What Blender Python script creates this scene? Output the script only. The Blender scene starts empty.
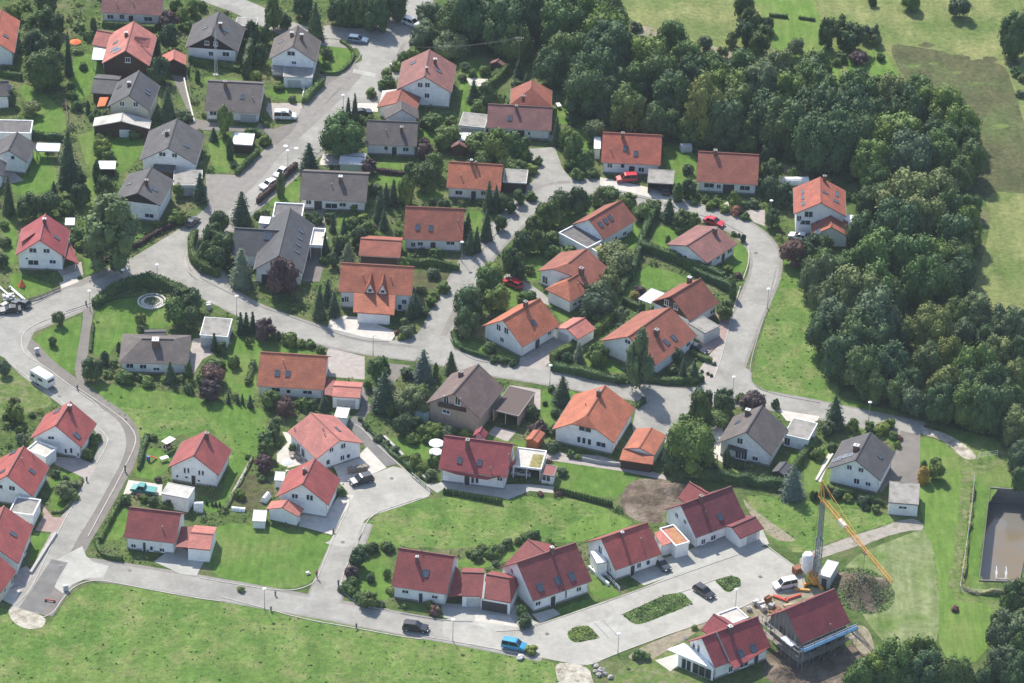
import bpy, math, random
import numpy as np
R = math.radians
rng = np.random.default_rng(7)
random.seed(7)
scene = bpy.context.scene
COL = scene.collection

# ------------------------------------------------------------------ camera
IMG_W, IMG_H = 1024, 683
HFOV = 13.5
PITCH = 33.0
ROLL = 2.0
DIST = 865.0
FPX = IMG_W / 2 / math.tan(R(HFOV / 2))
cp, sp = math.cos(R(PITCH)), math.sin(R(PITCH))
FWD = np.array([0, cp, -sp])
r0_, u0_ = np.array([1.0, 0, 0]), np.array([0, sp, cp])
RIGHT = math.cos(R(ROLL)) * r0_ + math.sin(R(ROLL)) * u0_
UP = -math.sin(R(ROLL)) * r0_ + math.cos(R(ROLL)) * u0_
EYE = -DIST * FWD

def make_camera():
    from mathutils import Matrix
    cam = bpy.data.cameras.new('camera')
    cam.sensor_width = 36.0
    cam.lens = 36.0 * FPX / IMG_W
    cam.clip_start = 1.0
    cam.clip_end = 20000.0
    o = bpy.data.objects.new('camera', cam)
    COL.objects.link(o)
    m = np.eye(4)
    m[:3, 0], m[:3, 1], m[:3, 2], m[:3, 3] = RIGHT, UP, -FWD, EYE
    o.matrix_world = Matrix(m.tolist())
    scene.camera = o

def ray(px, py):
    return FWD * FPX + RIGHT * (px - IMG_W / 2) + UP * (IMG_H / 2 - py)

def gp(px, py, z=0.0):
    """world point at height z seen at the given image point"""
    d = ray(px, py)
    return EYE + d * ((z - EYE[2]) / d[2])

def proj(P):
    v = np.asarray(P) - EYE
    w = v @ FWD
    return np.stack([IMG_W / 2 + FPX * (v @ RIGHT) / w, IMG_H / 2 - FPX * (v @ UP) / w], -1)

def pxm(P):
    """pixels per metre at a world point"""
    return FPX / ((np.asarray(P) - EYE) @ FWD)

# survey views: (x offset, y offset, image pixels per unit)
K = 220 / 1002
VIEWS = {'f': (0, 0, 1.0), 'q0': (0, 0, .5), 'q1': (512, 0, .5), 'q2': (0, 341, .5), 'q3': (512, 341, .5),
         'z5': (180, 0, 80 / 683), 'zb': (570, 470, 150 / 788), 'zc': (640, 580, 150 / 995), 'zd': (760, 560, 150 / 1004),
         'za': (530, 240, 100 / 854), 'ze': (780, 165, 80 / 683), 'zf': (590, 270, 140 / 797), 'zg': (85, 10, 110 / 578),
         'zh': (225, 200, 110 / 751), 'zi': (0, 480, 60 / 315), 'zj': (380, 540, 220 / 1024), 'zk': (100, 290, 140 / 869),
         'zl': (100, 440, 120 / 1024), 'zm': (480, 610, 80 / 993), 'zn': (255, 100, 130 / 888), 'zo': (740, 560, 120 / 820),
         'zp': (0, 270, 60 / 820), 'zq': (420, 380, 140 / 797), 'zr': (820, 380, 140 / 683), 'zs': (760, 480, 150 / 1004),
         'zt': (954, 470, 70 / 368)}
for c_, ox_ in enumerate((0, 200, 400, 600, 804)):
    for r_, oy_ in enumerate((0, 130, 260, 390, 533)):
        VIEWS['%d%d' % (c_, r_)] = (ox_, oy_, K)

def V(view, x, y):
    ox, oy, k = VIEWS[view]
    return ox + x * k, oy + y * k

def pts(view, s):
    """'x,y x,y ...' in a survey view -> list of image points"""
    out = []
    for t in s.split():
        a = [float(q) for q in t.split(',')]
        out.append(V(view, a[0], a[1]))
    return out

def nums(s):
    return [[float(q) for q in t.split(',')] for t in s.split(';') if t.strip()] if s else []

# ------------------------------------------------------------------ object helpers
def link(o, parent=None):
    COL.objects.link(o)
    if parent is not None:
        o.parent = parent
    return o

def tag(o, label=None, cat=None, group=None, kind=None):
    if label: o['label'] = label
    if cat: o['category'] = cat
    if group: o['group'] = group
    if kind: o['kind'] = kind
    return o

def empty(name, loc, rz=0.0):
    o = bpy.data.objects.new(name, None)
    o.empty_display_size = 0.5
    o.location = [float(q) for q in loc]
    o.rotation_euler = (0, 0, rz)
    return link(o)

class MB:
    def __init__(s):
        s.v, s.f, s.uv = [], [], {}
    def add(s, verts, faces):
        b = len(s.v)
        s.v += [tuple(float(q) for q in p) for p in verts]
        s.f += [tuple(i + b for i in f) for f in faces]
        return s
    def box(s, c, d, rz=0.0):
        hx, hy, hz = d[0] / 2, d[1] / 2, d[2] / 2
        ca, sa = math.cos(rz), math.sin(rz)
        vs = []
        for z in (-hz, hz):
            for x, y in ((-hx, -hy), (hx, -hy), (hx, hy), (-hx, hy)):
                vs.append((c[0] + x * ca - y * sa, c[1] + x * sa + y * ca, c[2] + z))
        return s.add(vs, [(3, 2, 1, 0), (4, 5, 6, 7), (0, 1, 5, 4), (1, 2, 6, 5), (2, 3, 7, 6), (3, 0, 4, 7)])
    def bar(s, a, b, w, h=None, n=4):
        a, b = np.array(a, float), np.array(b, float)
        h = h or w
        d = b - a; L = np.linalg.norm(d); d = d / L
        u = np.cross(d, (0, 0, 1)) if abs(d[2]) < .95 else np.cross(d, (1, 0, 0))
        u /= np.linalg.norm(u); v = np.cross(u, d)
        vs = []
        for p in (a, b):
            for k in range(n):
                t = 2 * math.pi * (k + .5) / n
                q = math.sqrt(2) if n == 4 else 1
                vs.append(p + u * math.cos(t) * w / 2 * q + v * math.sin(t) * h / 2 * q)
        fs = [tuple(range(n))[::-1], tuple(range(n, 2 * n))]
        for k in range(n):
            k2 = (k + 1) % n
            fs.append((k, k2, n + k2, n + k))
        return s.add(vs, fs)
    def cyl(s, c, r, h, n=16, r2=None):
        r2 = r if r2 is None else r2
        vs = [(c[0] + r * math.cos(2 * math.pi * k / n), c[1] + r * math.sin(2 * math.pi * k / n), c[2]) for k in range(n)]
        vs += [(c[0] + r2 * math.cos(2 * math.pi * k / n), c[1] + r2 * math.sin(2 * math.pi * k / n), c[2] + h) for k in range(n)]
        fs = [tuple(range(n))[::-1], tuple(range(n, 2 * n))] + [(k, (k + 1) % n, n + (k + 1) % n, n + k) for k in range(n)]
        return s.add(vs, fs)
    def lathe(s, prof, n=12, c=(0, 0, 0)):
        vs, fs = [], []
        for r, z in prof:
            vs += [(c[0] + r * math.cos(2 * math.pi * k / n), c[1] + r * math.sin(2 * math.pi * k / n), c[2] + z) for k in range(n)]
        for i in range(len(prof) - 1):
            fs += [(i * n + k, i * n + (k + 1) % n, (i + 1) * n + (k + 1) % n, (i + 1) * n + k) for k in range(n)]
        fs += [tuple(range(n))[::-1], tuple(range((len(prof) - 1) * n, len(prof) * n))]
        return s.add(vs, fs)
    def prism(s, poly, axis, a, b):
        """extrude a 2D polygon along axis 'x','y' or 'z' from a to b"""
        n = len(poly)
        def P(p, t):
            return {'x': (t, p[0], p[1]), 'y': (p[0], t, p[1]), 'z': (p[0], p[1], t)}[axis]
        vs = [P(p, a) for p in poly] + [P(p, b) for p in poly]
        fs = [tuple(range(n))[::-1], tuple(range(n, 2 * n))] + [(k, (k + 1) % n, n + (k + 1) % n, n + k) for k in range(n)]
        return s.add(vs, fs)
    def shell(s, verts, faces, th):
        """top polygons over shared vertices, given a vertical thickness"""
        n = len(verts)
        vs = list(verts) + [(p[0], p[1], p[2] - th) for p in verts]
        edges = {}
        for f in faces:
            for i in range(len(f)):
                edges[(f[i], f[(i + 1) % len(f)])] = 1
        fs = [tuple(f) for f in faces] + [tuple(i + n for i in reversed(f)) for f in faces]
        for (a, b) in edges:
            if (b, a) not in edges:
                fs.append((b, a, a + n, b + n))
        return s.add(vs, fs)
    def mesh(s, name, mat, smooth=False):
        me = bpy.data.meshes.new(name)
        me.from_pydata(s.v, [], s.f)
        if mat is not None:
            me.materials.append(mat)
        if smooth:
            me.polygons.foreach_set('use_smooth', [True] * len(me.polygons))
        me.update()
        return me
    def build(s, name, mat, parent=None, smooth=False):
        return link(bpy.data.objects.new(name, s.mesh(name, mat, smooth)), parent)

def quad_mesh(name, co, mat, tris=None, smooth=False):
    """co: (n,4,3) quads, plus optional (verts, faces) triangles"""
    n = len(co)
    v = co.reshape(-1, 3)
    if tris is not None:
        tv, tf = tris
        v = np.concatenate([v, tv])
    me = bpy.data.meshes.new(name)
    me.vertices.add(len(v))
    me.vertices.foreach_set('co', v.astype(np.float32).ravel())
    li = np.arange(4 * n)
    ls = np.arange(n) * 4
    lt = np.full(n, 4)
    if tris is not None:
        li = np.concatenate([li, (tf + 4 * n).ravel()])
        ls = np.concatenate([ls, 4 * n + np.arange(len(tf)) * 3])
        lt = np.concatenate([lt, np.full(len(tf), 3)])
    me.loops.add(len(li))
    me.loops.foreach_set('vertex_index', li.astype(np.int32))
    me.polygons.add(len(ls))
    me.polygons.foreach_set('loop_start', ls.astype(np.int32))
    me.polygons.foreach_set('loop_total', lt.astype(np.int32))
    me.materials.append(mat)
    me.update(calc_edges=True)
    if smooth:
        me.polygons.foreach_set('use_smooth', np.ones(len(me.polygons), bool))
    return me

# ------------------------------------------------------------------ materials
def lin(c):
    return tuple(((q / 255) / 12.92 if q / 255 <= .04045 else ((q / 255 + .055) / 1.055) ** 2.4) for q in c)

MATS = {}
def new_mat(name):
    m = bpy.data.materials.new(name)
    m.use_nodes = True
    nt = m.node_tree
    nt.nodes.clear()
    out = nt.nodes.new('ShaderNodeOutputMaterial')
    b = nt.nodes.new('ShaderNodeBsdfPrincipled')
    nt.links.new(b.outputs[0], out.inputs[0])
    MATS[name] = m
    return m, nt, b

def ramp(nt, fac, stops):
    r = nt.nodes.new('ShaderNodeValToRGB')
    el = r.color_ramp.elements
    while len(el) < len(stops): el.new(.5)
    for e, (p, c) in zip(el, stops):
        e.position = p
        e.color = (*c, 1)
    nt.links.new(fac, r.inputs[0])
    return r.outputs[0]

def noise(nt, vec, scale, detail=3, rough=.55, dist=0):
    n = nt.nodes.new('ShaderNodeTexNoise')
    n.inputs['Scale'].default_value = scale
    n.inputs['Detail'].default_value = detail
    n.inputs['Roughness'].default_value = rough
    n.inputs['Distortion'].default_value = dist
    if vec is not None: nt.links.new(vec, n.inputs['Vector'])
    return n.outputs['Fac']

def mixc(nt, fac, a, b, mode='MIX'):
    m = nt.nodes.new('ShaderNodeMix')
    m.data_type = 'RGBA'; m.blend_type = mode
    for sock, v in ((m.inputs[0], fac), (m.inputs[6], a), (m.inputs[7], b)):
        if isinstance(v, (int, float)): sock.default_value = v
        elif isinstance(v, tuple): sock.default_value = (*v, 1)
        else: nt.links.new(v, sock)
    return m.outputs[2]

def coords(nt, which):
    if which == 'world':
        return nt.nodes.new('ShaderNodeNewGeometry').outputs['Position']
    return nt.nodes.new('ShaderNodeTexCoord').outputs[which]

def sc(c, k):
    return tuple(q * k for q in c)

def mottled(name, c1, c2, scale, rough=.9, spec=.2, detail=4, where='world', c3=None, scale2=None, bump=0, bscale=None, metallic=0, lo=.35, hi=.65, grain=0, streak=None):
    m, nt, b = new_mat(name)
    v = coords(nt, where)
    c = ramp(nt, noise(nt, v, scale, detail), [(lo, c1), (hi, c2)])
    if c3 is not None:
        f = ramp(nt, noise(nt, v, scale2, 4, .6), [(.48, (0, 0, 0)), (.66, (1, 1, 1))])
        c = mixc(nt, f, c, c3)
    if streak:
        mp = nt.nodes.new('ShaderNodeMapping'); mp.inputs['Rotation'].default_value = (0, 0, streak[0]); mp.inputs['Scale'].default_value = (1, streak[1], 1)
        nt.links.new(v, mp.inputs['Vector'])
        c = mixc(nt, 1.0, c, ramp(nt, noise(nt, mp.outputs[0], streak[2], 3, .6), [(.3, (.78, .82, .76)), (.7, (1.22, 1.18, 1.2))]), 'MULTIPLY')
    if grain:
        c = mixc(nt, 1.0, c, ramp(nt, noise(nt, v, .9, 5, .75), [(.3, sc((.9, .96, .92), 1 - grain)), (.7, (1 + grain, 1 + grain * .9, 1 + grain * .8))]), 'MULTIPLY')
        c = mixc(nt, 1.0, c, ramp(nt, noise(nt, v, 3.5, 3, .7), [(.3, sc((1, 1, 1), 1 - grain * .7)), (.7, sc((1, 1, 1), 1 + grain * .7))]), 'MULTIPLY')
    nt.links.new(c, b.inputs['Base Color'])
    b.inputs['Roughness'].default_value = rough
    b.inputs['Specular IOR Level'].default_value = spec
    b.inputs['Metallic'].default_value = metallic
    if bump:
        bp = nt.nodes.new('ShaderNodeBump')
        bp.inputs['Strength'].default_value = 1
        bp.inputs['Distance'].default_value = bump
        nt.links.new(noise(nt, v, bscale or scale * 4, 4, .65), bp.inputs['Height'])
        nt.links.new(bp.outputs[0], b.inputs['Normal'])
    return m

def plain(name, c, rough=.6, spec=.4, metallic=0, var=.12, scale=1.5):
    return mottled(name, sc(c, 1 - var), sc(c, 1 + var), scale, rough, spec, 3, 'Object', metallic=metallic)

def roof_mat(name, c, rough=.7, row=.42):
    m, nt, b = new_mat(name)
    uv = coords(nt, 'UV')
    br = nt.nodes.new('ShaderNodeTexBrick')
    br.inputs['Scale'].default_value = 1
    br.inputs['Brick Width'].default_value = .6
    br.inputs['Row Height'].default_value = row
    br.inputs['Mortar Size'].default_value = .035
    br.inputs['Mortar Smooth'].default_value = .6
    br.inputs['Bias'].default_value = 0
    br.inputs['Color1'].default_value = (*sc(c, 1.1), 1)
    br.inputs['Color2'].default_value = (*sc(c, .88), 1)
    br.inputs['Mortar'].default_value = (*sc(c, .55), 1)
    nt.links.new(uv, br.inputs['Vector'])
    col = br.outputs['Color']
    f = noise(nt, uv, .35, 5, .6)
    col = mixc(nt, 1.0, col, ramp(nt, f, [(.3, (.70, .71, .74)), (.7, (1.2, 1.17, 1.12))]), 'MULTIPLY')
    f2 = ramp(nt, noise(nt, uv, 1.6, 4, .7), [(.55, (0, 0, 0)), (.8, (1, 1, 1))])
    col = mixc(nt, mixc(nt, .5, (0, 0, 0), f2), col, sc(c, .6))
    oi = nt.nodes.new('ShaderNodeObjectInfo')
    col = mixc(nt, 1.0, col, ramp(nt, oi.outputs['Random'], [(0, (.9, .92, .95)), (1, (1.08, 1.05, 1.02))]), 'MULTIPLY')
    nt.links.new(col, b.inputs['Base Color'])
    b.inputs['Roughness'].default_value = rough
    b.inputs['Specular IOR Level'].default_value = .45
    bp = nt.nodes.new('ShaderNodeBump')
    bp.inputs['Strength'].default_value = .6
    bp.inputs['Distance'].default_value = .04
    nt.links.new(br.outputs['Fac'], bp.inputs['Height'])
    bp.invert = True
    nt.links.new(bp.outputs[0], b.inputs['Normal'])
    return m

def leaf_mat(name, c, var=.35, hue=(1.25, 1.1, .8)):
    m, nt, b = new_mat(name)
    oi = nt.nodes.new('ShaderNodeObjectInfo')
    v = coords(nt, 'Object')
    big = noise(nt, v, .45, 2)
    c1 = ramp(nt, big, [(.3, sc(c, 1 - var)), (.7, tuple(c[i] * (1 + var) * (hue[i] ** .5) for i in range(3)))])
    fine = ramp(nt, noise(nt, v, 2.2, 2), [(.3, (.75, .78, .8)), (.7, (1.25, 1.22, 1.1))])
    c1 = mixc(nt, 1.0, c1, fine, 'MULTIPLY')
    t = ramp(nt, oi.outputs['Random'], [(0, (.68, .80, .92)), (.5, (1, 1, 1)), (1, (1.42, 1.22, .85))])
    c1 = mixc(nt, 1.0, c1, t, 'MULTIPLY')
    nt.links.new(c1, b.inputs['Base Color'])
    b.inputs['Roughness'].default_value = .62
    b.inputs['Specular IOR Level'].default_value = .25
    b.inputs['Diffuse Roughness'].default_value = .3
    return m
# ------------------------------------------------------------------ material palette
ROOFC = {'orange': (.45, .145, .078), 'rust': (.32, .105, .068), 'red': (.36, .078, .068), 'pinkred': (.50, .18, .145), 'darkred': (.275, .060, .056),
         'maroon': (.205, .042, .050), 'mauve': (.25, .112, .10), 'brown': (.165, .118, .106), 'grey': (.098, .095, .10),
         'darkgrey': (.075, .077, .086), 'greybrown': (.135, .116, .108), 'crimson': (.315, .056, .062), 'tilered': (.41, .115, .072), 'paleroof': (.30, .27, .25)}
for k_, c_ in ROOFC.items():
    roof_mat('roof_' + k_, c_, .62 if k_ in ('crimson', 'darkred', 'maroon', 'darkgrey', 'red') else .78)
def wall_mat(name, c):
    return mottled(name, sc(c, .94), sc(c, 1.03), .5, .85, .25, 4, 'Object', c3=sc(c, .86), scale2=.9)
wall_mat('white', (.88, .87, .85)); wall_mat('cream', (.66, .60, .46)); wall_mat('timber', (.075, .045, .03)); wall_mat('darkwood', (.035, .026, .022))
wall_mat('brick', (.30, .15, .10)); wall_mat('greywall', (.5, .5, .5)); wall_mat('orangewood', (.36, .13, .06)); wall_mat('concrete', (.46, .44, .41))
wall_mat('plinth', (.30, .29, .28)); wall_mat('greenwall', (.25, .36, .30)); wall_mat('tan', (.45, .36, .28)); wall_mat('block', (.22, .19, .17))
plain('frame_white', (.8, .8, .8)); plain('frame_dark', (.08, .06, .05)); plain('steel', (.42, .43, .45), .4, .5, .6); plain('darksteel', (.09, .1, .11), .5)
plain('door_dark', (.05, .045, .045)); plain('door_white', (.74, .74, .74)); plain('gutter', (.22, .2, .19), .45); plain('soot', (.04, .04, .042))
plain('zinc', (.5, .5, .5), .45); plain('chimney_brick', (.16, .09, .07), .9)
m_, nt_, b_ = new_mat('glass'); b_.inputs['Base Color'].default_value = (.03, .04, .05, 1); b_.inputs['Roughness'].default_value = .08
m_, nt_, b_ = new_mat('skyglass'); b_.inputs['Base Color'].default_value = (.08, .10, .13, 1); b_.inputs['Roughness'].default_value = .12
m_, nt_, b_ = new_mat('solar'); b_.inputs['Base Color'].default_value = (.10, .12, .17, 1); b_.inputs['Roughness'].default_value = .15
mottled('flatroof', (.25, .24, .22), (.33, .31, .28), .8, .9, .2, 4, 'Object', c3=(.20, .19, .16), scale2=.5)
mottled('flatroof_dark', (.12, .115, .115), (.18, .17, .16), .8, .9, .2, 4, 'Object')
mottled('flatroof_pale', (.46, .44, .40), (.58, .55, .50), .8, .9, .2, 4, 'Object', c3=(.36, .34, .3), scale2=.4)
mottled('flatroof_green', (.20, .13, .06), (.30, .19, .10), 1.2, .95, .1, 4, 'Object', c3=(.13, .16, .05), scale2=.9)
mottled('flatroof_moss', (.24, .22, .08), (.34, .28, .14), 1.2, .95, .1, 4, 'Object', c3=(.14, .17, .05), scale2=.9)
mottled('flatroof_rust', (.36, .17, .09), (.45, .25, .14), 1.2, .95, .1, 4, 'Object')
plain('tarp_white', (.85, .86, .86), .5); plain('awning_orange', (.75, .16, .04), .7); plain('tarp_blue', (.045, .12, .22), .95, .05)
M = MATS

# ------------------------------------------------------------------ fitting a roof to surveyed corners
def corners(p, he, hip, kd):
    cx, cy, th, L, w, rise = p
    c, s = math.cos(th), math.sin(th)
    def Wd(x, y, z): return (cx + x * c - y * s, cy + x * s + y * c, z)
    d = {'n0': Wd(-L / 2, -w, he), 'n1': Wd(L / 2, -w, he), 'f0': Wd(-L / 2, w, he), 'f1': Wd(L / 2, w, he),
         'r0': Wd(-L / 2 + hip[0], 0, he + rise), 'r1': Wd(L / 2 - hip[1], 0, he + rise)}
    return d

def fit_roof(obs, he, pitch, hip, L0=None, w0=None, flat=False, psig=3.0):
    keys = list(obs)
    uv = np.array([obs[k] for k in keys], float)
    z = {k: (he + (3.2 if k[0] == 'r' and not flat else 0)) for k in keys}
    P = {k: gp(*obs[k], z[k]) for k in keys}
    th = None; best = None
    cands = []
    for a, b in (('n0', 'n1'), ('r0', 'r1'), ('f0', 'f1')):
        if a in P and b in P: cands.append(math.atan2(P[b][1] - P[a][1], P[b][0] - P[a][0]))
    for a, b in (('n0', 'f0'), ('n1', 'f1')):
        if a in P and b in P: cands.append(math.atan2(P[b][1] - P[a][1], P[b][0] - P[a][0]) - math.pi / 2)
    for th in cands[:3]:
        c = np.mean([P[k] for k in keys], 0)
        tp = math.tan(R(pitch))
        p = np.array([c[0], c[1], th, 11.0, 4.5, 0 if flat else 4.5 * tp])
        def res(p):
            d = corners(p, he, hip, None)
            e = (proj([d[k] for k in keys]) - uv).ravel()
            q = [(math.degrees(math.atan2(p[5], max(p[4], .2))) - pitch) / psig if not flat else p[5] * 50,
                 (p[3] - (L0 or 11)) / (1.0 if L0 else 12), (p[4] - (w0 or 4.8)) / (.3 if w0 else 5)]
            return np.concatenate([e, q])
        lam = 1e-2
        f = res(p); cost = f @ f
        for it in range(120):
            J = np.zeros((len(f), 6))
            for j in range(6):
                h = 1e-4 if j != 2 else 1e-6
                q = p.copy(); q[j] += h
                J[:, j] = (res(q) - f) / h
            A = J.T @ J
            st = np.linalg.solve(A + lam * np.diag(np.diag(A) + 1e-9), -J.T @ f)
            q = p + st
            if q[3] > .3 and q[4] > .2:
                f2 = res(q)
                if f2 @ f2 < cost:
                    done = cost - f2 @ f2 < 1e-7
                    p, f, cost, lam = q, f2, f2 @ f2, max(lam * .4, 1e-9)
                    if done: break
                    continue
            lam *= 4
            if lam > 1e8: break
        if best is None or cost < best[0]: best = (cost, p)
    return best[1], math.sqrt(best[0] / max(1, len(keys)))

def parse(view, s):
    d = {}
    for t in s.split():
        k, v = t.split(':')
        vw = view
        if '@' in v: v, vw = v.split('@')
        a = [float(q) for q in v.split(',')]
        d[k] = V(vw, a[0], a[1])
    return d

WIN_CACHE = {}
def window_meshes(w, h, frame='frame_white'):
    k = (round(w, 2), round(h, 2), frame)
    if k not in WIN_CACHE:
        t = .09
        b = MB()
        b.box((0, -.03, h / 2 - t / 2), (w, .1, t)).box((0, -.03, -h / 2 + t / 2), (w, .1, t))
        b.box((-w / 2 + t / 2, -.03, 0), (t, .096, h - 2 * t)).box((w / 2 - t / 2, -.03, 0), (t, .096, h - 2 * t))
        if w > .9: b.box((0, -.025, 0), (.07, .08, h - 2 * t))
        b.box((0, -.08, -h / 2 - .035), (w + .16, .2, .06))
        p = MB().box((0, -.004, 0), (w - 2 * t + .01, .03, h - 2 * t + .01))
        WIN_CACHE[k] = (b.mesh('window', M[frame]), p.mesh('pane', M['glass']))
    return WIN_CACHE[k]

SKY_CACHE = {}
def skylight_meshes(w, h, kind='sky'):
    k = (w, h, kind)
    if k not in SKY_CACHE:
        b = MB(); t = .1
        b.box((0, h / 2 - t / 2, .06), (w, t, .12)).box((0, -h / 2 + t / 2, .06), (w, t, .12))
        b.box((-w / 2 + t / 2, 0, .06), (t, h - 2 * t, .116)).box((w / 2 - t / 2, 0, .06), (t, h - 2 * t, .116))
        p = MB().box((0, 0, .05), (w - 2 * t + .01, h - 2 * t + .01, .06))
        nm = 'skylight' if kind == 'sky' else 'solar_panel'
        SKY_CACHE[k] = (b.mesh(nm, M['darksteel' if kind == 'sky' else 'steel']), p.mesh('pane', M['skyglass' if kind == 'sky' else 'solar']))
    return SKY_CACHE[k]

class Part:
    """one gabled / hipped / flat body fitted to the photo survey; frame = local axes of its roof"""
    pass

def cam_ray_local(px, py, p):
    """camera ray in the local frame of a body"""
    cx, cy, th = p[0], p[1], p[2]
    c, s = math.cos(th), math.sin(th)
    def rot(v): return np.array([v[0] * c + v[1] * s, -v[0] * s + v[1] * c, v[2]])
    o = rot(EYE - np.array([cx, cy, 0]))
    return o, rot(ray(px, py))

REPORT = []
HOUSES = []      # (ref phrase, px, py, root)

def body(root, view, spec, he, roof='orange', wall='white', win='', door='', sky='', chim='', solar='', vent='', pitch=36, hip=(0, 0), kd=(None, None),
         ov=.55, gv=.45, L0=None, w0=None, names=('wall', 'roof'), gable=None, frame='frame_white', garage='', th=.2, psig=3.0, name=None, wins=(1.15, 1.25), walls=True, floor=0.0, gcol=None):
    obs = parse(view, spec)
    p, err = fit_roof(obs, he, pitch, hip, L0, w0, psig=psig)
    cx, cy, a, L, w, rise = p
    REPORT.append((name, err, L, 2 * w, math.degrees(math.atan2(rise, w)), math.degrees(a)))
    tp = rise / w
    zr = he + rise
    own = root is None
    if own:
        root = empty(name, (cx, cy, floor), a)
    P = Part(); P.p, P.root, P.he, P.tp, P.w, P.L, P.zr = p, root, he, tp, w, L, zr
    # matrix of this frame relative to the root
    da = a - root.rotation_euler[2]
    rc, rs = math.cos(root.rotation_euler[2]), math.sin(root.rotation_euler[2])
    dx, dy = cx - root.location[0], cy - root.location[1]
    off = (dx * rc + dy * rs, -dx * rs + dy * rc, -root.location[2])
    P.off, P.da = off, da
    def place(o, loc=(0, 0, 0), rot=(0, 0, 0), sub=False):
        if sub: return o
        ca, sa = math.cos(da), math.sin(da)
        o.location = (off[0] + loc[0] * ca - loc[1] * sa, off[1] + loc[0] * sa + loc[1] * ca, off[2] + loc[2])
        o.rotation_euler = (rot[0], rot[1], rot[2] + da)
        return o
    P.place = place
    # ---- walls
    y1, x1 = w - ov, L / 2 - gv
    zt = he - th + ov * tp
    def wz(y): return he - th + (w - abs(y)) * tp - .01
    def endprof(e):
        if hip[e] and kd[e] is None: return [(-y1, 0), (y1, 0), (y1, zt - .02), (-y1, zt - .02)]
        if hip[e]:
            zk = zr - kd[e]
            yk = w - (zk - he) / tp
            return [(-y1, 0), (y1, 0), (y1, wz(y1)), (yk, wz(yk)), (-yk, wz(yk)), (-y1, wz(y1))]
        return [(-y1, 0), (y1, 0), (y1, wz(y1)), (0, wz(0)), (-y1, wz(y1))]
    if walls:
        m = MB()
        xa, xb = -x1 + (hip[0] * .0), x1
        pr = endprof(0)
        if (hip[0] and kd[0] is None) or (hip[1] and kd[1] is None):
            # body box up to the eaves, plus a gable only on unhipped ends
            m.prism([(-y1, 0), (y1, 0), (y1, zt - .02), (-y1, zt - .02)], 'x', xa, xb)
            for e, xx in ((0, xa), (1, xb)):
                if not hip[e]:
                    m.prism([(-y1, zt - .02), (y1, zt - .02), (0, wz(0))], 'x', xx if e == 0 else xx - .25, xx + .25 if e == 0 else xx)
        elif hip[0] or hip[1]:
            lowp = endprof(0) if hip[0] else endprof(1)
            m.prism(lowp, 'x', xa, xb)
            for e, xx in ((0, xa), (1, xb)):
                if not hip[e]:
                    yk = lowp[3][0]; zk_ = lowp[3][1]
                    m.prism([(-yk, zk_), (yk, zk_), (0, wz(0))], 'x', xx if e == 0 else xx - .25, xx + .25 if e == 0 else xx)
        else:
            m.prism(pr, 'x', xa, xb)
        ow = place(m.build(names[0], M[wall], root))
        if L > 6 and own: place(MB().box((0, 0, .2), (2 * x1 + .05, 2 * y1 + .05, .4)).build('plinth', M['plinth'], root))
        if gable:
            gm, gz = gable
            for e, xx in ((0, -x1), (1, x1)):
                yy = min(y1, w - (gz - he + th) / tp) if gz > he - th else y1
                prof = [(-yy, gz), (yy, gz), (0, wz(0) - .02)]
                if gz < wz(y1): prof = [(-y1, gz), (y1, gz), (y1, wz(y1) - .02), (0, wz(0) - .02), (-y1, wz(y1) - .02)]
                place(MB().prism(prof, 'x', xx - .03, xx + .03).build('gable_cladding', M[gm], root))
    # ---- roof
    v = [(-L / 2, -w, he), (L / 2, -w, he), (L / 2, w, he), (-L / 2, w, he), (-L / 2 + hip[0], 0, zr), (L / 2 - hip[1], 0, zr)]
    near, far = [0, 1], [2, 3]
    ends = []
    for e in (0, 1):
        sx = -1 if e == 0 else 1
        if hip[e] and kd[e] is not None:
            zk = zr - kd[e]; yk = w - (zk - he) / tp
            i = len(v); v += [(sx * L / 2, -yk, zk), (sx * L / 2, yk, zk)]
            if e == 1: near += [i]; far_pre = [i + 1]; ends.append((i, i + 1, 5))
            else: ends.append((i + 1, i, 4)); k0 = i
        elif hip[e]:
            ends.append((1, 2, 5) if e == 1 else (3, 0, 4))
    near = [0, 1]
    if hip[1] and kd[1] is not None: near.append([i for i, q in enumerate(v) if i > 5 and q[0] > 0 and q[1] < 0][0])
    near += [5, 4]
    if hip[0] and kd[0] is not None: near.append([i for i, q in enumerate(v) if i > 5 and q[0] < 0 and q[1] < 0][0])
    far = [2, 3]
    if hip[0] and kd[0] is not None: far.append([i for i, q in enumerate(v) if i > 5 and q[0] < 0 and q[1] > 0][0])
    far += [4, 5]
    if hip[1] and kd[1] is not None: far.append([i for i, q in enumerate(v) if i > 5 and q[0] > 0 and q[1] > 0][0])
    rb = MB().shell(v, [near, far] + ends, th)
    orf = place(rb.build(names[1], M['roof_' + roof] if 'roof_' + roof in M else M[roof], root))
    slope_uv(orf.data, tp)
    P.roof = orf
    # ridge cap and gutters
    rc_ = MB().bar((-L / 2 + hip[0], 0, zr + .02), (L / 2 - hip[1], 0, zr + .02), .26, .14)
    place(rc_.build('ridge_cap', M['roof_' + roof] if 'roof_' + roof in M else M['gutter'], root))
    if L > 6:
        for sg in (-1, 1):
            place(MB().bar((-L / 2 + .02, sg * (w + .06), he - .1), (L / 2 - .02, sg * (w + .06), he - .1), .13, .13, 6).build('gutter', M['gutter'], root))
        for sg in (-1, 1):
            place(MB().bar((sg * (x1 - .12), -y1 - .06, 0.05), (sg * (x1 - .12), -y1 - .06, he - .2), .09, .09, 6).build('downpipe', M['zinc'], root))
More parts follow.
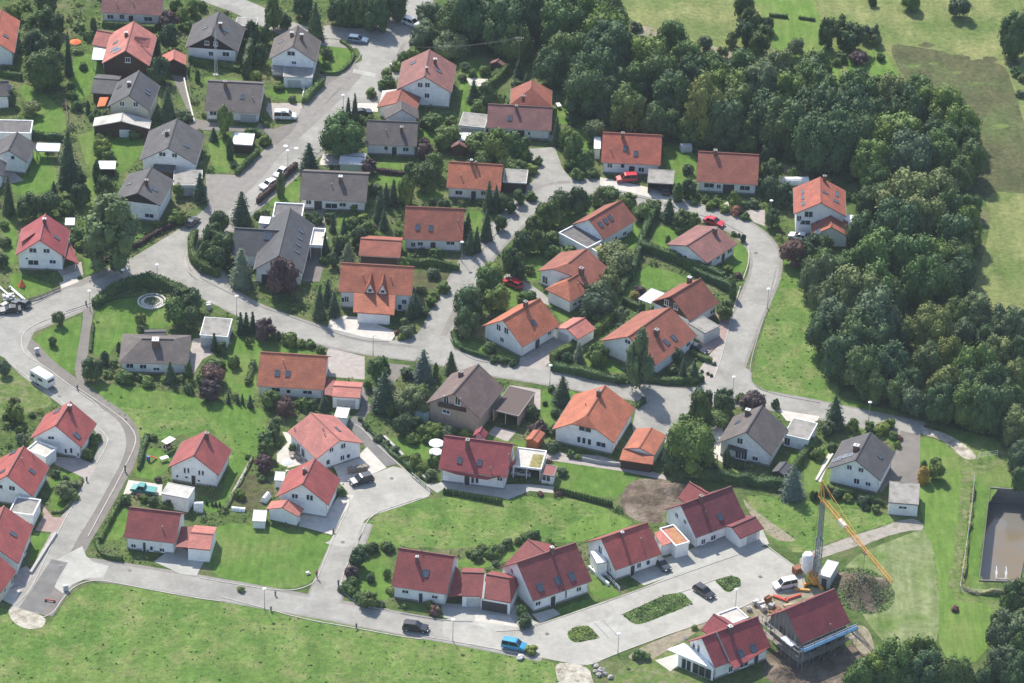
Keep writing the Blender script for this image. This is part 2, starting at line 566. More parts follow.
    # ---- things on walls
    def wall_hit(px, py):
        o, d = cam_ray_local(px, py, p)
        c = []
        for face, ax, val in (('n', 1, -y1), ('f', 1, y1), ('l', 0, -x1), ('r', 0, x1)):
            sgn = -1 if face in 'nl' else 1
            if d[ax] * sgn >= 0: continue
            t = (val - o[ax]) / d[ax]
            q = o + d * t
            lim = x1 if ax == 1 else y1
            u = q[0] if ax == 1 else q[1]
            zmax = (zt if ax == 1 else wz(u) if abs(u) < w else he)
            bad = max(0, abs(u) - lim + .3) * 2 + max(0, .4 - q[2]) + max(0, q[2] - zmax + .3)
            c.append((bad, face, q))
        return min(c, key=lambda t: t[0])
    def put_opening(items, kind):
        for it in items:
            px, py = V(view, it[0], it[1])
            bad, face, q = wall_hit(px, py)
            W_, H_ = (it[2], it[3]) if len(it) > 3 else (wins if kind == 'window' else ((1.0, 2.05) if kind == 'door' else (2.5, 2.1)))
            ax = 0 if face in 'nf' else 1
            lim = (x1 if ax == 0 else y1) - W_ / 2 - .1
            u = max(-lim, min(lim, q[ax])) if lim > 0 else 0
            zz = q[2]
            if kind != 'window': zz = H_ / 2 + .02
            else: zz = max(zz, H_ / 2 + .25)
            if ax == 0: zz = min(zz, zt - H_ / 2 - .08) if kind == 'window' else zz
            loc = {'n': (u, -y1, zz), 'f': (u, y1, zz), 'l': (-x1, u, zz), 'r': (x1, u, zz)}[face]
            rz = {'n': 0, 'f': math.pi, 'l': -math.pi / 2, 'r': math.pi / 2}[face]
            if kind == 'window':
                a_, b_ = window_meshes(W_, H_, frame)
                wn = place(link(bpy.data.objects.new('window', a_), root), loc, (0, 0, rz))
                link(bpy.data.objects.new('pane', b_), wn)
            elif kind == 'door':
                m = MB().box((0, 0, 0), (W_, .08, H_)); fr = MB()
                t = .1
                fr.box((-W_ / 2 - t / 2, -.02, 0), (t, .12, H_ + .02)).box((W_ / 2 + t / 2, -.02, 0), (t, .12, H_ + .02)).box((0, -.02, H_ / 2 + t / 2), (W_ + 2 * t, .12, t))
                dn = place(m.build('door', M['door_dark'], root), loc, (0, 0, rz))
                fr.build('door_frame', M['frame_white'], dn)
            else:
                m = MB()
                n = 5
                for i in range(n):
                    m.box((0, -.01, -H_ / 2 + H_ * (i + .5) / n), (W_, .08, H_ / n - .03))
                place(m.build('garage_door', M[gcol or ('door_white' if wall not in ('white', 'cream') else 'zinc')], root), loc, (0, 0, rz))
    put_opening(nums(win), 'window'); put_opening(nums(door), 'door'); put_opening(nums(garage), 'garage')
    # ---- things on the roof
    def roof_hit(px, py):
        o, d = cam_ray_local(px, py, p)
        best = None
        for sgn in (-1, 1):
            # plane z = he + (w - sgn*y)*tp
            n = np.array([0, sgn * tp, 1.0])
            den = n @ d
            if den >= 0: continue
            t = (he + w * tp - n @ o) / den
            q = o + d * t
            bad = max(0, -sgn * q[1] - .05) + max(0, abs(q[1]) - w) + max(0, abs(q[0]) - L / 2)
            if best is None or bad < best[0]: best = (bad, sgn, q)
        return best
    P.roof_hit = roof_hit
    for kind, items in (('sky', nums(sky)), ('solar', nums(solar))):
        for it in items:
            bad, sgn, q = roof_hit(*V(view, it[0], it[1]))
            W_, H_ = (it[2], it[3]) if len(it) > 3 else (.95, 1.3)
            a_, b_ = skylight_meshes(W_, H_, kind)
            s_ = place(link(bpy.data.objects.new(a_.name.split('.')[0], a_), root), (q[0], q[1], q[2] + .01), (-sgn * math.atan(tp), 0, 0))
            link(bpy.data.objects.new('pane', b_), s_)
    for it in nums(chim):
        bad, sgn, q = roof_hit(*V(view, it[0], it[1]))
        h = it[2] if len(it) > 2 else 1.1
        s_ = it[3] if len(it) > 3 else .6
        zb = q[2] - .5
        ztop = max(q[2] + h, zr + .35 if abs(q[1]) < 1.6 else 0)
        c = MB().box((q[0], q[1], (zb + ztop) / 2), (s_, s_ * 1.15, ztop - zb))
        cc = place(c.build('chimney', M['chimney_brick' if wall != 'darkwood' else 'soot'], root))
        cap = MB().box((q[0], q[1], ztop + .05), (s_ + .1, s_ * 1.15 + .1, .08)).cyl((q[0], q[1], ztop + .09), .12, .2, 8)
        cap.build('chimney_cap', M['gutter' if rng.uniform() < .6 else 'zinc'], cc)
    for it in nums(vent):
        bad, sgn, q = roof_hit(*V(view, it[0], it[1]))
        c = MB().cyl((q[0], q[1], q[2] - .1), .08, .6, 8).cyl((q[0], q[1], q[2] + .5), .14, .1, 8)
        place(c.build('vent_pipe', M['gutter'], root))
    return P

def slope_uv(me, tp):
    uv = me.uv_layers.new(name='uv')
    co = np.empty(len(me.vertices) * 3); me.vertices.foreach_get('co', co); co = co.reshape(-1, 3)
    k = math.sqrt(1 + tp * tp) if tp < 50 else 1
    for poly in me.polygons:
        n = poly.normal
        for li in poly.loop_indices:
            c = co[me.loops[li].vertex_index]
            if abs(n[0]) > .25 and abs(n[0]) > abs(n[1]):
                uv.data[li].uv = (c[1], c[0] * k)
            else:
                uv.data[li].uv = (c[0], abs(c[1]) * k)

def house(name, label, ref, view, spec, he, cat='house', group='houses of the village', **kw):
    P = body(None, view, spec, he, name=name, **kw)
    tag(P.root, label, cat, group)
    q = proj([(P.p[0], P.p[1], P.zr * .55)])[0]
    if ref: HOUSES.append((ref, q[0], q[1], P.root))
    return P

def world_to_root(root, pt):
    a = root.rotation_euler[2]
    dx, dy = pt[0] - root.location[0], pt[1] - root.location[1]
    return (dx * math.cos(a) + dy * math.sin(a), -dx * math.sin(a) + dy * math.cos(a), pt[2] - root.location[2])

def panel(root, name, view, s, mat, th=.15):
    """'x,y,z x,y,z ...': a slab through image points at given heights, in the root's frame"""
    P = []
    for t in s.split():
        a = [float(q) for q in t.split(',')]
        P.append(world_to_root(root, gp(*V(view, a[0], a[1]), a[2])))
    P = upward(P)
    o = MB().shell(P, [tuple(range(len(P)))], th).build(name, M[mat], root)
    me = o.data
    if mat.startswith('roof_'):
        uv = me.uv_layers.new(name='uv')
        n = np.cross(np.array(P[1]) - P[0], np.array(P[2]) - P[0]); n = n / np.linalg.norm(n)
        u = np.cross((0, 0, 1), n)
        u = u / np.linalg.norm(u) if np.linalg.norm(u) > .01 else np.array([1, 0, 0])
        w_ = np.cross(n, u)
        for l in me.loops:
            c = np.array(me.vertices[l.vertex_index].co)
            uv.data[l.index].uv = (c @ u, c @ w_)
    return o

def upward(P):
    a = sum(P[i][0] * P[(i + 1) % len(P)][1] - P[(i + 1) % len(P)][0] * P[i][1] for i in range(len(P)))
    return list(P) if a > 0 else list(P)[::-1]

def walls_under(root, name, view, s, mat, zb=0.0, shrink=.0, top=None):
    """a solid block under the outline of image points at height z"""
    P = []
    for t in s.split():
        a = [float(q) for q in t.split(',')]
        P.append(world_to_root(root, gp(*V(view, a[0], a[1]), a[2])))
    P = upward(P)
    c = np.mean(np.array(P), 0)
    Q = [tuple(c[i] + (q[i] - c[i]) * (1 - shrink) if i < 2 else q[2] - .17 for i in range(3)) for q in P]
    n = len(Q)
    vs = Q + [(q[0], q[1], zb - root.location[2]) for q in Q]
    fs = [tuple(range(n)), tuple(range(2 * n - 1, n - 1, -1))] + [((i + 1) % n, i, n + i, n + (i + 1) % n) for i in range(n)]
    return MB().add(vs, fs).build(name, M[mat], root)

def flat(name, label, ref, view, spec, h, roof='flatroof', wall='white', root=None, garage='', door='', win='', trim='zinc', ov=.15, parapet=0.0, open_=None, cat='garage', group='garages and carports', names=('wall', 'roof'), inner=None):
    obs = parse(view, spec)
    p, err = fit_roof(obs, h, 30, (0, 0), 6, 3, flat=True) if len(obs) > 2 else (None, 0)
    p = p.copy()
    cx, cy, a, L, w, _ = p
    REPORT.append((name, err, L, 2 * w, 0, math.degrees(a)))
    own = root is None
    if own:
        root = empty(name, (cx, cy, 0), a); tag(root, label, cat, group)
        q = proj([(cx, cy, h * .6)])[0]
        if ref: HOUSES.append((ref, q[0], q[1], root))
    da = a - root.rotation_euler[2]
    loc = world_to_root(root, (cx, cy, 0))
    def place(o, l=(0, 0, 0), rz=0):
        ca, sa = math.cos(da), math.sin(da)
        o.location = (loc[0] + l[0] * ca - l[1] * sa, loc[1] + l[0] * sa + l[1] * ca, loc[2] + l[2])
        o.rotation_euler = (0, 0, da + rz)
        return o
    x1, y1 = L / 2 - ov, w - ov
    m = MB()
    t = .2
    if open_:
        # open carport: posts, and walls on the closed sides
        spots = [(sx * (x1 - .1), sy * (y1 - .1)) for sx in (-1, 1) for sy in (-1, 1)]
        if 'n' in open_ and L > 5: spots.append((0, -y1 + .1))
        for px_, py_ in spots:
            place(MB().box((px_, py_, (h - .2) / 2), (.16, .16, h - .2)).build('post', M[wall], root))
        for f in [f for f in 'nflr' if f not in open_]:
            c_, d_ = {'n': ((0, -y1 + t / 2), (2 * x1 - .4, t)), 'f': ((0, y1 - t / 2), (2 * x1 - .4, t)), 'l': ((-x1 + t / 2, 0), (t, 2 * y1 - .4)), 'r': ((x1 - t / 2, 0), (t, 2 * y1 - .4))}[f]
            place(MB().box((c_[0], c_[1], (h - .21) / 2), (d_[0], d_[1], h - .21)).build(names[0], M[wall], root))
    else:
        m.box((0, 0, (h - .2) / 2), (2 * x1, 2 * y1, h - .2))
        place(m.build(names[0], M[wall], root))
    place(MB().box((0, 0, h - .1), (L, 2 * w, .2)).build(names[1], M[roof], root))
    e = MB(); ph = max(parapet, .06); q = .22 if parapet else .14
    for sy in (-1, 1): e.box((0, sy * (w - q / 2 + .003), h + ph / 2 - .1), (L + .006, q, ph + .2 + .004))
    for sx in (-1, 1): e.box((sx * (L / 2 - q / 2 + .003), 0, h + ph / 2 - .1), (q, 2 * w - 2 * q, ph + .2))
    place(e.build('parapet' if parapet else 'roof_edge', M[trim], root))
    for items, kind in ((nums(garage), 'garage_door'), (nums(door), 'door'), (nums(win), 'window')):
        for it in items:
            o, d = cam_ray_local(*V(view, it[0], it[1]), p)
            c = []
            for face, ax, val in (('n', 1, -y1), ('f', 1, y1), ('l', 0, -x1), ('r', 0, x1)):
                sgn = -1 if face in 'nl' else 1
                if d[ax] * sgn >= 0: continue
                Q = o + d * ((val - o[ax]) / d[ax])
                u = Q[0] if ax == 1 else Q[1]
                lim = x1 if ax == 1 else y1
                c.append((max(0, abs(u) - lim) + max(0, -Q[2]) + max(0, Q[2] - h), face, Q))
            bad, face, Q = min(c, key=lambda t: t[0])
            W_, H_ = (it[2], it[3]) if len(it) > 3 else {'garage_door': (2.5, 2.1), 'door': (.95, 2.0), 'window': (1.1, .8)}[kind]
            ax = 0 if face in 'nf' else 1
            lim = (x1 if ax == 0 else y1) - W_ / 2 - .05
            u = max(-lim, min(lim, Q[ax])) if lim > 0 else 0
            zz = H_ / 2 + .02 if kind != 'window' else max(Q[2], H_ / 2 + .3)
            l = {'n': (u, -y1, zz), 'f': (u, y1, zz), 'l': (-x1, u, zz), 'r': (x1, u, zz)}[face]
            rz = {'n': 0, 'f': math.pi, 'l': -math.pi / 2, 'r': math.pi / 2}[face]
            if kind == 'window':
                a_, b_ = window_meshes(W_, H_)
                wn = place(link(bpy.data.objects.new('window', a_), root), l, rz)
                link(bpy.data.objects.new('pane', b_), wn)
            else:
                b = MB()
                n = 5 if kind == 'garage_door' else 1
                for i in range(n): b.box((0, -.01, -H_ / 2 + H_ * (i + .5) / n), (W_, .08, H_ / n - .03))
                place(b.build(kind, M['door_dark' if kind == 'door' or wall not in ('white',) else 'zinc'], root), l, rz)
    P = Part(); P.p, P.root, P.place, P.L, P.w = p, root, place, L, w
    return P
# ------------------------------------------------------------------ ground materials
mottled('soil_green', (.058, .098, .026), (.10, .145, .044), .25, .95, .1, 6, c3=(.15, .155, .075), scale2=.12, bump=.12, bscale=2.5, grain=.35)
mottled('lawn', (.080, .156, .029), (.114, .196, .040), .3, .95, .1, 6, c3=(.14, .188, .055), scale2=.09, bump=.05, bscale=3, lo=.3, hi=.7, grain=.17, streak=(.9, .3, .8))
mottled('lawn_bright', (.105, .185, .036), (.138, .218, .048), .3, .95, .1, 5, c3=(.155, .205, .06), scale2=.1, bump=.04, bscale=3, grain=.12, streak=(.1, .15, .9))
mottled('meadow', (.090, .168, .036), (.140, .210, .054), .10, .95, .1, 8, c3=(.18, .212, .078), scale2=.20, bump=.22, bscale=1.3, grain=.32, streak=(.3, .35, .25))
mottled('rough_meadow', (.085, .145, .035), (.155, .20, .065), .22, .95, .1, 8, c3=(.20, .20, .105), scale2=.5, bump=.3, bscale=1.2, grain=.35)
mottled('dry_field', (.145, .185, .062), (.225, .235, .098), .09, .95, .1, 8, c3=(.115, .165, .048), scale2=.07, bump=.3, bscale=.9, grain=.3, streak=(.5, .2, .35))
mottled('brown_field', (.078, .088, .041), (.114, .114, .056), .12, .95, .1, 8, c3=(.10, .132, .05), scale2=.07, bump=.3, bscale=1, grain=.4, streak=(.6, .3, .5))
mottled('hay', (.165, .205, .082), (.235, .26, .135), .5, .95, .1, 6, c3=(.115, .18, .045), scale2=.14, bump=.12, bscale=2, grain=.2, streak=(1.45, .07, .7))
mottled('asphalt', (.302, .284, .260), (.355, .335, .308), .3, .9, .2, 6, c3=(.255, .24, .22), scale2=.13, grain=.09)
mottled('asphalt_dark', (.15, .145, .14), (.185, .18, .17), .5, .9, .2, 5, c3=(.21, .2, .19), scale2=.3)
mottled('asphalt_mid', (.192, .170, .155), (.232, .208, .190), .4, .9, .2, 5, c3=(.17, .152, .14), scale2=.2, grain=.07)
mottled('sidewalk', (.232, .210, .195), (.278, .254, .236), .6, .9, .2, 5, grain=.08)
mottled('concrete_new', (.39, .375, .345), (.46, .44, .405), .3, .9, .2, 5, c3=(.35, .335, .305), scale2=.2, grain=.06)
mottled('plaza', (.365, .342, .31), (.425, .40, .365), .25, .9, .2, 6, c3=(.325, .305, .278), scale2=.14, grain=.08)
mottled('kerb_stone', (.40, .375, .335), (.50, .47, .42), .8, .85, .2, 4)
mottled('kerb_grey', (.24, .23, .22), (.32, .31, .29), .8, .85, .2, 4)
mottled('paving', (.33, .29, .26), (.40, .36, .33), .9, .9, .2, 5)
mottled('paving_red', (.30, .21, .185), (.36, .27, .24), .9, .9, .2, 5)
mottled('paving_light', (.48, .45, .40), (.58, .54, .48), .8, .9, .2, 5)
mottled('gravel', (.38, .34, .28), (.56, .52, .45), .7, .95, .1, 8, c3=(.26, .22, .17), scale2=.6, bump=.15, bscale=3, grain=.2)
mottled('track', (.32, .28, .25), (.40, .36, .315), .5, .95, .1, 6, c3=(.23, .21, .16), scale2=.5, grain=.12)
mottled('dirt', (.105, .080, .062), (.185, .142, .112), .3, .95, .1, 8, c3=(.25, .205, .165), scale2=.18, bump=.4, bscale=1.5, grain=.25, streak=(.5, .25, .5))
mottled('dry_soil', (.25, .21, .155), (.36, .31, .24), .4, .95, .1, 8, c3=(.14, .155, .065), scale2=.4, bump=.15, bscale=2, grain=.25)
mottled('bed', (.07, .065, .035), (.115, .11, .055), .6, .95, .1, 6, c3=(.09, .13, .035), scale2=.8, bump=.15, bscale=3, grain=.35)
mottled('white_paint', (.7, .7, .68), (.8, .8, .78), 1, .8, .3, 3)
m_, nt_, b_ = new_mat('water_brown')
vv_ = coords(nt_, 'world')
nt_.links.new(ramp(nt_, noise(nt_, vv_, .05, 3), [(.42, (.185, .145, .09)), (.58, (.175, .165, .142))]), b_.inputs['Base Color'])
b_.inputs['Roughness'].default_value = .12

GX0, GY0, GS = -260.0, -200.0, .5
GRID = np.zeros((1100, 1300), np.int16)       # how many sheets already lie at a spot: each new one goes 4 mm above them
def level_for(P):
    P = np.array([q[:2] for q in P])
    x0, y0 = ((P.min(0) - (GX0, GY0)) / GS - 1.5).astype(int); x1, y1 = ((P.max(0) - (GX0, GY0)) / GS + 2.5).astype(int)
    x0, y0 = max(0, x0), max(0, y0); x1, y1 = min(GRID.shape[0], x1), min(GRID.shape[1], y1)
    if x1 <= x0 or y1 <= y0: return 1
    X = GX0 + (np.arange(x0, x1) + .5) * GS; Y = GY0 + (np.arange(y0, y1) + .5) * GS
    X, Y = np.meshgrid(X, Y, indexing='ij')
    m = np.zeros(X.shape, bool)
    for i in range(len(P)):
        a, b = P[i], P[(i + 1) % len(P)]
        if a[1] == b[1]: continue
        c = ((a[1] > Y) != (b[1] > Y)) & (X < (b[0] - a[0]) * (Y - a[1]) / (b[1] - a[1]) + a[0])
        m ^= c
        n = max(2, int(np.linalg.norm(b - a) / .3))
    for i in range(len(P)):                       # the rim too
        a, b = P[i], P[(i + 1) % len(P)]
        n = max(2, int(np.linalg.norm(b - a) / .25))
        t = np.linspace(0, 1, n)[:, None]
        k = ((a + (b - a) * t - (GX0, GY0)) / GS).astype(int) - (x0, y0)
        ok = (k[:, 0] >= 0) & (k[:, 1] >= 0) & (k[:, 0] < m.shape[0]) & (k[:, 1] < m.shape[1])
        m[k[ok, 0], k[ok, 1]] = True
    d = m.copy()
    d[1:] |= m[:-1]; d[:-1] |= m[1:]; d[:, 1:] |= m[:, :-1]; d[:, :-1] |= m[:, 1:]
    g = GRID[x0:x1, y0:y1]
    lv = int(g[d].max()) + 1 if d.any() else 1
    g[d] = lv
    return lv
LAYER = .004

def chaikin(P, it):
    for _ in range(it):
        Q = []
        for i in range(len(P)):
            a, b = np.array(P[i]), np.array(P[(i + 1) % len(P)])
            Q += [a * .78 + b * .22, a * .22 + b * .78]
        P = Q
    return P

def ragged(P, amp):
    """break up long edges of grown surfaces"""
    Q = []
    step = max(1.0, amp * 4)
    for i in range(len(P)):
        a, b = np.array(P[i]), np.array(P[(i + 1) % len(P)])
        L = np.linalg.norm(b - a)
        if L < 1e-6: continue
        n = max(1, int(L / step)); nr = np.array([-(b - a)[1], (b - a)[0]]) / L
        for k in range(n):
            Q.append(a + (b - a) * k / n + nr * (rng.normal(0, amp) * .6 if n > 1 else 0))
    return Q

SOFT = {'lawn': (1, .12), 'lawn_bright': (1, .15), 'meadow': (1, .3), 'rough_meadow': (1, .3), 'dry_field': (1, 1.3), 'brown_field': (1, 2.2), 'hay': (1, 1.0), 'dirt': (1, 1.1), 'dry_soil': (2, .6), 'bed': (1, .12), 'gravel': (2, .2), 'track': (1, .1), 'asphalt': (1, 0), 'plaza': (1, 0)}
def poly_sheet(name, view, s, mat, z=None, kind='structure'):
    P = [gp(*q, 0)[:2] for q in pts(view, s)]
    if sum(P[i][0] * P[(i + 1) % len(P)][1] - P[(i + 1) % len(P)][0] * P[i][1] for i in range(len(P))) < 0: P = P[::-1]
    if mat in SOFT:
        it, amp = SOFT[mat]
        P = chaikin(P, it)
        if amp: P = ragged(P, amp)
        if amp > .5: P = chaikin(P, 1)
    z = level_for(P) * LAYER
    o = MB().add([(q[0], q[1], z) for q in P], [tuple(range(len(P)))]).build(name, M[mat])
    return tag(o, kind=kind)

def smooth_line(P, closed=False, it=2):
    P = [np.array(q[:2], float) for q in P]
    for _ in range(it):
        Q = [P[0]] if not closed else []
        for i in range(len(P) - (0 if closed else 1)):
            a, b = P[i], P[(i + 1) % len(P)]
            Q += [a * .75 + b * .25, a * .25 + b * .75]
        if not closed: Q.append(P[-1])
        P = Q
    return P

def offsets(P, d):
    out = []
    for i in range(len(P)):
        t = P[min(i + 1, len(P) - 1)] - P[max(i - 1, 0)]
        t = t / (np.linalg.norm(t) + 1e-9)
        out.append(P[i] + np.array([-t[1], t[0]]) * d)
    return out

def strip(name, P, l, r, mat, z, th=0.0, kind='structure', smooth=True):
    if smooth: P = smooth_line(P)
    A, B = offsets(P, l), offsets(P, r)
    n = len(P)
    if z is None: z = level_for(A + B[::-1]) * LAYER
    vs = [(a[0], a[1], z) for a in A] + [(b[0], b[1], z) for b in B]
    fs = [(i, n + i, n + i + 1, i + 1) for i in range(n - 1)]
    m = MB()
    if th: m.shell(vs, fs, th)
    else: m.add(vs, fs)
    # make faces point up
    o = m.build(name, M[mat])
    if not th and o.data.polygons[0].normal.z < 0: o.data.flip_normals()
    return tag(o, kind=kind)

def line_w(view, s):
    return [gp(*q, 0)[:2] for q in pts(view, s)]

def kerb(view, s, mat='kerb_stone', w=.18, h=.11):
    return strip('kerb', line_w(view, s), w / 2, -w / 2, mat, h, h + .02)
# ------------------------------------------------------------------ the ground, lawns, roads
big = MB().add([(-4000, -3000, 0), (4000, -3000, 0), (4000, 6000, 0), (-4000, 6000, 0)], [(0, 1, 2, 3)])
# an opening in the ground for the retention basin
BASIN = [gp(*V('zt', x, y), 0)[:2] for x, y in ((188, 92), (132, 585), (345, 592), (440, 112))]
def ground_with_hole():
    o4 = [(-4000, -3000), (4000, -3000), (4000, 6000), (-4000, 6000)]
    b = [BASIN[1], BASIN[2], BASIN[3], BASIN[0]]     # lower left, lower right, upper right, upper left
    vs = [(x, y, 0) for x, y in o4] + [(q[0], q[1], 0) for q in b]
    return MB().add(vs, [(0, 1, 5, 4), (1, 2, 6, 5), (2, 3, 7, 6), (3, 0, 4, 7)])
tag(ground_with_hole().build('ground', M['soil_green']), kind='structure')
Z = [0.02]
def sheet(name, view, s, mat):
    return poly_sheet(name, view, s, mat)
# fields behind and at the sides
sheet('field', 'f', '600,-60 1100,-60 1100,420 1024,420 985,330 1000,250 975,170 930,110 850,75 760,70 700,45 620,20', 'dry_field')
sheet('brown_field', '40', '380,195 520,215 700,245 830,275 920,300 950,390 985,500 1005,570 1100,640 1100,900 700,900 640,620 560,470 440,340', 'brown_field')
sheet('field', '41', '840,290 900,280 960,290 1100,285 1100,900 760,900 800,620 850,440', 'dry_field')
sheet('grass_strip', 'f', '752,-20 805,-20 822,25 845,80 838,95 790,75 765,30', 'lawn_bright')
sheet('grass_strip', '40', '265,215 340,195 380,260 440,355 330,360 290,330 255,300 200,290', 'lawn_bright')
sheet('dirt_patch', '30', '470,205 540,215 600,235 690,270 600,320 560,270 470,240', 'dry_soil')
sheet('dirt_patch', '30', '130,110 260,125 270,165 215,170 140,140', 'dry_soil')
# lower meadow
sheet('meadow', 'f', '-30,600 20,612 45,630 75,590 100,583 130,586 290,612 430,636 560,662 600,690 600,760 -60,760', 'meadow')
sheet('meadow', 'f', '600,690 640,650 700,640 720,760 580,760', 'rough_meadow')
sheet('meadow', 'f', '90,385 150,400 230,410 275,430 262,460 232,480 190,432 165,440 130,435 110,405', 'meadow')
sheet('meadow', '02', '-60,430 40,480 150,560 250,640 200,683 60,720 -60,720', 'rough_meadow')
sheet('lawn', 'f', '202,520 330,533 332,545 316,578 300,588 270,588 205,574', 'lawn')
sheet('meadow', 'f', '372,515 432,496 560,497 600,505 628,520 580,545 520,540 470,548 400,548 360,545', 'meadow')
sheet('lawn', '33', '0,560 140,590 150,610 60,650 0,660 -150,700 -160,620', 'lawn_bright')
sheet('lawn', '23', '680,320 1000,355 1080,380 1060,440 960,500 700,440 690,400', 'lawn')
sheet('dug_earth', '33', '130,410 270,400 380,440 390,500 280,560 290,610 160,600 80,530', 'dirt')
sheet('meadow', 'f', '745,490 890,515 905,520 850,535 800,555 770,540 750,515', 'meadow')
sheet('dry_soil', '33', '640,480 720,560 860,660 900,690 800,690 690,580', 'dry_soil')
sheet('mown_hay', 'f', '842,560 930,525 945,530 940,660 900,660 845,600', 'hay')
sheet('meadow', 'f', '925,430 1040,460 1040,480 988,476 972,588 1040,594 1040,615 940,612 930,520', 'rough_meadow')
sheet('lawn', 'f', '916,436 940,440 962,460 958,530 945,600 1000,605 985,660 940,668 938,560 920,520', 'lawn_bright')
sheet('lawn', 'zt', '140,0 420,0 420,120 190,75 120,590 150,640 300,650 310,683 20,683 20,640 90,100', 'lawn')
sheet('meadow', '32', '820,0 960,-60 1100,100 1100,640 1000,645 760,610 690,590 695,500 760,250', 'meadow')
sheet('lawn', '31', '820,590 900,610 960,660 1000,720 800,720 810,640', 'lawn')
sheet('lawn', '43', '-20,20 200,40 300,70 440,105 420,125 300,100 200,75 -20,40', 'lawn')
sheet('lawn', '43', '640,170 780,200 900,230 880,330 800,310 740,260 650,190', 'meadow')
# gardens
for s_ in (('01', '60,20 160,60 250,150 270,250 180,290 60,295 60,240 160,170'), ('00', '70,385 150,385 290,500 310,600 130,620 80,560 150,520'), ('00', '330,260 420,240 480,330 470,400 310,480 320,380'),
           ('01', '350,0 660,0 650,100 560,200 430,210 380,130'), ('01', '380,220 440,220 430,660 380,660'), ('zp', '120,60 260,40 720,200 740,280 420,410 180,260'), ('01', '20,400 75,420 75,600 15,650'),
           ('01', '610,470 670,490 600,540 540,590 560,520'), ('11', '30,30 150,60 260,110 160,190 60,190'), ('11', '310,330 390,250 450,200 455,330 330,350'), ('10', '550,185 640,185 700,230 690,290 620,345 540,330'),
           ('10', '20,340 300,375 300,400 20,385'), ('10', '300,400 470,400 470,470 310,440'), ('21', '300,370 380,370 370,480 330,480'), ('21', '60,270 200,280 200,310 100,330'), ('11', '820,140 980,150 980,185 800,180'),
           ('11', '770,215 930,210 920,250 800,260'), ('11', '620,400 730,400 760,450 640,480'), ('20', '230,240 360,270 400,330 330,510 270,510 270,300'), ('20', '700,480 830,480 1000,560 1000,600 900,600 780,570 700,560'),
           ('20', '80,590 160,585 160,650 90,660'), ('21', '740,0 880,0 870,240 760,170'), ('31', '285,60 440,100 440,200 350,330 300,170'), ('31', '800,110 900,140 880,200 820,200'), ('40', '180,240 260,240 250,380 200,340'),
           ('21', '720,370 880,350 870,390 760,440 700,430'), ('21', '560,590 700,560 850,545 640,640 640,683 560,683'), ('31', '160,410 260,400 180,520 100,560 120,480'), ('31', '250,430 440,440 400,520 300,530 300,560 240,560'),
           ('32', '190,20 330,55 430,100 300,140 190,130 130,190 100,180'), ('31', '560,580 660,500 690,560 650,660 580,640'), ('22', '440,120 600,140 680,180 620,180 500,220 470,180'), ('22', '260,340 400,400 560,450 400,440 270,380'),
           ('22', '690,220 780,260 740,290'), ('22', '840,410 1000,470 1000,510 840,480'), ('32', '-60,420 40,460 130,520 -60,500'), ('02', '430,230 520,180 640,170 780,180 850,250 760,310 660,310 640,350 550,360 480,450 420,430'),
           ('02', '150,350 360,250 375,270 345,520 290,510 150,400'), ('02', '400,560 700,590 950,640 1000,683 560,683 440,600'), ('12', '160,340 560,420 560,440 280,420 250,560 240,660 100,560 130,400'), ('13', '-60,40 330,90 300,150 260,290 150,290 40,160'),
           ('03', '600,390 680,250 780,300 770,350 720,400 690,410'), ('03', '220,390 330,370 380,410 300,560 240,560 230,470'), ('04', '145,0 200,0 235,10 165,120 130,130 150,60'), ('03', '470,683 560,520 590,540 560,683'),
           ('13', '0,470 90,530 130,330 150,300 230,290 240,330 110,540 60,560 0,545'), ('13', '340,330 420,120 440,150 380,200 350,290 390,360'), ('13', '820,200 1000,250 1000,310 940,310'), ('23', '-20,205 190,230 180,280 130,330 -20,290'),
           ('23', '390,190 500,220 500,240 400,220'), ('23', '500,230 580,230 560,265 510,260'), ('23', '640,60 720,40 700,150 680,170 640,120'), ('14', '690,240 750,110 860,80 880,280 840,310 800,300'), ('24', '260,120 480,80 590,10 640,30 620,60 500,130 330,170 260,150'),
           ('24', '860,170 1000,270 1000,290 900,300 860,260'), ('34', '0,210 70,260 0,305'), ('33', '580,350 700,400 860,400 870,290 920,280 900,330 880,380 850,430 600,380'), ('33', '930,260 1060,260 1060,500 930,450'), ('43', '0,260 60,330 60,420 100,430 370,500 360,550 0,510'),
           ('43', '190,140 440,180 420,260 330,190 240,180'), ('23', '440,10 560,10 600,60 440,60'), ('22', '650,580 820,600 780,640 640,660'), ('24', '0,310 200,340 190,370 0,350'), ('24', '680,360 880,290 905,320 730,370')):
    sheet('lawn', s_[0], s_[1], 'lawn')
sheet('garden_bed', '13', '150,400 250,380 340,430 330,500 230,560 140,530', 'bed')
sheet('garden_bed', '12', '900,300 985,300 960,360 890,355', 'bed')
sheet('garden_bed', '21', '40,640 260,640 240,720 60,740', 'bed')
sheet('garden_bed', '31', '830,150 960,170 950,230 840,220', 'dry_soil')
sheet('garden_bed', '22', '790,140 960,60 1000,110 900,260 790,220', 'bed')
sheet('garden_bed', '23', '640,30 660,10', 'bed') if False else None
sheet('garden_bed', '24', '0,320 60,325 60,340 0,340', 'bed') if False else None
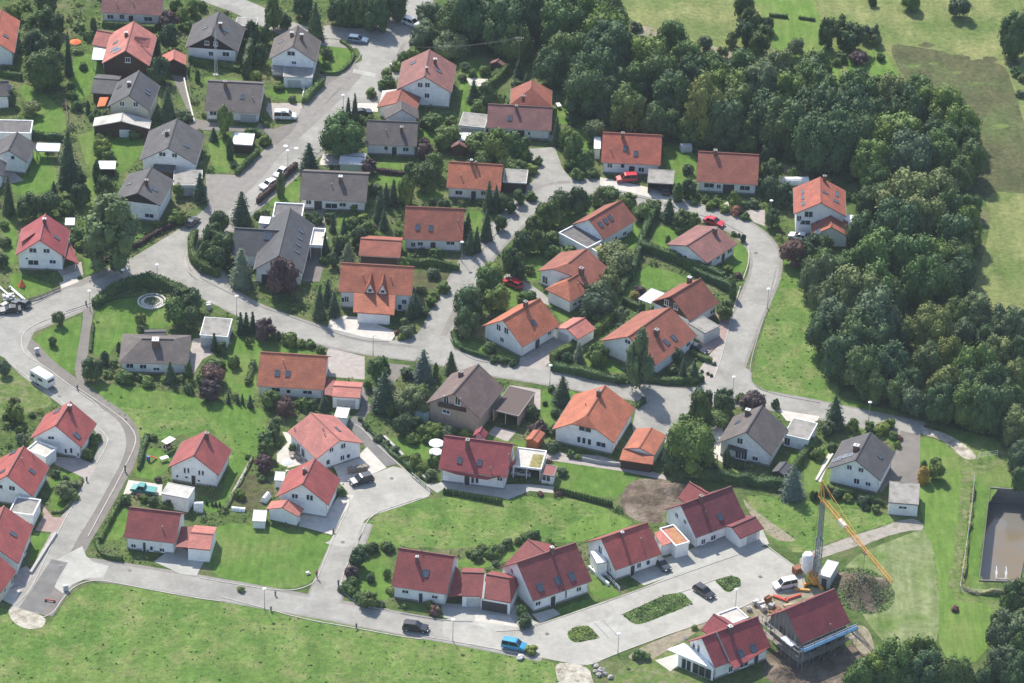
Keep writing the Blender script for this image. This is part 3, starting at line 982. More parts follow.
# ---------------- roads: pavements first, carriageways above them, kerbs last
ra = line_w('f', '422,-40 412,18 395,56 367,91 338,120 304,151 264,186 231,213 203,237 165,262 100,290 40,316 -30,344')
rb = line_w('f', '196,250 208,275 224,297 252,312 288,325 332,339 372,347 425,353 455,359 488,367 532,373 620,389 680,398 740,396 800,406 848,416 892,425 922,431')
rc = line_w('f', '415,352 435,338 445,315 461,286 477,258 497,235 517,216 530,200 545,189 575,185 610,189 644,198 688,209 723,219 748,231 765,249 767,272 753,304 741,332 731,359 722,385 715,399')
rcs = line_w('f', '549,192 550,172 541,148')
rd = line_w('f', '-10,330 14,346 30,366 57,386 88,409 110,423 117,440 113,458 101,480 82,514 64,542 44,585 28,612')
re = line_w('f', '55,566 90,570 132,576 222,591 288,603 332,611 398,624 455,634 510,645 545,652')
rf = line_w('f', '322,605 333,578 349,541 356,522')
rt = line_w('f', '160,-30 205,-6 245,8 268,20 300,34 345,42 385,40')
wlk = [('pavement', ra, 4.2, -5.6, 'sidewalk'), ('pavement', rb, 3.4, -3.4, 'sidewalk'), ('pavement', rc, 3.4, -3.4, 'sidewalk'), ('pavement', rd, 4.6, -3.4, 'asphalt_mid'), ('pavement', re, 3.7, -3.1, 'sidewalk'), ('pavement', rf, 3.3, -3.3, 'sidewalk')]
for n_, P_, l_, r_, m_ in wlk:
    strip(n_, P_, l_, r_, m_, None)
for P_, h_ in ((ra, 3.5), (rt, 3.2), (rb, 2.9), (rc, 2.75), (rcs, 3.0), (re, 2.8), (rf, 2.9)):
    strip('road', P_, h_, -h_, 'asphalt', None)
strip('road', rd, 2.0, -3.3, 'asphalt', None)
# junction areas
sheet('road', 'q0', '365,455 400,430 420,405 440,400 445,430 395,480 380,520 375,545 400,570 425,590 470,605 480,625 440,615 380,585 330,556 290,560 215,590 190,560', 'asphalt')
sheet('road', 'f', '-20,322 40,298 80,285 85,292 50,315 38,325 30,340 24,355 40,375 30,372 -20,345', 'asphalt')
sheet('road', '10', '560,110 680,130 760,130 960,70 1010,60 960,180 900,250 790,330 720,320 690,300 750,270 700,200 640,180 570,160', 'asphalt')
sheet('road', '22', '-20,330 40,350 120,320 170,350 215,340 235,380 260,430 330,470 420,470 400,520 200,480 -20,430', 'asphalt')
sheet('road', '32', '440,590 500,540 545,510 600,470 690,500 690,560 760,615 800,640 780,690 640,650 470,640', 'asphalt')
sheet('road', '04', '375,60 392,105 430,135 495,150 470,205 400,205 330,235 285,275 240,240 260,120', 'concrete_new')
sheet('road', '21', '560,270 620,220 640,150 620,90 700,85 735,170 800,245 900,260 870,285 780,275 690,280 620,310 580,330', 'asphalt')
sheet('road_patch', '04', '235,120 310,135 270,200 190,365 80,350 140,265', 'asphalt_dark')
sheet('road_patch', '04', '285,275 330,235 360,225 300,290 240,380 195,375', 'asphalt_mid')
sheet('gravel_heap', '04', '50,330 110,350 215,385 195,435 120,440 60,410 35,360', 'gravel')
sheet('plaza', '24', '200,380 330,405 440,445 545,440 650,410 900,322 1080,262 1210,205 1400,128 1560,75 1665,60 1720,100 1800,150 1850,200 1830,300 1700,290 1590,330 1450,380 1260,450 1010,540 900,590 840,605 700,580 560,550 400,520 190,480', 'plaza')
sheet('plaza', 'q2', '705,330 745,325 845,275 800,245 770,255 740,180 700,165 735,190 745,260 700,270 690,300 680,370 640,460 700,470 735,380', 'plaza') if False else None
sheet('turning_area', '13', '560,700 600,683 690,490 640,430 720,405 780,385 905,338 1000,425 1070,475 930,525 790,570 740,600 700,720', 'plaza')
sheet('lane', '13', '690,128 770,60 790,90 760,110 740,160 905,335 840,352 735,240 675,160', 'asphalt_dark')
sheet('footpath', '02', '378,228 420,212 425,240 410,330 385,580 350,540 340,500 378,270', 'asphalt_mid')
sheet('footpath', '43', '530,165 600,185 640,195 720,240 790,300 770,320 720,310 650,240 590,215 530,200', 'gravel')
sheet('track', '43', '245,690 330,655 460,600 540,600 545,640 470,640 330,683 250,720', 'track')
sheet('track', '44', '-20,110 80,65 200,22 330,-20 480,-70 540,-50 430,-5 200,75 80,115 -20,150', 'track')
# island beds and parking bays on the plaza
sheet('parking_bay', '34', '375,270 520,215 575,270 430,325', 'concrete_new')
sheet('parking_bay', '34', '-60,415 75,372 155,425 -30,490', 'concrete_new')
for s_, vw in (('95,370 300,278 380,272 425,325 190,418 150,415', '34'), ('520,215 600,195 640,205 642,240 590,270 570,268', '34'), ('760,455 790,430 860,420 915,480 800,502 770,485', '24')):
    sheet('planting_island', vw, s_, 'lawn')
for a_ in ('12,398 80,470', '-25,410 40,480'):
    strip('bay_marking', line_w('34', a_), .06, -.06, 'asphalt_dark', None, smooth=False)
# repaired trenches and patches in the asphalt
for P_, a_, b_, l_, r_ in ((smooth_line(ra), 8, 13, 1.4, .4), (smooth_line(rb), 22, 30, 2.2, 1.1), (smooth_line(rc), 6, 14, -.9, -2.2), (smooth_line(rc), 32, 38, 2.2, 1.1)):
    if len(P_[a_:b_]) > 1: strip('road_patch', P_[a_:b_], l_, r_, 'sidewalk', None, smooth=False)
# uneven edge of the brown field: tongues of the two grasslands into each other
for x_, y_, r_, m_ in ((985, 330, 22, 'dry_field'), (1010, 470, 18, 'dry_field'), (690, 240, 24, 'dry_field'), (560, 205, 26, 'brown_field'), (780, 262, 24, 'dry_field'), (850, 270, 28, 'brown_field'), (900, 575, 24, 'rough_meadow'), (700, 330, 14, 'rough_meadow'), (780, 380, 16, 'rough_meadow'), (500, 300, 20, 'rough_meadow'), (590, 290, 14, 'rough_meadow'), (960, 290, 30, 'brown_field'), (1030, 560, 26, 'brown_field')):
    sheet('field_patch', '40', ' '.join('%d,%d' % (x_ + r_ * 1.5 * math.cos(t * .785) * rng.uniform(.6, 1.2), y_ + r_ * .55 * math.sin(t * .785) * rng.uniform(.6, 1.2)) for t in range(8)), m_)
# drives and yards
for vw, s_, m_ in (('11', '25,200 165,205 270,112 345,40 450,-40 470,-20 300,200 80,420 30,330', 'sidewalk'), ('10', '430,560 480,475 560,395 640,340 705,285 725,315 600,440 480,570', 'sidewalk'), ('11', '560,110 635,105 640,160 540,160', 'paving_light'), ('11', '480,370 570,360 570,590 545,690 470,690', 'asphalt_mid'), ('10', '310,470 460,470 470,500 430,550 330,545 300,500', 'paving'),
                   ('10', '270,560 330,590 450,550 420,600 350,660 250,590', 'asphalt_mid'), ('10', '540,345 640,350 560,390 545,380', 'asphalt_mid'), ('00', '780,340 840,350 880,540 1000,560 1000,590 880,575 840,470', 'asphalt_mid'), ('10', '-60,520 20,560 300,590 280,605 -40,590', 'asphalt_mid'),
                   ('10', '720,470 810,470 810,510 700,500', 'paving_light'), ('20', '-60,630 250,500 270,560 250,520', 'asphalt_mid') if False else ('20', '640,610 720,620 740,640 640,640', 'paving'),
                   ('31', '0,215 215,260 340,300 330,330 200,300 0,250', 'paving_light'), ('31', '660,365 750,365 755,440 700,420', 'paving'), ('31', '540,355 580,325 600,330 560,375', 'paving_light'), ('22', '480,60 520,70 640,140 690,190 670,210 600,150 470,90', 'asphalt'),
                   ('22', '545,450 630,370 720,350 800,380 760,410 640,500 545,480', 'paving'), ('32', '525,235 590,280 570,360 480,440 420,400 470,360 545,290', 'paving_red'), ('32', '490,440 570,360 520,545 480,560 440,520', 'paving'),
                   ('12', '600,250 720,260 900,330 870,370 740,350 580,310', 'paving_light'), ('12', '585,400 750,440 750,545 570,530 570,450', 'paving'), ('12', '-20,360 130,350 140,380 0,460 -30,410', 'paving'), ('02', '880,360 930,350 930,440 880,520 860,440', 'paving'),
                   ('12', '740,560 765,560 765,683 730,683', 'asphalt_mid'), ('12', '850,470 960,480 940,500 870,570 850,560', 'asphalt_mid'), ('13', '600,340 700,320 760,260 850,355 780,385 720,405 640,430 620,370', 'paving_light'), ('13', '590,545 640,470 700,480 690,500 600,660 450,620 460,570', 'paving_light'),
                   ('13', '375,190 410,195 420,240 500,260 500,330 400,355 350,330 350,290 400,240', 'paving_light'), ('03', '245,305 360,310 445,345 400,410 340,380 250,340', 'paving'), ('03', '585,410 740,430 735,480 600,470 560,480', 'paving_light'), ('03', '185,510 240,580 300,580 250,650 160,640 200,570', 'paving_red'),
                   ('04', '60,180 120,150 160,190 120,235 60,330 0,300', 'paving'), ('04', '700,130 800,60 940,110 895,195 820,185', 'concrete_new'), ('04', '-20,280 100,240 60,330 20,310', 'paving_light'), ('23', '110,430 200,420 460,430 590,430 705,440 700,470 590,460 490,500 460,490 200,450 170,470', 'concrete_new'),
                   ('23', '400,200 430,165 530,190 490,235', 'paving'), ('22', '500,570 640,590 640,680 620,683 480,620', 'paving'), ('33', '170,55 430,50 380,140 300,240 240,290 140,200', 'asphalt'), ('33', '0,300 100,330 300,390 300,410 100,370 -260,315 -250,280', 'paving'),
                   ('32', '0,570 480,600 430,690 170,690 60,640', 'asphalt') if False else ('33', '810,90 1000,120 980,160 850,140', 'paving_light'), ('43', '440,185 530,205 525,430 400,410 350,470 330,400 420,280', 'asphalt_mid'), ('24', '190,320 370,330 560,330 610,400 640,410 545,440 440,445 200,385 190,350', 'concrete_new'), ('24', '600,370 700,345 730,370 640,410', 'concrete_new'),
                   ('24', '345,365 500,380 540,430 340,400', 'paving_light'), ('34', '250,130 340,100 560,20 650,90 640,90 300,205 200,240 140,200', 'concrete_new'), ('34', '560,20 740,-20 770,50 640,95', 'concrete_new'), ('34', '250,580 370,545 360,600 320,630', 'flatroof_pale'),
                   ('34', '690,320 800,280 1000,240 1060,300 1000,420 850,520 760,430 700,380 560,390', 'dry_soil'), ('34', '350,450 540,392 480,420 400,480 300,540 200,600 100,560', 'dry_soil'), ('34', '740,560 830,520 900,560 1100,540 1180,480 1230,580 1160,700 760,700', 'dirt'), ('44', '200,420 290,420 330,540 260,560 210,470', 'dry_soil'),
                   ('24', '700,585 860,605 880,683 920,760 740,760 720,683', 'gravel'), ('01', '-20,175 60,190 110,230 40,245 -20,240', 'paving') , ('01', '300,625 370,600 380,660 300,690 260,640', 'paving'), ('01', '285,665 360,640 370,660 290,690', 'paving_light'),
                   ('02', '270,105 350,80 360,100 280,130', 'paving_light'), ('33', '500,160 560,160 560,330 520,310', 'paving_light'), ('43', '110,290 130,290 75,420 50,410', 'paving_light'), ('32', '480,215 500,215', 'paving') if False else ('11', '500,495 580,485 580,520 520,540', 'paving_light'),
                   ('20', '300,355 400,360 400,395 320,390', 'paving_light'), ('30', '920,600 1000,600 1000,640 920,640', 'lawn')):
    sheet('driveway', vw, s_, m_)
# kerbs seen in the photo
for vw, s_, m_ in (('02', '385,215 200,275 130,310 100,345 95,390 120,440 200,480 300,560 420,640 470,690', 'kerb_stone'), ('03', '360,-5 480,75 570,140 615,195 620,245 580,330 530,430 470,540 400,670', 'kerb_stone'),
                   ('03', '430,160 490,210 490,250 440,335', 'kerb_stone'), ('03', '395,415 350,500 300,580 250,680', 'kerb_stone'), ('04', '250,20 200,130 140,260 75,325', 'kerb_stone'), ('04', '195,385 245,365 290,290 350,235 430,215 500,222 700,262 900,298 1010,312', 'kerb_stone'),
                   ('14', '90,290 300,345 480,395 700,432 900,470 1010,485', 'kerb_stone'), ('24', '90,468 250,495 430,528 560,552', 'kerb_stone'), ('14', '0,205 200,240 340,262 430,262 500,240 530,215 560,140 610,20', 'kerb_stone'), ('13', '612,670 700,490 640,428', 'kerb_stone'), ('13', '722,690 770,570 900,525 1010,490', 'kerb_stone'),
                   ('14', '740,0 690,100 650,190 640,250 670,290 740,335 860,350', 'kerb_stone'), ('13', '690,150 740,175 800,245 905,340 1000,425', 'kerb_stone'), ('24', '0,365 200,400 330,405', 'kerb_grey'), ('24', '440,448 545,443 650,413 905,325 1000,290', 'kerb_stone'), ('34', '0,325 300,213 640,95', 'kerb_stone'),
                   ('34', '690,318 540,388 350,448 100,540 0,582', 'kerb_stone'), ('34', '745,45 800,90 905,165', 'kerb_stone'), ('34', '95,372 300,280 378,270 520,213 600,193', 'kerb_stone'), ('31', '650,683 680,600 675,520 650,490', 'kerb_stone'), ('32', '640,120 600,250 560,420 520,540', 'kerb_stone'),
                   ('02', '55,480 150,550 250,620 330,690', 'kerb_stone'), ('11', '560,90 420,190 250,340', 'kerb_grey'), ('10', '550,395 470,480 440,545', 'kerb_grey'), ('zp', '0,660 400,500 820,290', 'kerb_grey'), ('02', '420,195 300,235', 'kerb_grey'), ('21', '330,600 420,490 510,400', 'kerb_grey'),
                   ('31', '0,258 200,310 380,365 560,420 650,470', 'kerb_grey'), ('32', '800,40 760,220 690,440 680,530 700,570 780,610 1000,650', 'kerb_grey'), ('12', '0,80 130,150 280,215 460,275 620,335 750,370 860,372', 'kerb_grey'), ('12', '160,275 330,345 480,385 590,405', 'kerb_grey'),
                   ('22', '225,330 250,400 330,455 420,470', 'kerb_grey'), ('01', '850,560 840,600 860,650 920,690', 'kerb_stone'), ('10', '540,340 640,345 700,290 740,250 700,195 640,180 570,175', 'kerb_grey')):
    kerb(vw, s_, m_)
# white paint marks and manholes
for x, y, r_ in ((390, 73, .7), (438, 83, .7)):
    q = gp(*V('11', x, y), 0)
    C_ = [(q[0] + r_ * .7 * math.cos(t * .393), q[1] + r_ * .7 * math.sin(t * .393)) for t in range(16)]
    tag(MB().add([(c[0], c[1], ZM) for t, c in enumerate(C_) for ZM in [.05]], [tuple(range(16))]).build('road_marking', M['white_paint']), kind='structure')
sheet('road_marking', '10', '700,314 805,336 795,352 695,332', 'concrete_new')
for vw, x, y in (('04', 275, 150), ('34', 730, 200), ('24', 670, 460), ('13', 873, 403), ('14', 650, 42), ('02', 270, 620), ('31', 710, 560), ('34', 390, 480), ('22', 330, 110), ('04', 590, 170)):
    q = gp(*V(vw, x, y), 0)
    tag(MB().cyl((q[0], q[1], .02), .38, Z[0] + .05, 14).build('manhole_cover', M['darksteel']), kind='structure')
# ------------------------------------------------------------------ houses, row by row from the back of the photograph
house('brick_roofed_house', 'white house with plain red tiled roof cut off by the top left picture edge', 'upper left red house', '00',
      'n0:62,240 n1:88,92 r0:-20,192 r1:8,45', 3.6, roof='tilered', sky='25,165', w0=4.6)
H = house('long_house', 'long white house with pale red roof and two roof vents at the top edge', 'pale red roofed house at the top', '00',
      'n0:455,55 n1:735,70 r0:470,-25 r1:745,-12', 2.8, roof='mauve', win='503,76,1.5,1.1;555,76;675,86,1.9,1.2', door='597,85', vent='530,15;605,12', pitch=32)
# red cross-roofed house with pergola
H = house('gabled_house', 'red roofed house with timber gable, shed dormer and solar panels behind the dark gabled house', 'timber gabled red house', 'zg',
      'n0:345,298 r0:207,215 f0:90,272 r1:260,60 n1:372,135', 4.3, roof='pinkred', wall='timber', win='225,262', solar='155,205,1.2,2.2;172,212,1.2,2.2', sky='160,172', chim='217,138,1', pitch=38)
walls_under(H.root, 'gable_infill', 'zg', '197,232,4.6 250,240,4.4 248,290,1.6 200,285,1.6', 'white', zb=0)
panel(H.root, 'dormer_roof', 'zg', '262,138,7.6 345,150,7.2 335,197,5.9 252,178,6.3', 'roof_pinkred')
body(H.root, 'zg', 'n0:45,188 n1:118,190 r0:50,113 r1:190,120', 2.9, roof='pinkred', wall='white', names=('wing_wall', 'wing_roof'), pitch=30, name='wing')
flat('pergola', 'white pergola terrace roof beside the timber gabled red house', None, 'zg', 'n0:38,258 n1:100,262 f0:45,200 f1:112,200', 2.5, roof='tarp_white', wall='frame_white', open_='nflr', cat='pergola', group='terrace roofs')
house('small_garage', 'small garage with bright red gable roof beside the timber gabled red house', 'small red roofed garage', 'zg',
      'n0:522,300 r0:468,262 f0:415,272 r1:470,200 n1:540,240 f1:392,240', 2.4, cat='garage', group='garages and carports', roof='pinkred', wall='timber', gv=.3, ov=.3, pitch=28)
H = house('gabled_house', 'dark roofed house with black timber gable over a white ground floor by the lattice mast', 'dark house with black timber gable', 'z5',
      'f0:40,408 r0:275,305 n0:490,440 r1:340,85 n1:548,245', 3.0, roof='grey', gable=('darkwood', 3.0), win='265,458,1.1,1.2;392,462,1.6,1.2;230,365,1,1;305,372,1,1', sky='388,262;215,238', chim='345,235,1', pitch=30)
flat('flat_garage', 'garage with pale flat roof right of the house with black timber gable', None, 'z5', 'n0:478,190 n1:648,238 f0:478,140 f1:660,185', 2.7, roof='flatroof', garage='570,265')
H = house('gabled_house', 'dark grey roofed house with cream gable behind a wide light grey carport roof', 'cream gabled house', 'zg',
      'f0:118,502 r0:235,448 n0:335,535 r1:278,318 n1:398,395', 4.4, roof='darkgrey', wall='cream', win='195,492;267,495', sky='332,420;328,437;182,405', chim='232,400,.9', pitch=36)
body(H.root, 'zg', 'n0:35,438 n1:150,440 r0:40,365 r1:190,362', 2.7, roof='grey', wall='timber', names=('wing_wall', 'wing_roof'), pitch=18, name='wing')
panel(H.root, 'awning', 'zg', '62,508,2.1 105,503,2.1 124,458,2.7 78,458,2.7', 'awning_orange', .05)
house('wide_carport', 'low wide carport with light grey gable roof and timber front before the cream gabled house', 'carport with light grey gable roof', 'zg',
      'f0:18,607 r0:230,585 n0:318,625 r1:240,533 n1:332,577 f1:32,572', 2.6, cat='carport', group='garages and carports', roof='flatroof_pale', wall='timber', garage='225,645,3.6,1.9', pitch=14, psig=1.5, ov=.3, gv=.3)
H = house('gabled_house', 'dark brown gabled house with white front and garage below, by the street corner', 'dark street corner house', '10',
      'f0:315,263 r0:425,215 n0:528,283 r1:445,110 n1:548,190', 4.6, roof='greybrown', win='415,243,1.8,1.2;428,285,1.1,.8', sky='370,190', chim='418,165,1;463,180,1.1', pitch=34)
flat('garage_wing', None, None, '10', 'n0:378,345 n1:510,350 f0:385,306 f1:520,308', 2.8, root=H.root, names=('garage_wall', 'garage_roof'), garage='430,362,3,1.9')
panel(H.root, 'porch_roof', '10', '325,322,2.7 382,330,2.7 385,292,2.9 330,290,2.9', 'flatroof')
H = house('long_house', 'long dark brown roofed house with tall chimney beside the white camper van', 'long dark roofed house with tall chimney', '10',
      'n0:20,503 n1:270,515 r0:35,372 r1:292,378', 2.7, roof='greybrown', win='60,515,1.6,1.1', garage='220,528,3.4,1.9', chim='115,395,1.4,.7', sky='193,440', pitch=27, vent='240,450')
house('gabled_house', 'dark grey gabled house with white front gable and large white roof skylight', 'dark grey house with white skylight', '01',
      'f0:640,135 r0:765,80 n0:890,160 r1:800,-52 n1:938,20', 3.4, roof='grey', win='740,110,1.5,1.1;795,115,1.2,1.1', solar='758,10,1.3,1.8', sky='848,72', chim='760,25,.9', pitch=30)
flat('flat_garage', 'double garage with brown grey flat roof before the house with white skylight', None, '01', 'n0:785,250 n1:915,255 f0:795,200 f1:928,165', 2.7, roof='flatroof', garage='855,270')
panel(empty('lean_to', gp(*V('01', 750, 190), 0)), 'roof', '01', '690,185,2.3 800,195,2.3 800,160,2.6 700,155,2.6', 'roof_grey')
o_ = [o for o in COL.objects if o.name == 'lean_to'][0]; tag(o_, 'low grey lean-to roof between two dark grey gabled houses', 'lean-to', 'garages and carports')
walls_under(o_, 'wall', '01', '700,183,2.2 790,190,2.2 795,165,2.2 705,160,2.2', 'timber')
house('gabled_house', 'dark grey gabled house with timber gable half hidden by the big birch', 'dark house behind the birch', '01',
      'f0:535,275 r0:625,305 n0:738,380 r1:675,158 n1:788,230', 4.4, roof='grey', gable=('darkwood', 4.2), win='680,390,2.0,1.1', chim='668,250,1.2', sky='590,245;705,272', pitch=31)
H = house('gabled_house', 'grey roofed house at the left edge with white gable facing a lawn', 'grey house at the left edge', '01',
      'r0:45,100 n0:120,148 r1:75,0 n1:165,70 f0:-45,122', 3.2, roof='grey', win='58,125,.9,1.0', pitch=32)
body(H.root, '01', 'n1:28,150 r1:-20,118 n0:15,215 r0:-35,180', 2.9, roof='darkgrey', names=('wing_wall', 'wing_roof'), pitch=32, name='wing', L0=5)
flat('flat_garage', 'long garage with flat grey roof and white rim at the left edge', 'flat garage at the left edge', '00', 'n0:-70,603 n1:142,606 f0:-60,546 f1:155,551', 2.7, roof='flatroof_dark', trim='frame_white', parapet=.12)
flat('pergola', 'white terrace roof on posts beside the grey house at the left edge', None, '01', 'n0:163,88 n1:270,92 f0:168,65 f1:274,69', 2.3, roof='tarp_white', wall='timber', open_='nflr', cat='pergola', group='terrace roofs')
house('gabled_house', 'house with weathered grey roof at the left edge below the red house', None, '00',
      'n0:-70,438 n1:62,440 r0:-62,372 r1:25,372', 3.2, roof='greybrown', sky='42,400', pitch=32)
H = house('gabled_house', 'crimson roofed white house with carport side roof and front lawn by the left road', 'crimson roofed house', '01',
      'f0:72,562 r0:182,506 n0:296,580 r1:205,378 n1:318,460', 3.7, roof='crimson', win='150,548,1.6,1.2;212,550,1.4,1.1;240,600,1.4,1.0;152,603,2.2,1.3;122,585,.6,.6', sky='258,490', chim='203,425,1.1', pitch=38)
panel(H.root, 'carport_roof', '01', '284,578,3.5 360,610,2.4 322,512,2.4 306,515,3.3', 'roof_crimson')
for xy in ('345,632', '318,540'):
    q = gp(*V('01', *[float(t) for t in xy.split(',')]), 0); l = world_to_root(H.root, q)
    MB().box((l[0], l[1], 1.15), (.14, .14, 2.3)).build('carport_post', M['frame_white'], H.root)
panel(H.root, 'dormer_roof', '01', '94,512,5.2 155,470,6.6 158,460,6.7 92,462,5.4', 'roof_crimson')
H = house('gabled_house', 'tall white gabled house with mauve red roof left of the wood', 'mauve roofed gabled house', '20',
      'f0:-14,400 r0:110,355 n0:238,420 r1:135,222 n1:253,298', 4.2, roof='mauve', win='92,387;125,387;123,435', chim='160,290,1.2;122,320,.7,.4', sky='60,287;178,325', pitch=36)
H = house('garage_house', 'low garage with red gable roof, one slope painted sunlit pale, beside the mauve roofed house', 'pale and red garage roof', '10',
      'f0:810,488 r0:905,468 n0:985,510 r1:910,402 n1:1003,455 f1:828,412', 2.7, cat='garage', group='garages and carports', roof='rust', pitch=20, psig=2)
panel(H.root, 'sunlit_roof_paint', '10', '812,487,2.75 903,467,3.9 908,404,3.9 830,413,2.75', 'flatroof_pale', .06)  # sunlight on the left slope, painted as a pale sheet over the red roof
H = house('long_house', 'long white house with dark weathered roof and chimney below the red garage roof', 'white house with dark weathered roof', '10',
      'n0:752,655 n1:990,668 r0:762,548 r1:992,556', 2.8, roof='greybrown', win='848,675,.9,1.1;937,680,1.3,1.1', door='885,690', chim='918,600,1.2', vent='848,600', pitch=30)
body(H.root, '10', 'n0:992,540 n1:998,500 f0:842,548 r0:920,495', 3.2, roof='greybrown', names=('wing_wall', 'wing_roof'), pitch=30, name='wing')
H = house('long_house', 'long white house with mauve red roof and flat garage on its left, near the wood', 'long mauve roofed house', '20',
      'n0:398,578 n1:690,598 r0:398,472 r1:695,490', 2.7, roof='mauve', win='437,602,1.1,1.2;486,602,.6,1;506,604,.6,1;588,608,.6,.9', door='548,615,1.8,2.1', chim='530,500,1,.5', sky='500,538', pitch=31)
flat('garage_wing', None, None, '20', 'n0:255,572 n1:395,578 f0:300,516 f1:397,520', 2.7, root=H.root, names=('garage_wall', 'garage_roof'), garage='340,597,5.0,2.1')
house('hipped_house', 'orange hipped roof rising behind the long mauve roofed house', 'orange hipped house', '20',
      'f0:490,475 n0:700,480 r0:598,402 r1:622,368 n1:672,408', 3.0, roof='rust', hip=(3.4, 0), chim='562,455,1', pitch=33)
house('garden_shed', 'little garden shed with faded red roof at the edge of the wood', 'faded red garden shed', '20',
      'n0:475,303 n1:478,288 r0:430,275 f0:415,292', 2.0, cat='shed', group='garden sheds', roof='mauve', wall='timber', ov=.2, gv=.2, pitch=28)
house('garden_hut', 'small brown roofed hut between bushes below the flat garage', None, '20', 'f0:232,672 r0:268,655 n0:305,672 r1:270,640', 2.1, cat='shed', group='garden sheds', roof='mauve', wall='timber', ov=.2, gv=.2, pitch=30)
flat('white_shed', 'small shed with white flat roof above the brown roofed hut', None, '20', 'n0:262,632 n1:322,636 f0:262,608 f1:325,612', 2.1, roof='tarp_white', wall='timber', cat='shed', group='garden sheds')
H = house('long_house', 'red roofed white house with red van before it and white lean-to on its left', 'red house with red van', '31',
      'n0:5,145 n1:277,163 r0:12,10 r1:282,25', 3.0, roof='tilered', win='45,160;103,163,.9,1.1;188,180,1.3,1.2', door='145,178,1.2,2.1', chim='103,35,1.2,.6', sky='115,85;163,107', vent='50,95', pitch=33)
flat('lean_to', None, None, '21', 'n0:885,82 n1:912,85 f0:886,32 f1:914,36', 2.6, root=H.root, names=('annex_wall', 'annex_roof'), roof='tarp_white')
house('garden_hut', 'tiny red roofed shed behind the red house with red van', None, '31', 'n0:222,5 n1:280,12 r0:225,-18 r1:285,-10', 2.2, cat='shed', group='garden sheds', roof='rust', wall='timber', ov=.2, gv=.2, pitch=28)
flat('carport', 'open double carport with grey flat roof next to the red van', 'double carport', '31', 'n0:215,240 n1:335,246 f0:222,178 f1:340,184', 2.6, roof='flatroof', wall='timber', open_='n', trim='gutter', cat='carport')
H = house('long_house', 'long white house with brown red roof in front of the wood', 'brown red house', '31',
      'n0:440,235 n1:720,250 r0:447,95 r1:725,115', 2.8, roof='rust', win='497,252,2.2,1.2;541,257,1,1.1;660,264,2.2,1.2', door='585,268,2.4,2.2', chim='525,110,1,.7', pitch=31)
H = house('gabled_house', 'tall white house with red roof, skylights and white canopy by the wood', 'tall red wood edge house', 'ze',
      'r0:360,348 n0:565,415 f0:108,410 r1:350,92 n1:548,225', 5.2, roof='tilered', win='245,420,1.8,1.5;150,455,1,1.4;215,490,2.2,1.2', sky='195,230,1.6,.7;195,278,1.6,.7;198,330,1.6,.7;480,310,1,1.4;485,250,2.2,.8;385,235,.8,1.3', chim='378,135,1.2', pitch=38)
body(H.root, 'ze', 'f0:258,580 r0:448,553 n0:610,610 r1:442,388 n1:560,500', 2.7, roof='rust', names=('annex_wall', 'annex_roof'), sky='318,478,1.8,.6;325,572,2.0,1.2', pitch=33, name='annex')
panel(H.root, 'canopy', 'ze', '548,530,2.6 650,532,2.6 640,428,2.9 500,420,2.9', 'tarp_white', .06)
H = house('long_house', 'long bungalow with brown grey roof and purple hedge toward the street', 'bungalow with purple hedge', '11',
      'n0:455,312 n1:757,330 r0:462,188 r1:770,200', 2.7, roof='greybrown', win='495,328,1.2,1.1;598,345,2.6,1.3;650,340,1.5,1;706,347,1.3,1.1', door='538,340,1.6,2.1', chim='640,235,1.3,.75', pitch=27, vent='600,255')
house('metal_garage', 'pale green garage with silver sheet metal roof behind the bungalow', 'silver roofed garage', '11',
      'n0:632,152 n1:750,158 r0:640,118 r1:755,122', 2.5, cat='garage', group='garages and carports', roof='zinc', wall='greenwall', pitch=12, psig=1, ov=.2, gv=.2)
H = house('large_house', 'large slate grey house with cross roof, four skylights and purple tree in front', 'large slate grey house', 'zh',
      'r0:362,386 n0:532,500 f0:195,472 r1:445,48 n1:607,172', 3.4, roof='darkgrey', win='335,437,1.7,1.4;392,440,1.7,1.4', door='275,505,1.5,2.2', sky='522,215,.9,1.2;512,262,.9,1.2;500,305,.9,1.2;490,352,.9,1.2', pitch=35)
body(H.root, 'zh', 'n0:45,372 r0:65,190 r1:392,210', 2.9, roof='darkgrey', names=('wing_wall', 'wing_roof'), sky='292,245,1.6,1.8', pitch=33, name='wing')
flat('terrace_wing', None, None, 'zh', 'n0:320,115 n1:530,130 f0:345,25 f1:540,32', 3.0, root=H.root, names=('terrace_wall', 'terrace_roof'), roof='flatroof_dark', trim='frame_white', parapet=.3)
flat('balcony', None, None, 'zh', 'n0:575,320 n1:665,325 f0:605,200 f1:685,205', 2.9, root=H.root, names=('balcony_posts', 'balcony_floor'), roof='flatroof_pale', trim='frame_white', parapet=.5, wall='frame_white', open_='nflr')
flat('dormer_box', None, None, 'zh', 'n0:230,150 n1:300,150 f0:245,122 f1:312,126', 4.3, root=H.root, names=('dormer_wall', 'dormer_roof'), roof='tarp_white')
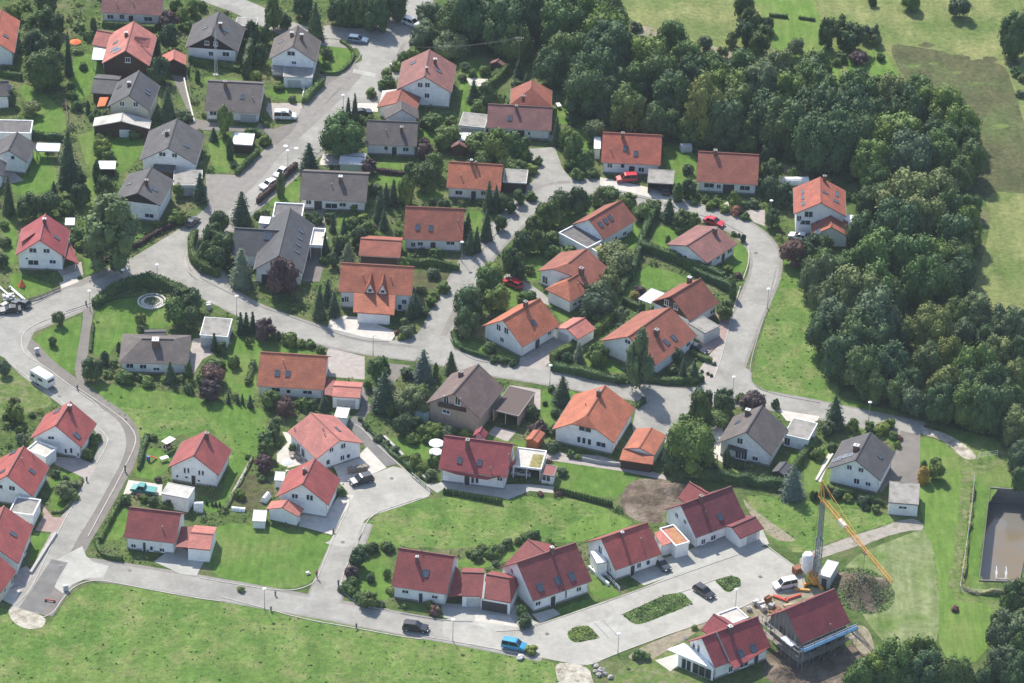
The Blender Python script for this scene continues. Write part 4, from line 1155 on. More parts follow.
# middle
H = house('long_house', 'white house with plain red roof and two small skylights above the garden pond plot', 'red house with two skylights', '21',
      'n0:15,500 n1:285,503 r0:25,345 r1:295,362', 2.9, roof='rust', win='93,518,1.2,1;230,513,1.8,1.1;60,522,1,1.2', sky='80,443;140,447', vent='265,420', door='150,540', pitch=36)
house('low_garage', 'low timber garage with red tiled roof left of the red house with two skylights', 'low red garage', '11',
      'n0:720,572 n1:912,580 r0:732,495 r1:920,505', 2.3, cat='garage', group='garages and carports', roof='rust', wall='timber', pitch=22, psig=2, ov=.3, gv=.3)
H = house('long_house', 'small white house with orange red roof split by a dark party wall near the cul-de-sac', 'orange red house with dark party wall', '21',
      'n0:212,260 n1:460,278 r0:222,143 r1:468,160', 2.9, roof='orange', win='268,285,1.6,1.1;380,287,1.1,1.1', door='335,300', chim='325,155,1,.5;345,160,.8,.4', pitch=33, vent='278,215')
flat('flat_garage', 'garage with dark front and grey flat roof beside the orange red house', None, '21', 'n0:465,237 n1:578,241 f0:480,178 f1:582,184', 2.6, roof='flatroof', wall='timber', garage='530,255')
H = house('long_house', 'wide white house with orange roof, twin pointed dormers and garage wing', 'house with twin pointed dormers', '12',
      'n0:628,142 n1:970,164 r0:645,12 r1:972,32', 4.2, roof='orange', win='668,178,1.0,1.4;645,180,.7,1.2;910,215,.9,1.4;930,190,1,1.2', vent='868,85;742,75', pitch=33)
panel(H.root, 'catslide_roof', '12', '702,150,4.2 890,160,4.2 885,250,2.7 697,237,2.7', 'roof_orange', .2)
walls_under(H.root, 'garage_wall', '12', '722,150,4.0 868,158,4.0 864,242,2.8 718,232,2.8', 'white')
q = [world_to_root(H.root, gp(*V('12', x, y), 1.1)) for x, y in ((752, 265), (835, 270))]
for l in q: MB().box((l[0], l[1] + .12, 1.05), (2.6, .1, 2.1)).build('garage_door', M['door_white'], H.root)
for (x, y) in ((775, 140), (832, 145)):
    bad, sgn, q = H.roof_hit(*V('12', x, y))
    d = MB(); w_, h_ = .85, 2.3
    d.add([(q[0] - w_, q[1] - .4, q[2] - .2), (q[0] + w_, q[1] - .4, q[2] - .2), (q[0], q[1] - .4, q[2] + h_ - .35), (q[0] - w_, q[1] + 2.2, q[2] - .2), (q[0] + w_, q[1] + 2.2, q[2] - .2), (q[0], q[1] + 2.2, q[2] + h_ - .35)],
          [(0, 1, 2), (5, 4, 3), (0, 3, 4, 1), (1, 4, 5, 2), (0, 2, 5, 3)])
    dm = d.build('dormer', M['white'], H.root)
    rr = MB()
    for s_ in (-1, 1):
        rr.add([(q[0] + s_ * (w_ + .2), q[1] - .65, q[2] - .3), (q[0], q[1] - .65, q[2] + h_), (q[0], q[1] + 3, q[2] + h_), (q[0] + s_ * (w_ + .2), q[1] + 3, q[2] - .3),
                (q[0] + s_ * (w_ + .32), q[1] - .65, q[2] - .3), (q[0], q[1] - .65, q[2] + h_ + .22), (q[0], q[1] + 3, q[2] + h_ + .22), (q[0] + s_ * (w_ + .32), q[1] + 3, q[2] - .3)],
               [(0, 1, 2, 3), (7, 6, 5, 4), (0, 4, 5, 1), (3, 2, 6, 7), (0, 3, 7, 4)])
    ro = rr.build('dormer_roof', M['roof_rust'], dm)
    slope_uv(ro.data, 1.5)
    pn = MB().box((q[0], q[1] - .42, q[2] + .35), (.7, .06, .6)); pn.build('pane', M['glass'], dm)
H = house('gabled_house', 'red brown roofed house set at an angle with a fenced roof terrace at its gable', 'angled house with roof terrace', 'q1',
      'n0:184,477 n1:251,440 r0:153,438 r1:218,400 f0:121,450', 3.0, roof='rust', sky='177,449;187,442;197,436', pitch=33, win='205,478,1.6,1.1;225,468,1.2,1.1')
flat('terrace_wing', None, None, 'q1', 'n0:150,497 n1:186,484 f0:92,465 f1:124,450', 2.5, root=H.root, names=('terrace_wall', 'terrace_roof'), roof='flatroof_dark', trim='frame_white', parapet=.25)
flat('porch_wing', None, None, 'za', 'n0:585,112 n1:655,72 f0:520,70 f1:600,40', 2.3, root=H.root, names=('porch_wall', 'porch_roof'), roof='flatroof_moss', trim='frame_white', parapet=.1)
H = house('hipped_house', 'orange red house with half-hipped roof and hipped front wing around a balcony corner', 'orange house with hipped wing', 'za',
      'r1:488,78 n1:705,277 r0:297,200 f0:75,268 n0:512,398', 3.4, roof='rust', hip=(2.0, 0), kd=(1.3, None), chim='438,285,1.3,.8', win='520,420,1.3,1.1;130,340,1.3,1.8', pitch=33)
body(H.root, 'za', 'n0:345,528 f0:125,422 r0:328,340 n1:520,418', 3.0, roof='orange', hip=(3.0, 0), names=('wing_wall', 'wing_roof'), win='380,548,1.2,.8;425,525,1.2,.8', vent='410,385', pitch=33, name='wing')
H = house('bungalow', 'white bungalow with pale mauve roof at the outer bend with hedges around', 'white bungalow at the bend', '31',
      'f0:303,520 r0:398,527 n0:484,603 r1:527,445 n1:634,514', 2.9, roof='mauve', win='390,580,.9,1.0;500,602,1.4,1.0;538,580,1,1;590,550,1.6,1.1', door='560,583', chim='522,470,1.2,.7', pitch=26)
H = house('gabled_house', 'bright white gabled house with orange roof in the middle of the road loop', 'white house inside the road loop', '22',
      'f0:368,303 r0:470,273 n0:558,390 r1:640,176 n1:728,296', 3.0, roof='orange', win='450,307,1.2,1.5;485,322,1.2,1.5;465,363,1.1,1.2;680,332,1.1,.9', door='625,375,1.3,2.1', sky='610,285', chim='572,212,1.2,.7', pitch=38)
q_ = house('gabled_garage', 'white garage with red gable roof beside the house inside the road loop', 'red roofed white garage', '22',
      'n0:808,366 r0:757,312 f0:712,308 r1:833,262 n1:897,310', 2.4, cat='garage', group='garages and carports', roof='pinkred', garage='745,345,2.6,2.0', pitch=24, ov=.25, gv=.25)
H = house('gabled_house', 'dark orange house with timber gable and white pergola behind the large rust roofed house', 'timber gabled house with white pergola', 'zf',
      'f0:352,182 r0:452,152 n0:570,285 r1:628,42 n1:738,190', 2.9, roof='rust', gable=('timber', 2.7), win='437,185,1.1,1.3;490,208,1.1,1.3;700,235,1.6,1', chim='565,75,1,.7', pitch=36)
flat('pergola', 'white pergola roof at the gable of the timber gabled dark orange house', 'white pergola', 'zf', 'n0:270,168 n1:350,182 f0:352,112 f1:425,132', 2.5, roof='tarp_white', wall='frame_white', open_='nflr', cat='pergola', group='terrace roofs')
flat('flat_garage', 'white garage with grey flat roof by the red paved drive at the loop road', 'white flat garage by the loop road', 'zf', 'n0:648,372 n1:742,312 f0:572,300 f1:635,260', 2.6, roof='flatroof', garage='695,350,4.6,2.1', trim='gutter')
H = house('large_house', 'large rust roofed house at the corner of the road loop behind a tall light tree', 'large rust roofed corner house', 'zf',
      'f0:65,390 n0:372,562 n1:612,362 r1:452,212', 3.1, roof='rust', chim='378,370,1.3,.8', sky='435,412,1,1.5;478,388,1,1.5', win='215,408,1.4,1.0;560,415,1.4,1.6', pitch=32)
H = house('hipped_house', 'grey hipped bungalow with white walls on the lawn with the round flower bed', 'grey hipped bungalow', 'zk',
      'n0:110,442 n1:535,465 f1:580,250 r0:265,310 f0:140,297', 2.8, roof='greybrown', hip=(4.2, 3.2), win='185,470,1.5,1.1;268,475,1.4,1.1;350,490,1.3,.8;440,500,1.3,1', chim='345,340,1.3,1.3', pitch=30)
body(H.root, 'zk', 'f0:280,262 f1:412,245 r1:412,235 n0:275,305 n1:405,312', 3.0, roof='grey', names=('wing_wall', 'wing_roof'), pitch=12, name='wing')
flat('flat_garage', 'white garage with brown grey flat roof beside the grey hipped bungalow', 'garage beside the grey bungalow', 'zk', 'n0:618,280 n1:795,297 f0:650,162 f1:820,180', 2.7, roof='flatroof', garage='645,320,2.4,2', trim='frame_white')
H = house('long_house', 'long white house with orange roof and two dark skylights above the big meadow plot', 'orange house with dark skylights', '12',
      'n0:257,573 n1:566,592 r0:278,420 r1:582,437', 2.7, roof='orange', win='403,598,.9,1;490,602,1.9,.9;345,590,1.8,1', sky='352,515;400,518', vent='380,465', pitch=33)
G = house('red_garage', 'white garage with bright red roof at the right of the orange house with dark skylights', 'bright red garage', '12',
      'n0:598,620 n1:728,628 r0:608,575 r1:736,580', 2.8, cat='garage', group='garages and carports', roof='pinkred', garage='665,650,3.6,2', pitch=12, psig=1, ov=.2, gv=.2)
panel(H.root, 'link_roof', '12', '566,612,2.6 598,618,2.6 612,545,3.2 576,540,3.2', 'roof_darkred')
H = house('gabled_house', 'brown roofed chalet house with dark timber balcony in its gable', 'brown chalet with timber balcony', 'zq',
      'f0:35,132 r0:190,78 n0:335,212 r1:335,-95 n1:478,48', 4.2, roof='brown', wall='tan', win='150,112,1.2,1.8;215,120,1.2,1.8;150,180,1.6,.9', chim='232,-20,1.1,.7', pitch=33)
q = [world_to_root(H.root, gp(*V('zq', x, y), 4.4)) for x, y in ((108, 140), (268, 175))]
MB().bar(q[0], q[1], 1.1, .15).bar((q[0][0] - .5, q[0][1], q[0][2] + .5), (q[1][0] - .5, q[1][1], q[1][2] + .5), .1, .9).build('balcony', M['timber'], H.root)
flat('carport', 'brown roofed open carport cluttered with garden things beside the brown chalet', 'brown roofed carport', 'zq', 'n0:408,178 n1:560,215 f0:510,25 f1:660,62', 2.7, roof='roof_brown', wall='tan', open_='n', trim='gutter', cat='carport')
H = house('half_hipped_house', 'white house with bright orange half-hipped roof and three arched windows', 'half-hipped orange house', '23',
      'f0:697,178 n0:974,246 r0:850,108 n1:1076,75 r1:930,-14', 3.2, roof='orange', hip=(1.8, 0), kd=(1.5, None), win='843,178,2.6,1.2;815,225,.8,1.5;838,230,.8,1.5;863,236,.8,1.5;916,248,2.0,1.2', chim='905,25,1.2,.7', pitch=33, vent='845,70')
G = house('hipped_garage', 'double garage with bright orange roof and timber front right of the half-hipped house', 'orange roofed garage', '33',
      'f0:105,263 r0:190,266 n0:243,298 r1:232,177 n1:302,203 f1:168,170', 2.9, cat='garage', group='garages and carports', roof='orange', wall='white', pitch=22, ov=.25, gv=.25)
panel(G.root, 'lean_to_roof', '33', '88,318,2.2 240,340,2.2 246,303,2.75 105,266,2.75', 'roof_orange')
walls_under(G.root, 'lean_to_wall', '33', '95,316,2.1 236,335,2.1 242,305,2.2 108,272,2.2', 'timber')
house('garden_shed', 'little orange wooden shed with red pitched roof beside the carport', 'little orange shed', 'zq',
      'n0:665,355 n1:705,305 r0:655,340 r1:690,282 f0:590,338 f1:640,280', 2.0, cat='shed', group='garden sheds', roof='orange', wall='orangewood', ov=.15, gv=.15, pitch=20)
H = house('gabled_house', 'grey brown gabled house with bay window right of the big round tree', 'grey house with bay window', '33',
      'f0:535,240 r0:666,192 n0:783,300 r1:740,68 n1:855,178', 3.0, roof='greybrown', win='630,302,1.3,2.1;655,308,1.3,2.1;707,312,1.2,1;638,232,1.2,1.4', chim='672,115,1.3,.8', sky='628,148,1,1.3', pitch=36)
panel(H.root, 'bay_roof', '33', '578,265,2.7 640,283,2.5 695,272,2.6 690,262,3.0 625,235,3.3 588,243,3.1', 'roof_darkgrey')
flat('flat_garage', 'white double garage with pale flat roof right of the grey house with bay window', 'pale flat double garage', '33', 'n0:838,203 n1:950,230 f0:880,122 f1:990,155', 2.7, roof='flatroof', trim='frame_white', win='850,235,1.2,1.8')
house('garden_shed', 'grey roofed timber garden shed beside a blue spruce', 'grey garden shed', '33',
      'f0:782,375 r0:812,368 n0:838,385 r1:845,328 n1:880,345', 2.1, cat='shed', group='garden sheds', roof='grey', wall='timber', ov=.15, gv=.15, pitch=22)
H = house('gabled_house', 'white house with dark brown roof, solar panels and white chimney by the crane tip', 'dark roofed house with solar panels', '43',
      'f0:105,357 r0:240,320 n0:345,412 r1:302,190 n1:416,285', 3.5, roof='grey', win='207,352,1.1,1.1;260,364,1.1,1.1;240,415,1.2,1.3;292,428,1.1,1', sky='345,303', solar='150,318,1.1,2;175,305,1.1,2;202,300,1.1,2.0', chim='237,275,1.2,.9', pitch=32)
flat('flat_garage', 'white garage with flat grey roof on the drive of the house with solar panels', 'flat garage below the long drive', '43', 'n0:383,515 n1:525,525 f0:392,410 f1:525,425', 2.8, roof='flatroof', win='450,535,1.6,.7', trim='gutter')
# lower left new houses
H = house('gabled_house', 'red roofed white house nearest the caravan on the left street', 'red house near the caravan', '03',
      'f0:140,218 r0:253,165 n0:372,262 r1:320,47 n1:440,155', 2.9, roof='red', win='226,217,.7,.8;240,217,.7,.8;300,278,.6,1.2;325,275,.6,1.3;357,298,.5,1', sky='350,208,1.2,1.5;262,95,1.6,1.4', chim='318,95,1.3,.6', pitch=37)
flat('garage_wing', None, None, '03', 'n0:122,262 n1:215,322 f0:170,238 f1:250,262', 2.7, root=H.root, names=('garage_wall', 'garage_roof'), roof='flatroof_pale', trim='frame_white', parapet=.25)
H = house('gabled_house', 'red roofed white house in the middle of the three at the left edge', 'middle red house at the left edge', '03',
      'r0:30,395 n0:150,490 r1:102,250 n1:225,350 f0:-78,440', 3.0, roof='red', win='55,447,1.3,1.1;5,440,.8,1', sky='145,370;60,285,1.2,1.6;12,372', pitch=38, vent='100,320;150,300')
flat('garage_wing', None, None, '03', 'n0:45,555 n1:150,578 f0:72,487 f1:188,505', 2.7, root=H.root, names=('garage_wall', 'garage_roof'), roof='flatroof', trim='frame_white', parapet=.25)
H = house('semi_house', 'red roofed semi-detached pair stepping down at the lower left edge', 'stepped red house at the lower left', 'zi',
      'r1:22,135 n1:172,240 n0:100,438 r0:-60,330', 3.3, roof='red', sky='70,285,1,1.5', pitch=37, win='130,400,1.2,1.0')
body(H.root, 'zi', 'r1:-5,395 n1:85,480 n0:5,590 r0:-90,510', 2.9, roof='red', names=('second_wall', 'second_roof'), pitch=37, name='semi2', wall='cream', win='70,520,1,1.6;25,570,1,1.6')
H = house('gabled_house', 'white house with pinkish red roof and shuttered windows above the cube garage', 'red house with shuttered windows', '03',
      'f0:768,350 r0:880,302 n0:997,387 r1:940,180 n1:1056,275', 3.3, roof='red', win='842,366,.55,1.3;858,366,.55,1.3;908,376,.55,1.2;924,378,.55,1.2;850,397,.7,.6;906,413,.6,.6;808,392,.6,.7', door='882,420,.8,2', chim='942,222,1.3,.6', pitch=36)
flat('flat_garage', 'tall white cube garage with pale flat roof beside the teal pickup', 'white cube garage', '03', 'n0:735,470 n1:855,487 f0:765,428 f1:890,448', 3.2, roof='flatroof_pale', ov=.05)
H = house('gabled_house', 'large white house with broad salmon red roof and curved terrace', 'salmon roofed house with curved terrace', '13',
      'r0:635,232 f0:530,312 n0:750,240 r1:505,105 f1:400,187', 3.5, roof='pinkred', win='598,272,1,1;652,254,1.1,1.2;648,308,1,1.2;675,300,.9,1;583,328,.9,1.2;450,265,1.2,2;470,290,1.3,2', sky='627,180,1.8,.6', vent='560,180;430,180;568,205', pitch=31)
H = house('gabled_house', 'white house with red roof and lower side garage at the end of the cul-de-sac', 'red house with side garage at the cul-de-sac', '13',
      'f0:345,485 r0:470,430 n0:583,522 r1:522,308 n1:640,408', 3.4, roof='red', win='425,482,.7,1.1;440,484,.7,1.1;492,488,.7,1.3;508,491,.7,1.3', chim='477,380,1.1,.6', pitch=38)
body(H.root, '13', 'f0:302,546 r0:372,536 n0:447,570 r1:402,497 n1:475,545 f1:322,503', 2.5, roof='pinkred', names=('garage_wall', 'garage_roof'), pitch=20, name='side garage')
H = house('long_house', 'white house with dark red ribbed roof between the lawn and the lower road', 'dark red house at the lower road corner', '04',
      'n0:562,20 n1:802,46 r0:590,-121 r1:822,-89', 3.0, roof='darkred', win='608,58,1,.9;690,73,.7,1.1;738,79,1,.9', door='658,75,.5,1.9', vent='740,-20', pitch=35)
body(H.root, '04', 'n0:858,68 n1:945,75 r0:862,5 r1:985,0', 2.9, roof='pinkred', names=('garage_wall', 'garage_roof'), pitch=14, psig=1, name='garage', ov=.15, gv=.15)
panel(H.root, 'link_roof', '04', '800,62,2.7 858,66,2.7 880,-30,3.0 825,-30,3.0', 'roof_darkred')
# curved house
H = house('curved_house', 'white house with dark crimson roof and bowed front wall right of the cul-de-sac', 'bowed crimson house', 'zq',
      'n0:125,515 n1:470,545 r0:118,308 r1:555,372', 3.3, roof='crimson', win='300,568,.7,1.6;325,568,.7,1.6;455,560,1.1,1.2', door='268,570', sky='225,458;338,470', chim='270,385,1.8,.7', vent='400,510;505,435', pitch=36, gv=.6)
panel(H.root, 'bow_roof', 'zq', '120,505,3.5 405,552,3.5 490,535,3.5 380,565,3.05 200,532,3.1', 'roof_crimson', .18)
panel(H.root, 'bow_roof', 'zq', '470,540,3.4 540,445,4.4 552,380,5.9 545,470,3.3', 'roof_crimson', .18)
body(H.root, 'zq', 'n0:370,330 f0:300,318 r0:340,294 n1:385,300', 5.6, roof='crimson', names=('rear_gable', 'rear_roof'), pitch=40, name='rear', L0=4)
flat('carport_wing', None, None, 'zq', 'n0:525,490 n1:690,515 f0:555,385 f1:722,405', 2.7, root=H.root, names=('carport_wall', 'carport_roof'), roof='flatroof_pale', trim='frame_white', parapet=.2, open_='n')
panel(H.root, 'green_roof_bed', 'zq', '622,490,2.78 685,502,2.78 705,428,2.78 645,420,2.78', 'flatroof_moss', .05)
flat('small_annex', 'small glazed porch with red roof at the right of the bowed crimson house', None, 'zq', 'n0:695,530 n1:760,542 f0:708,482 f1:782,500', 2.1, roof='roof_red', trim='gutter', cat='porch', group=None, win='705,555,.9,1.4;730,560,.9,1.4')
# lower row
H = house('long_house', 'dark red roofed white house at the left end of the lower linked row', 'lower row dark red house', 'zj',
      'n0:52,215 n1:308,250 r0:88,38 r1:350,75', 3.1, roof='darkred', win='118,240,1.3,.8;255,265,1.2,.8', door='190,262,.7,2', sky='212,155,1.2,1.5', chim='172,100,1.1,.5', vent='190,40', pitch=37)
L_ = house('link_garage', 'linked garages with two dark red roofs between the two lower houses', 'linked dark red garages', 'zj',
      'n0:388,254 n1:478,268 r0:372,144 r1:488,158', 2.6, cat='garage', group='garages and carports', roof='darkred', garage='435,285,2.6,2', pitch=26, ov=.25, gv=.2)
PL_ = body(L_.root, 'zj', 'n0:468,270 n1:605,288 r0:492,158 r1:605,178', 2.9, roof='darkred', names=('carport_wall', 'carport_roof'), garage='530,290,4.8,2.1', gcol='door_dark', hip=(0, 1.5), pitch=28, name='carport', ov=.25, gv=.2)  # dark door panel painted in for the shade of the open carport front
panel(L_.root, 'link_roof', 'zj', '318,262,2.4 389,256,2.5 374,146,3.6 352,120,3.9', 'roof_darkred')
panel(L_.root, 'party_wall', 'zj', '474,272,2.95 484,273,2.95 496,158,5.1 486,157,5.1', 'flatroof_pale', .5)
H = house('large_house', 'large dark red house with three skylights and rear cross roof in the lower row', 'large dark red house with three skylights', 'zj',
      'n0:712,283 n1:990,190 r0:638,105 r1:908,12', 3.0, roof='darkred', sky='745,220,1.2,1.6;828,190,1.2,1.6;893,170,1.2,1.6', chim='800,60,1.3,.6', win='735,295,1.2,1;865,252,.5,1.8;925,228,1.1,1;615,145,1,1.2', door='805,275', pitch=40)
body(H.root, 'zj', 'f1:575,112 r1:690,5 r0:790,65 f0:675,172', 3.0, roof='darkred', names=('wing_wall', 'wing_roof'), pitch=40, name='wing49', L0=7)
H = house('gabled_house', 'white house with red roof and glazed bay gable beside the parking island', 'red house with glazed bay', 'zb',
      'n0:240,523 n1:481,441 r0:160,360 r1:408,275', 2.9, roof='red', win='362,500,1,1.2;410,485,.9,1.1;160,420,1.3,1.7;150,500,1.8,1.4;215,525,.5,1', door='328,525,.9,2', chim='273,352,1.1,.5', vent='372,370', pitch=39)
flat('bay', None, None, 'zb', 'n0:140,490 n1:195,478 f0:110,432 f1:160,420', 3.0, root=H.root, names=('bay_wall', 'bay_roof'), roof='tarp_white', ov=.05)
panel(H.root, 'garage_roof', 'zb', '482,398,2.6 542,378,2.9 512,308,3.1 440,328,2.9', 'roof_pinkred')
walls_under(H.root, 'garage_wall', 'zb', '478,396,2.6 536,376,2.7 508,312,2.8 446,330,2.7', 'white')
flat('flat_garage', None, None, 'zb', 'n0:545,412 n1:637,378 f0:482,308 f1:532,292', 2.8, root=H.root, names=('annex_wall', 'annex_roof'), roof='flatroof_rust', trim='frame_white', parapet=.3)
H = house('gabled_house', 'white house with maroon roof and tall gable beside the dug earth plot', 'maroon house beside the earth plot', '33',
      'n0:440,672 n1:666,586 r0:365,522 r1:600,440 f0:288,545', 3.0, roof='maroon', win='350,570,1,1.1;388,600,1,1;470,690,1,1.2;515,672,1.2,1.2', chim='460,510,1.4,.6', sky='547,577,1.1,1.4', pitch=40, vent='480,560')
body(H.root, '33', 'f1:354,490 r1:408,420 r0:490,470 f0:436,540', 4.0, roof='darkred', names=('wing_wall', 'wing_roof'), pitch=40, name='wing51', L0=6)
body(H.root, '33', 'n0:640,672 n1:750,630 r0:597,625 r1:706,578', 2.7, roof='maroon', names=('garage_wall', 'garage_roof'), garage='690,680,2.4,2', pitch=26, name='garage51')
H = house('gabled_house', 'white house with two-tone red roof and white flat terrace extension at the bottom', 'red house at the bottom edge', 'zc',
      'r0:410,382 r1:780,243 n0:497,582 n1:868,437', 3.2, roof='crimson', win='358,445,.9,1.7;390,455,.9,1.7;600,602,1,1.4;686,598,1.9,1.2', door='765,595,.9,2.1', sky='668,490,1.2,1.6;752,455,1.2,1.6', chim='597,345,1.3,.7', pitch=40)
panel(H.root, 'lower_roof', 'zc', '592,544,3.25 632,590,2.7 868,440,3.2', 'roof_crimson')
m_ = MB(); bad, sgn, q0 = H.roof_hit(*V('zc', 505, 352)); bad, sgn, q1 = H.roof_hit(*V('zc', 590, 545))
m_.bar((q0[0], q0[1], q0[2] + .08), (q0[0], q1[1], q1[2] + .08), .3, .35); H.place(m_.build('fire_wall', M['gutter'], H.root))
body(H.root, 'zc', 'f1:398,330 r1:490,233 r0:605,298 f0:513,395', 3.4, roof='crimson', names=('wing_wall', 'wing_roof'), pitch=40, name='wing52', L0=6)
panel(H.root, 'extension_roof', 'zc', '180,460,2.75 290,418,2.75 410,490,2.75 494,592,2.75', 'tarp_white')
walls_under(H.root, 'extension_wall', 'zc', '255,492,2.7 300,440,2.7 410,500,2.7 488,590,2.7', 'white')
A_, B_ = [np.array(world_to_root(H.root, gp(*V('zc', x, y), 2.55))) for x, y in ((257, 498), (487, 594))]
for f_, wd_ in ((.16, .8), (.30, .8), (.5, 1.2), (.68, 1.2), (.86, 1.2)):
    c_ = A_ + (B_ - A_) * f_; dn_ = (B_ - A_) / np.linalg.norm(B_ - A_)
    wo_ = MB().bar((c_[0] - dn_[0] * wd_ / 2, c_[1] - dn_[1] * wd_ / 2, 1.15), (c_[0] + dn_[0] * wd_ / 2, c_[1] + dn_[1] * wd_ / 2, 1.15), .1, 2.1).build('window', M['frame_dark'], H.root)
    MB().bar((c_[0] - dn_[0] * (wd_ / 2 - .1), c_[1] - dn_[1] * (wd_ / 2 - .1), 1.15), (c_[0] + dn_[0] * (wd_ / 2 - .1), c_[1] + dn_[1] * (wd_ / 2 - .1), 1.15), .14, 1.9).build('pane', M['glass'], wo_)
flat('rear_carport', None, None, 'zc', 'n0:590,290 n1:725,245 f0:500,228 f1:640,208', 2.6, root=H.root, names=('carport_wall', 'carport_roof'), roof='flatroof_pale', trim='frame_white', parapet=.25)
# construction site house
SITE = house('unfinished_house', 'house under construction with new maroon roof wrapped in scaffolding', 'unfinished house in scaffolding', 'zd',
      'n0:290,548 n1:624,416 r0:155,328 r1:487,210', 5.0, roof='crimson', wall='block', win='360,600,1.2,1.2;450,570,1.2,1.2;540,540,1.2,1.2;150,470,1.2,1.3;190,540,1.2,1.6', pitch=43, vent='295,295;470,445', frame='frame_dark', psig=.6)
# ------------------------------------------------------------------ vegetation
LEAF = {'mid': (.092, .162, .040), 'dark': (.058, .108, .038), 'olive': (.118, .160, .060), 'greyleaf': (.105, .152, .074), 'lime': (.14, .215, .055),
        'spruce': (.040, .082, .042), 'blue': (.095, .145, .128), 'purple': (.095, .058, .065), 'birch': (.110, .162, .062), 'thuja': (.066, .128, .040), 'yellow': (.30, .22, .04),
        'hedge': (.066, .128, .040), 'hedge_red': (.062, .036, .042), 'forest': (.066, .122, .046), 'pink': (.24, .12, .10), 'weeds': (.17, .20, .09), 'meadow': (.10, .17, .045), 'mound': (.145, .150, .082), 'island': (.15, .235, .075)}
for k_, c_ in LEAF.items(): leaf_mat('leaf_' + k_, c_)
mottled('bark', (.05, .038, .028), (.10, .08, .06), 3, .95, .1, 4, 'Object')

def ico(n=1):
    bm_v = []
    t = (1 + 5 ** .5) / 2
    v = [(-1, t, 0), (1, t, 0), (-1, -t, 0), (1, -t, 0), (0, -1, t), (0, 1, t), (0, -1, -t), (0, 1, -t), (t, 0, -1), (t, 0, 1), (-t, 0, -1), (-t, 0, 1)]
    f = [(0, 11, 5), (0, 5, 1), (0, 1, 7), (0, 7, 10), (0, 10, 11), (1, 5, 9), (5, 11, 4), (11, 10, 2), (10, 7, 6), (7, 1, 8), (3, 9, 4), (3, 4, 2), (3, 2, 6), (3, 6, 8), (3, 8, 9), (4, 9, 5), (2, 4, 11), (6, 2, 10), (8, 6, 7), (9, 8, 1)]
    v = [np.array(p) / np.linalg.norm(p) for p in v]
    for _ in range(n):
        cache, g = {}, []
        def mid(a, b):
            k = (min(a, b), max(a, b))
            if k not in cache:
                p = v[a] + v[b]; v.append(p / np.linalg.norm(p)); cache[k] = len(v) - 1
            return cache[k]
        for a, b, c in f:
            x, y, z = mid(a, b), mid(b, c), mid(c, a)
            g += [(a, x, z), (b, y, x), (c, z, y), (x, y, z)]
        f = g
    return np.array(v), np.array(f)
ICO_V, ICO_F = ico(1)

def rand_dirs(n):
    d = rng.normal(size=(n, 3))
    return d / np.linalg.norm(d, axis=1, keepdims=True)

def leaves(c, nrm, size, jitter=.55, aspect=.75):
    n = len(c)
    nn = nrm + rng.normal(size=(n, 3)) * jitter
    nn /= np.linalg.norm(nn, axis=1, keepdims=True)
    t = np.cross(nn, rand_dirs(n)); t /= np.linalg.norm(t, axis=1, keepdims=True) + 1e-9
    b = np.cross(nn, t)
    s = size[:, None] if hasattr(size, '__len__') else np.full((n, 1), size)
    s = s * rng.uniform(.65, 1.3, (n, 1))
    q = np.stack([c - t * s * .5 - b * s * aspect * .15, c + b * s * -.5 * aspect + t * s * .1, c + t * s * .55, c + b * s * .5 * aspect], 1)
    return q

def crown_mesh(name, W, H, nl, per, leaf, lob=(.26, .42), top=1.0, shape='round'):
    """lobed broadleaf crown, centred at z=H/2, W wide, H high"""
    quads, cv, cf = [], [], []
    d = rand_dirs(nl * 3)
    d = d[d[:, 2] > -.75][:nl]
    rr = rng.uniform(.50, .72, len(d))
    L = d * rr[:, None]
    if shape == 'tall': L[:, :2] *= (1 - .45 * np.clip(L[:, 2:], -.2, 1))
    if shape == 'flat': L[:, 2] *= .8
    rad = rng.uniform(*lob, len(d))
    L = np.concatenate([L, [[0, 0, 0]]]); rad = np.concatenate([rad, [.5]])
    S = np.array([W / 2, W / 2, H / 2])
    for i in range(len(L)):
        n = int(per * (rad[i] / .33) ** 2)
        e = rand_dirs(n)
        rj = rad[i] * rng.uniform(.82, 1.16, (n, 1)) * (1 + .16 * np.sin(e[:, :1] * 7 + i) * np.cos(e[:, 1:2] * 6 + i * 2))
        p = L[i] + e * rj
        keep = np.ones(n, bool)
        for j in range(len(L)):
            if j != i: keep &= np.linalg.norm(p - L[j], axis=1) > rad[j] * .86
        keep &= (p[:, 2] > -.98)
        p, e = p[keep], e[keep]
        if len(p) == 0: continue
        out = e * .75 + p * .5 + np.array([0, 0, .25])
        quads.append(leaves(p * S + np.array([0, 0, H / 2]), out, leaf))
        k = len(cv) * len(ICO_V)
        cv.append((L[i] + ICO_V * rad[i] * rng.uniform(.68, .92, (len(ICO_V), 1))) * S + np.array([0, 0, H / 2])); cf.append(ICO_F + k)
    q, c = np.concatenate(quads), np.concatenate(cv)
    lo, hi = np.percentile(q.reshape(-1, 3), 1.5, axis=0), np.percentile(q.reshape(-1, 3), 98.5, axis=0)
    k = np.array([W, W, H]) / (hi - lo); sh = np.array([(lo[0] + hi[0]) / 2, (lo[1] + hi[1]) / 2, lo[2]])
    return quad_mesh(name, (q - sh) * k, None, ((c - sh) * k, np.concatenate(cf)))

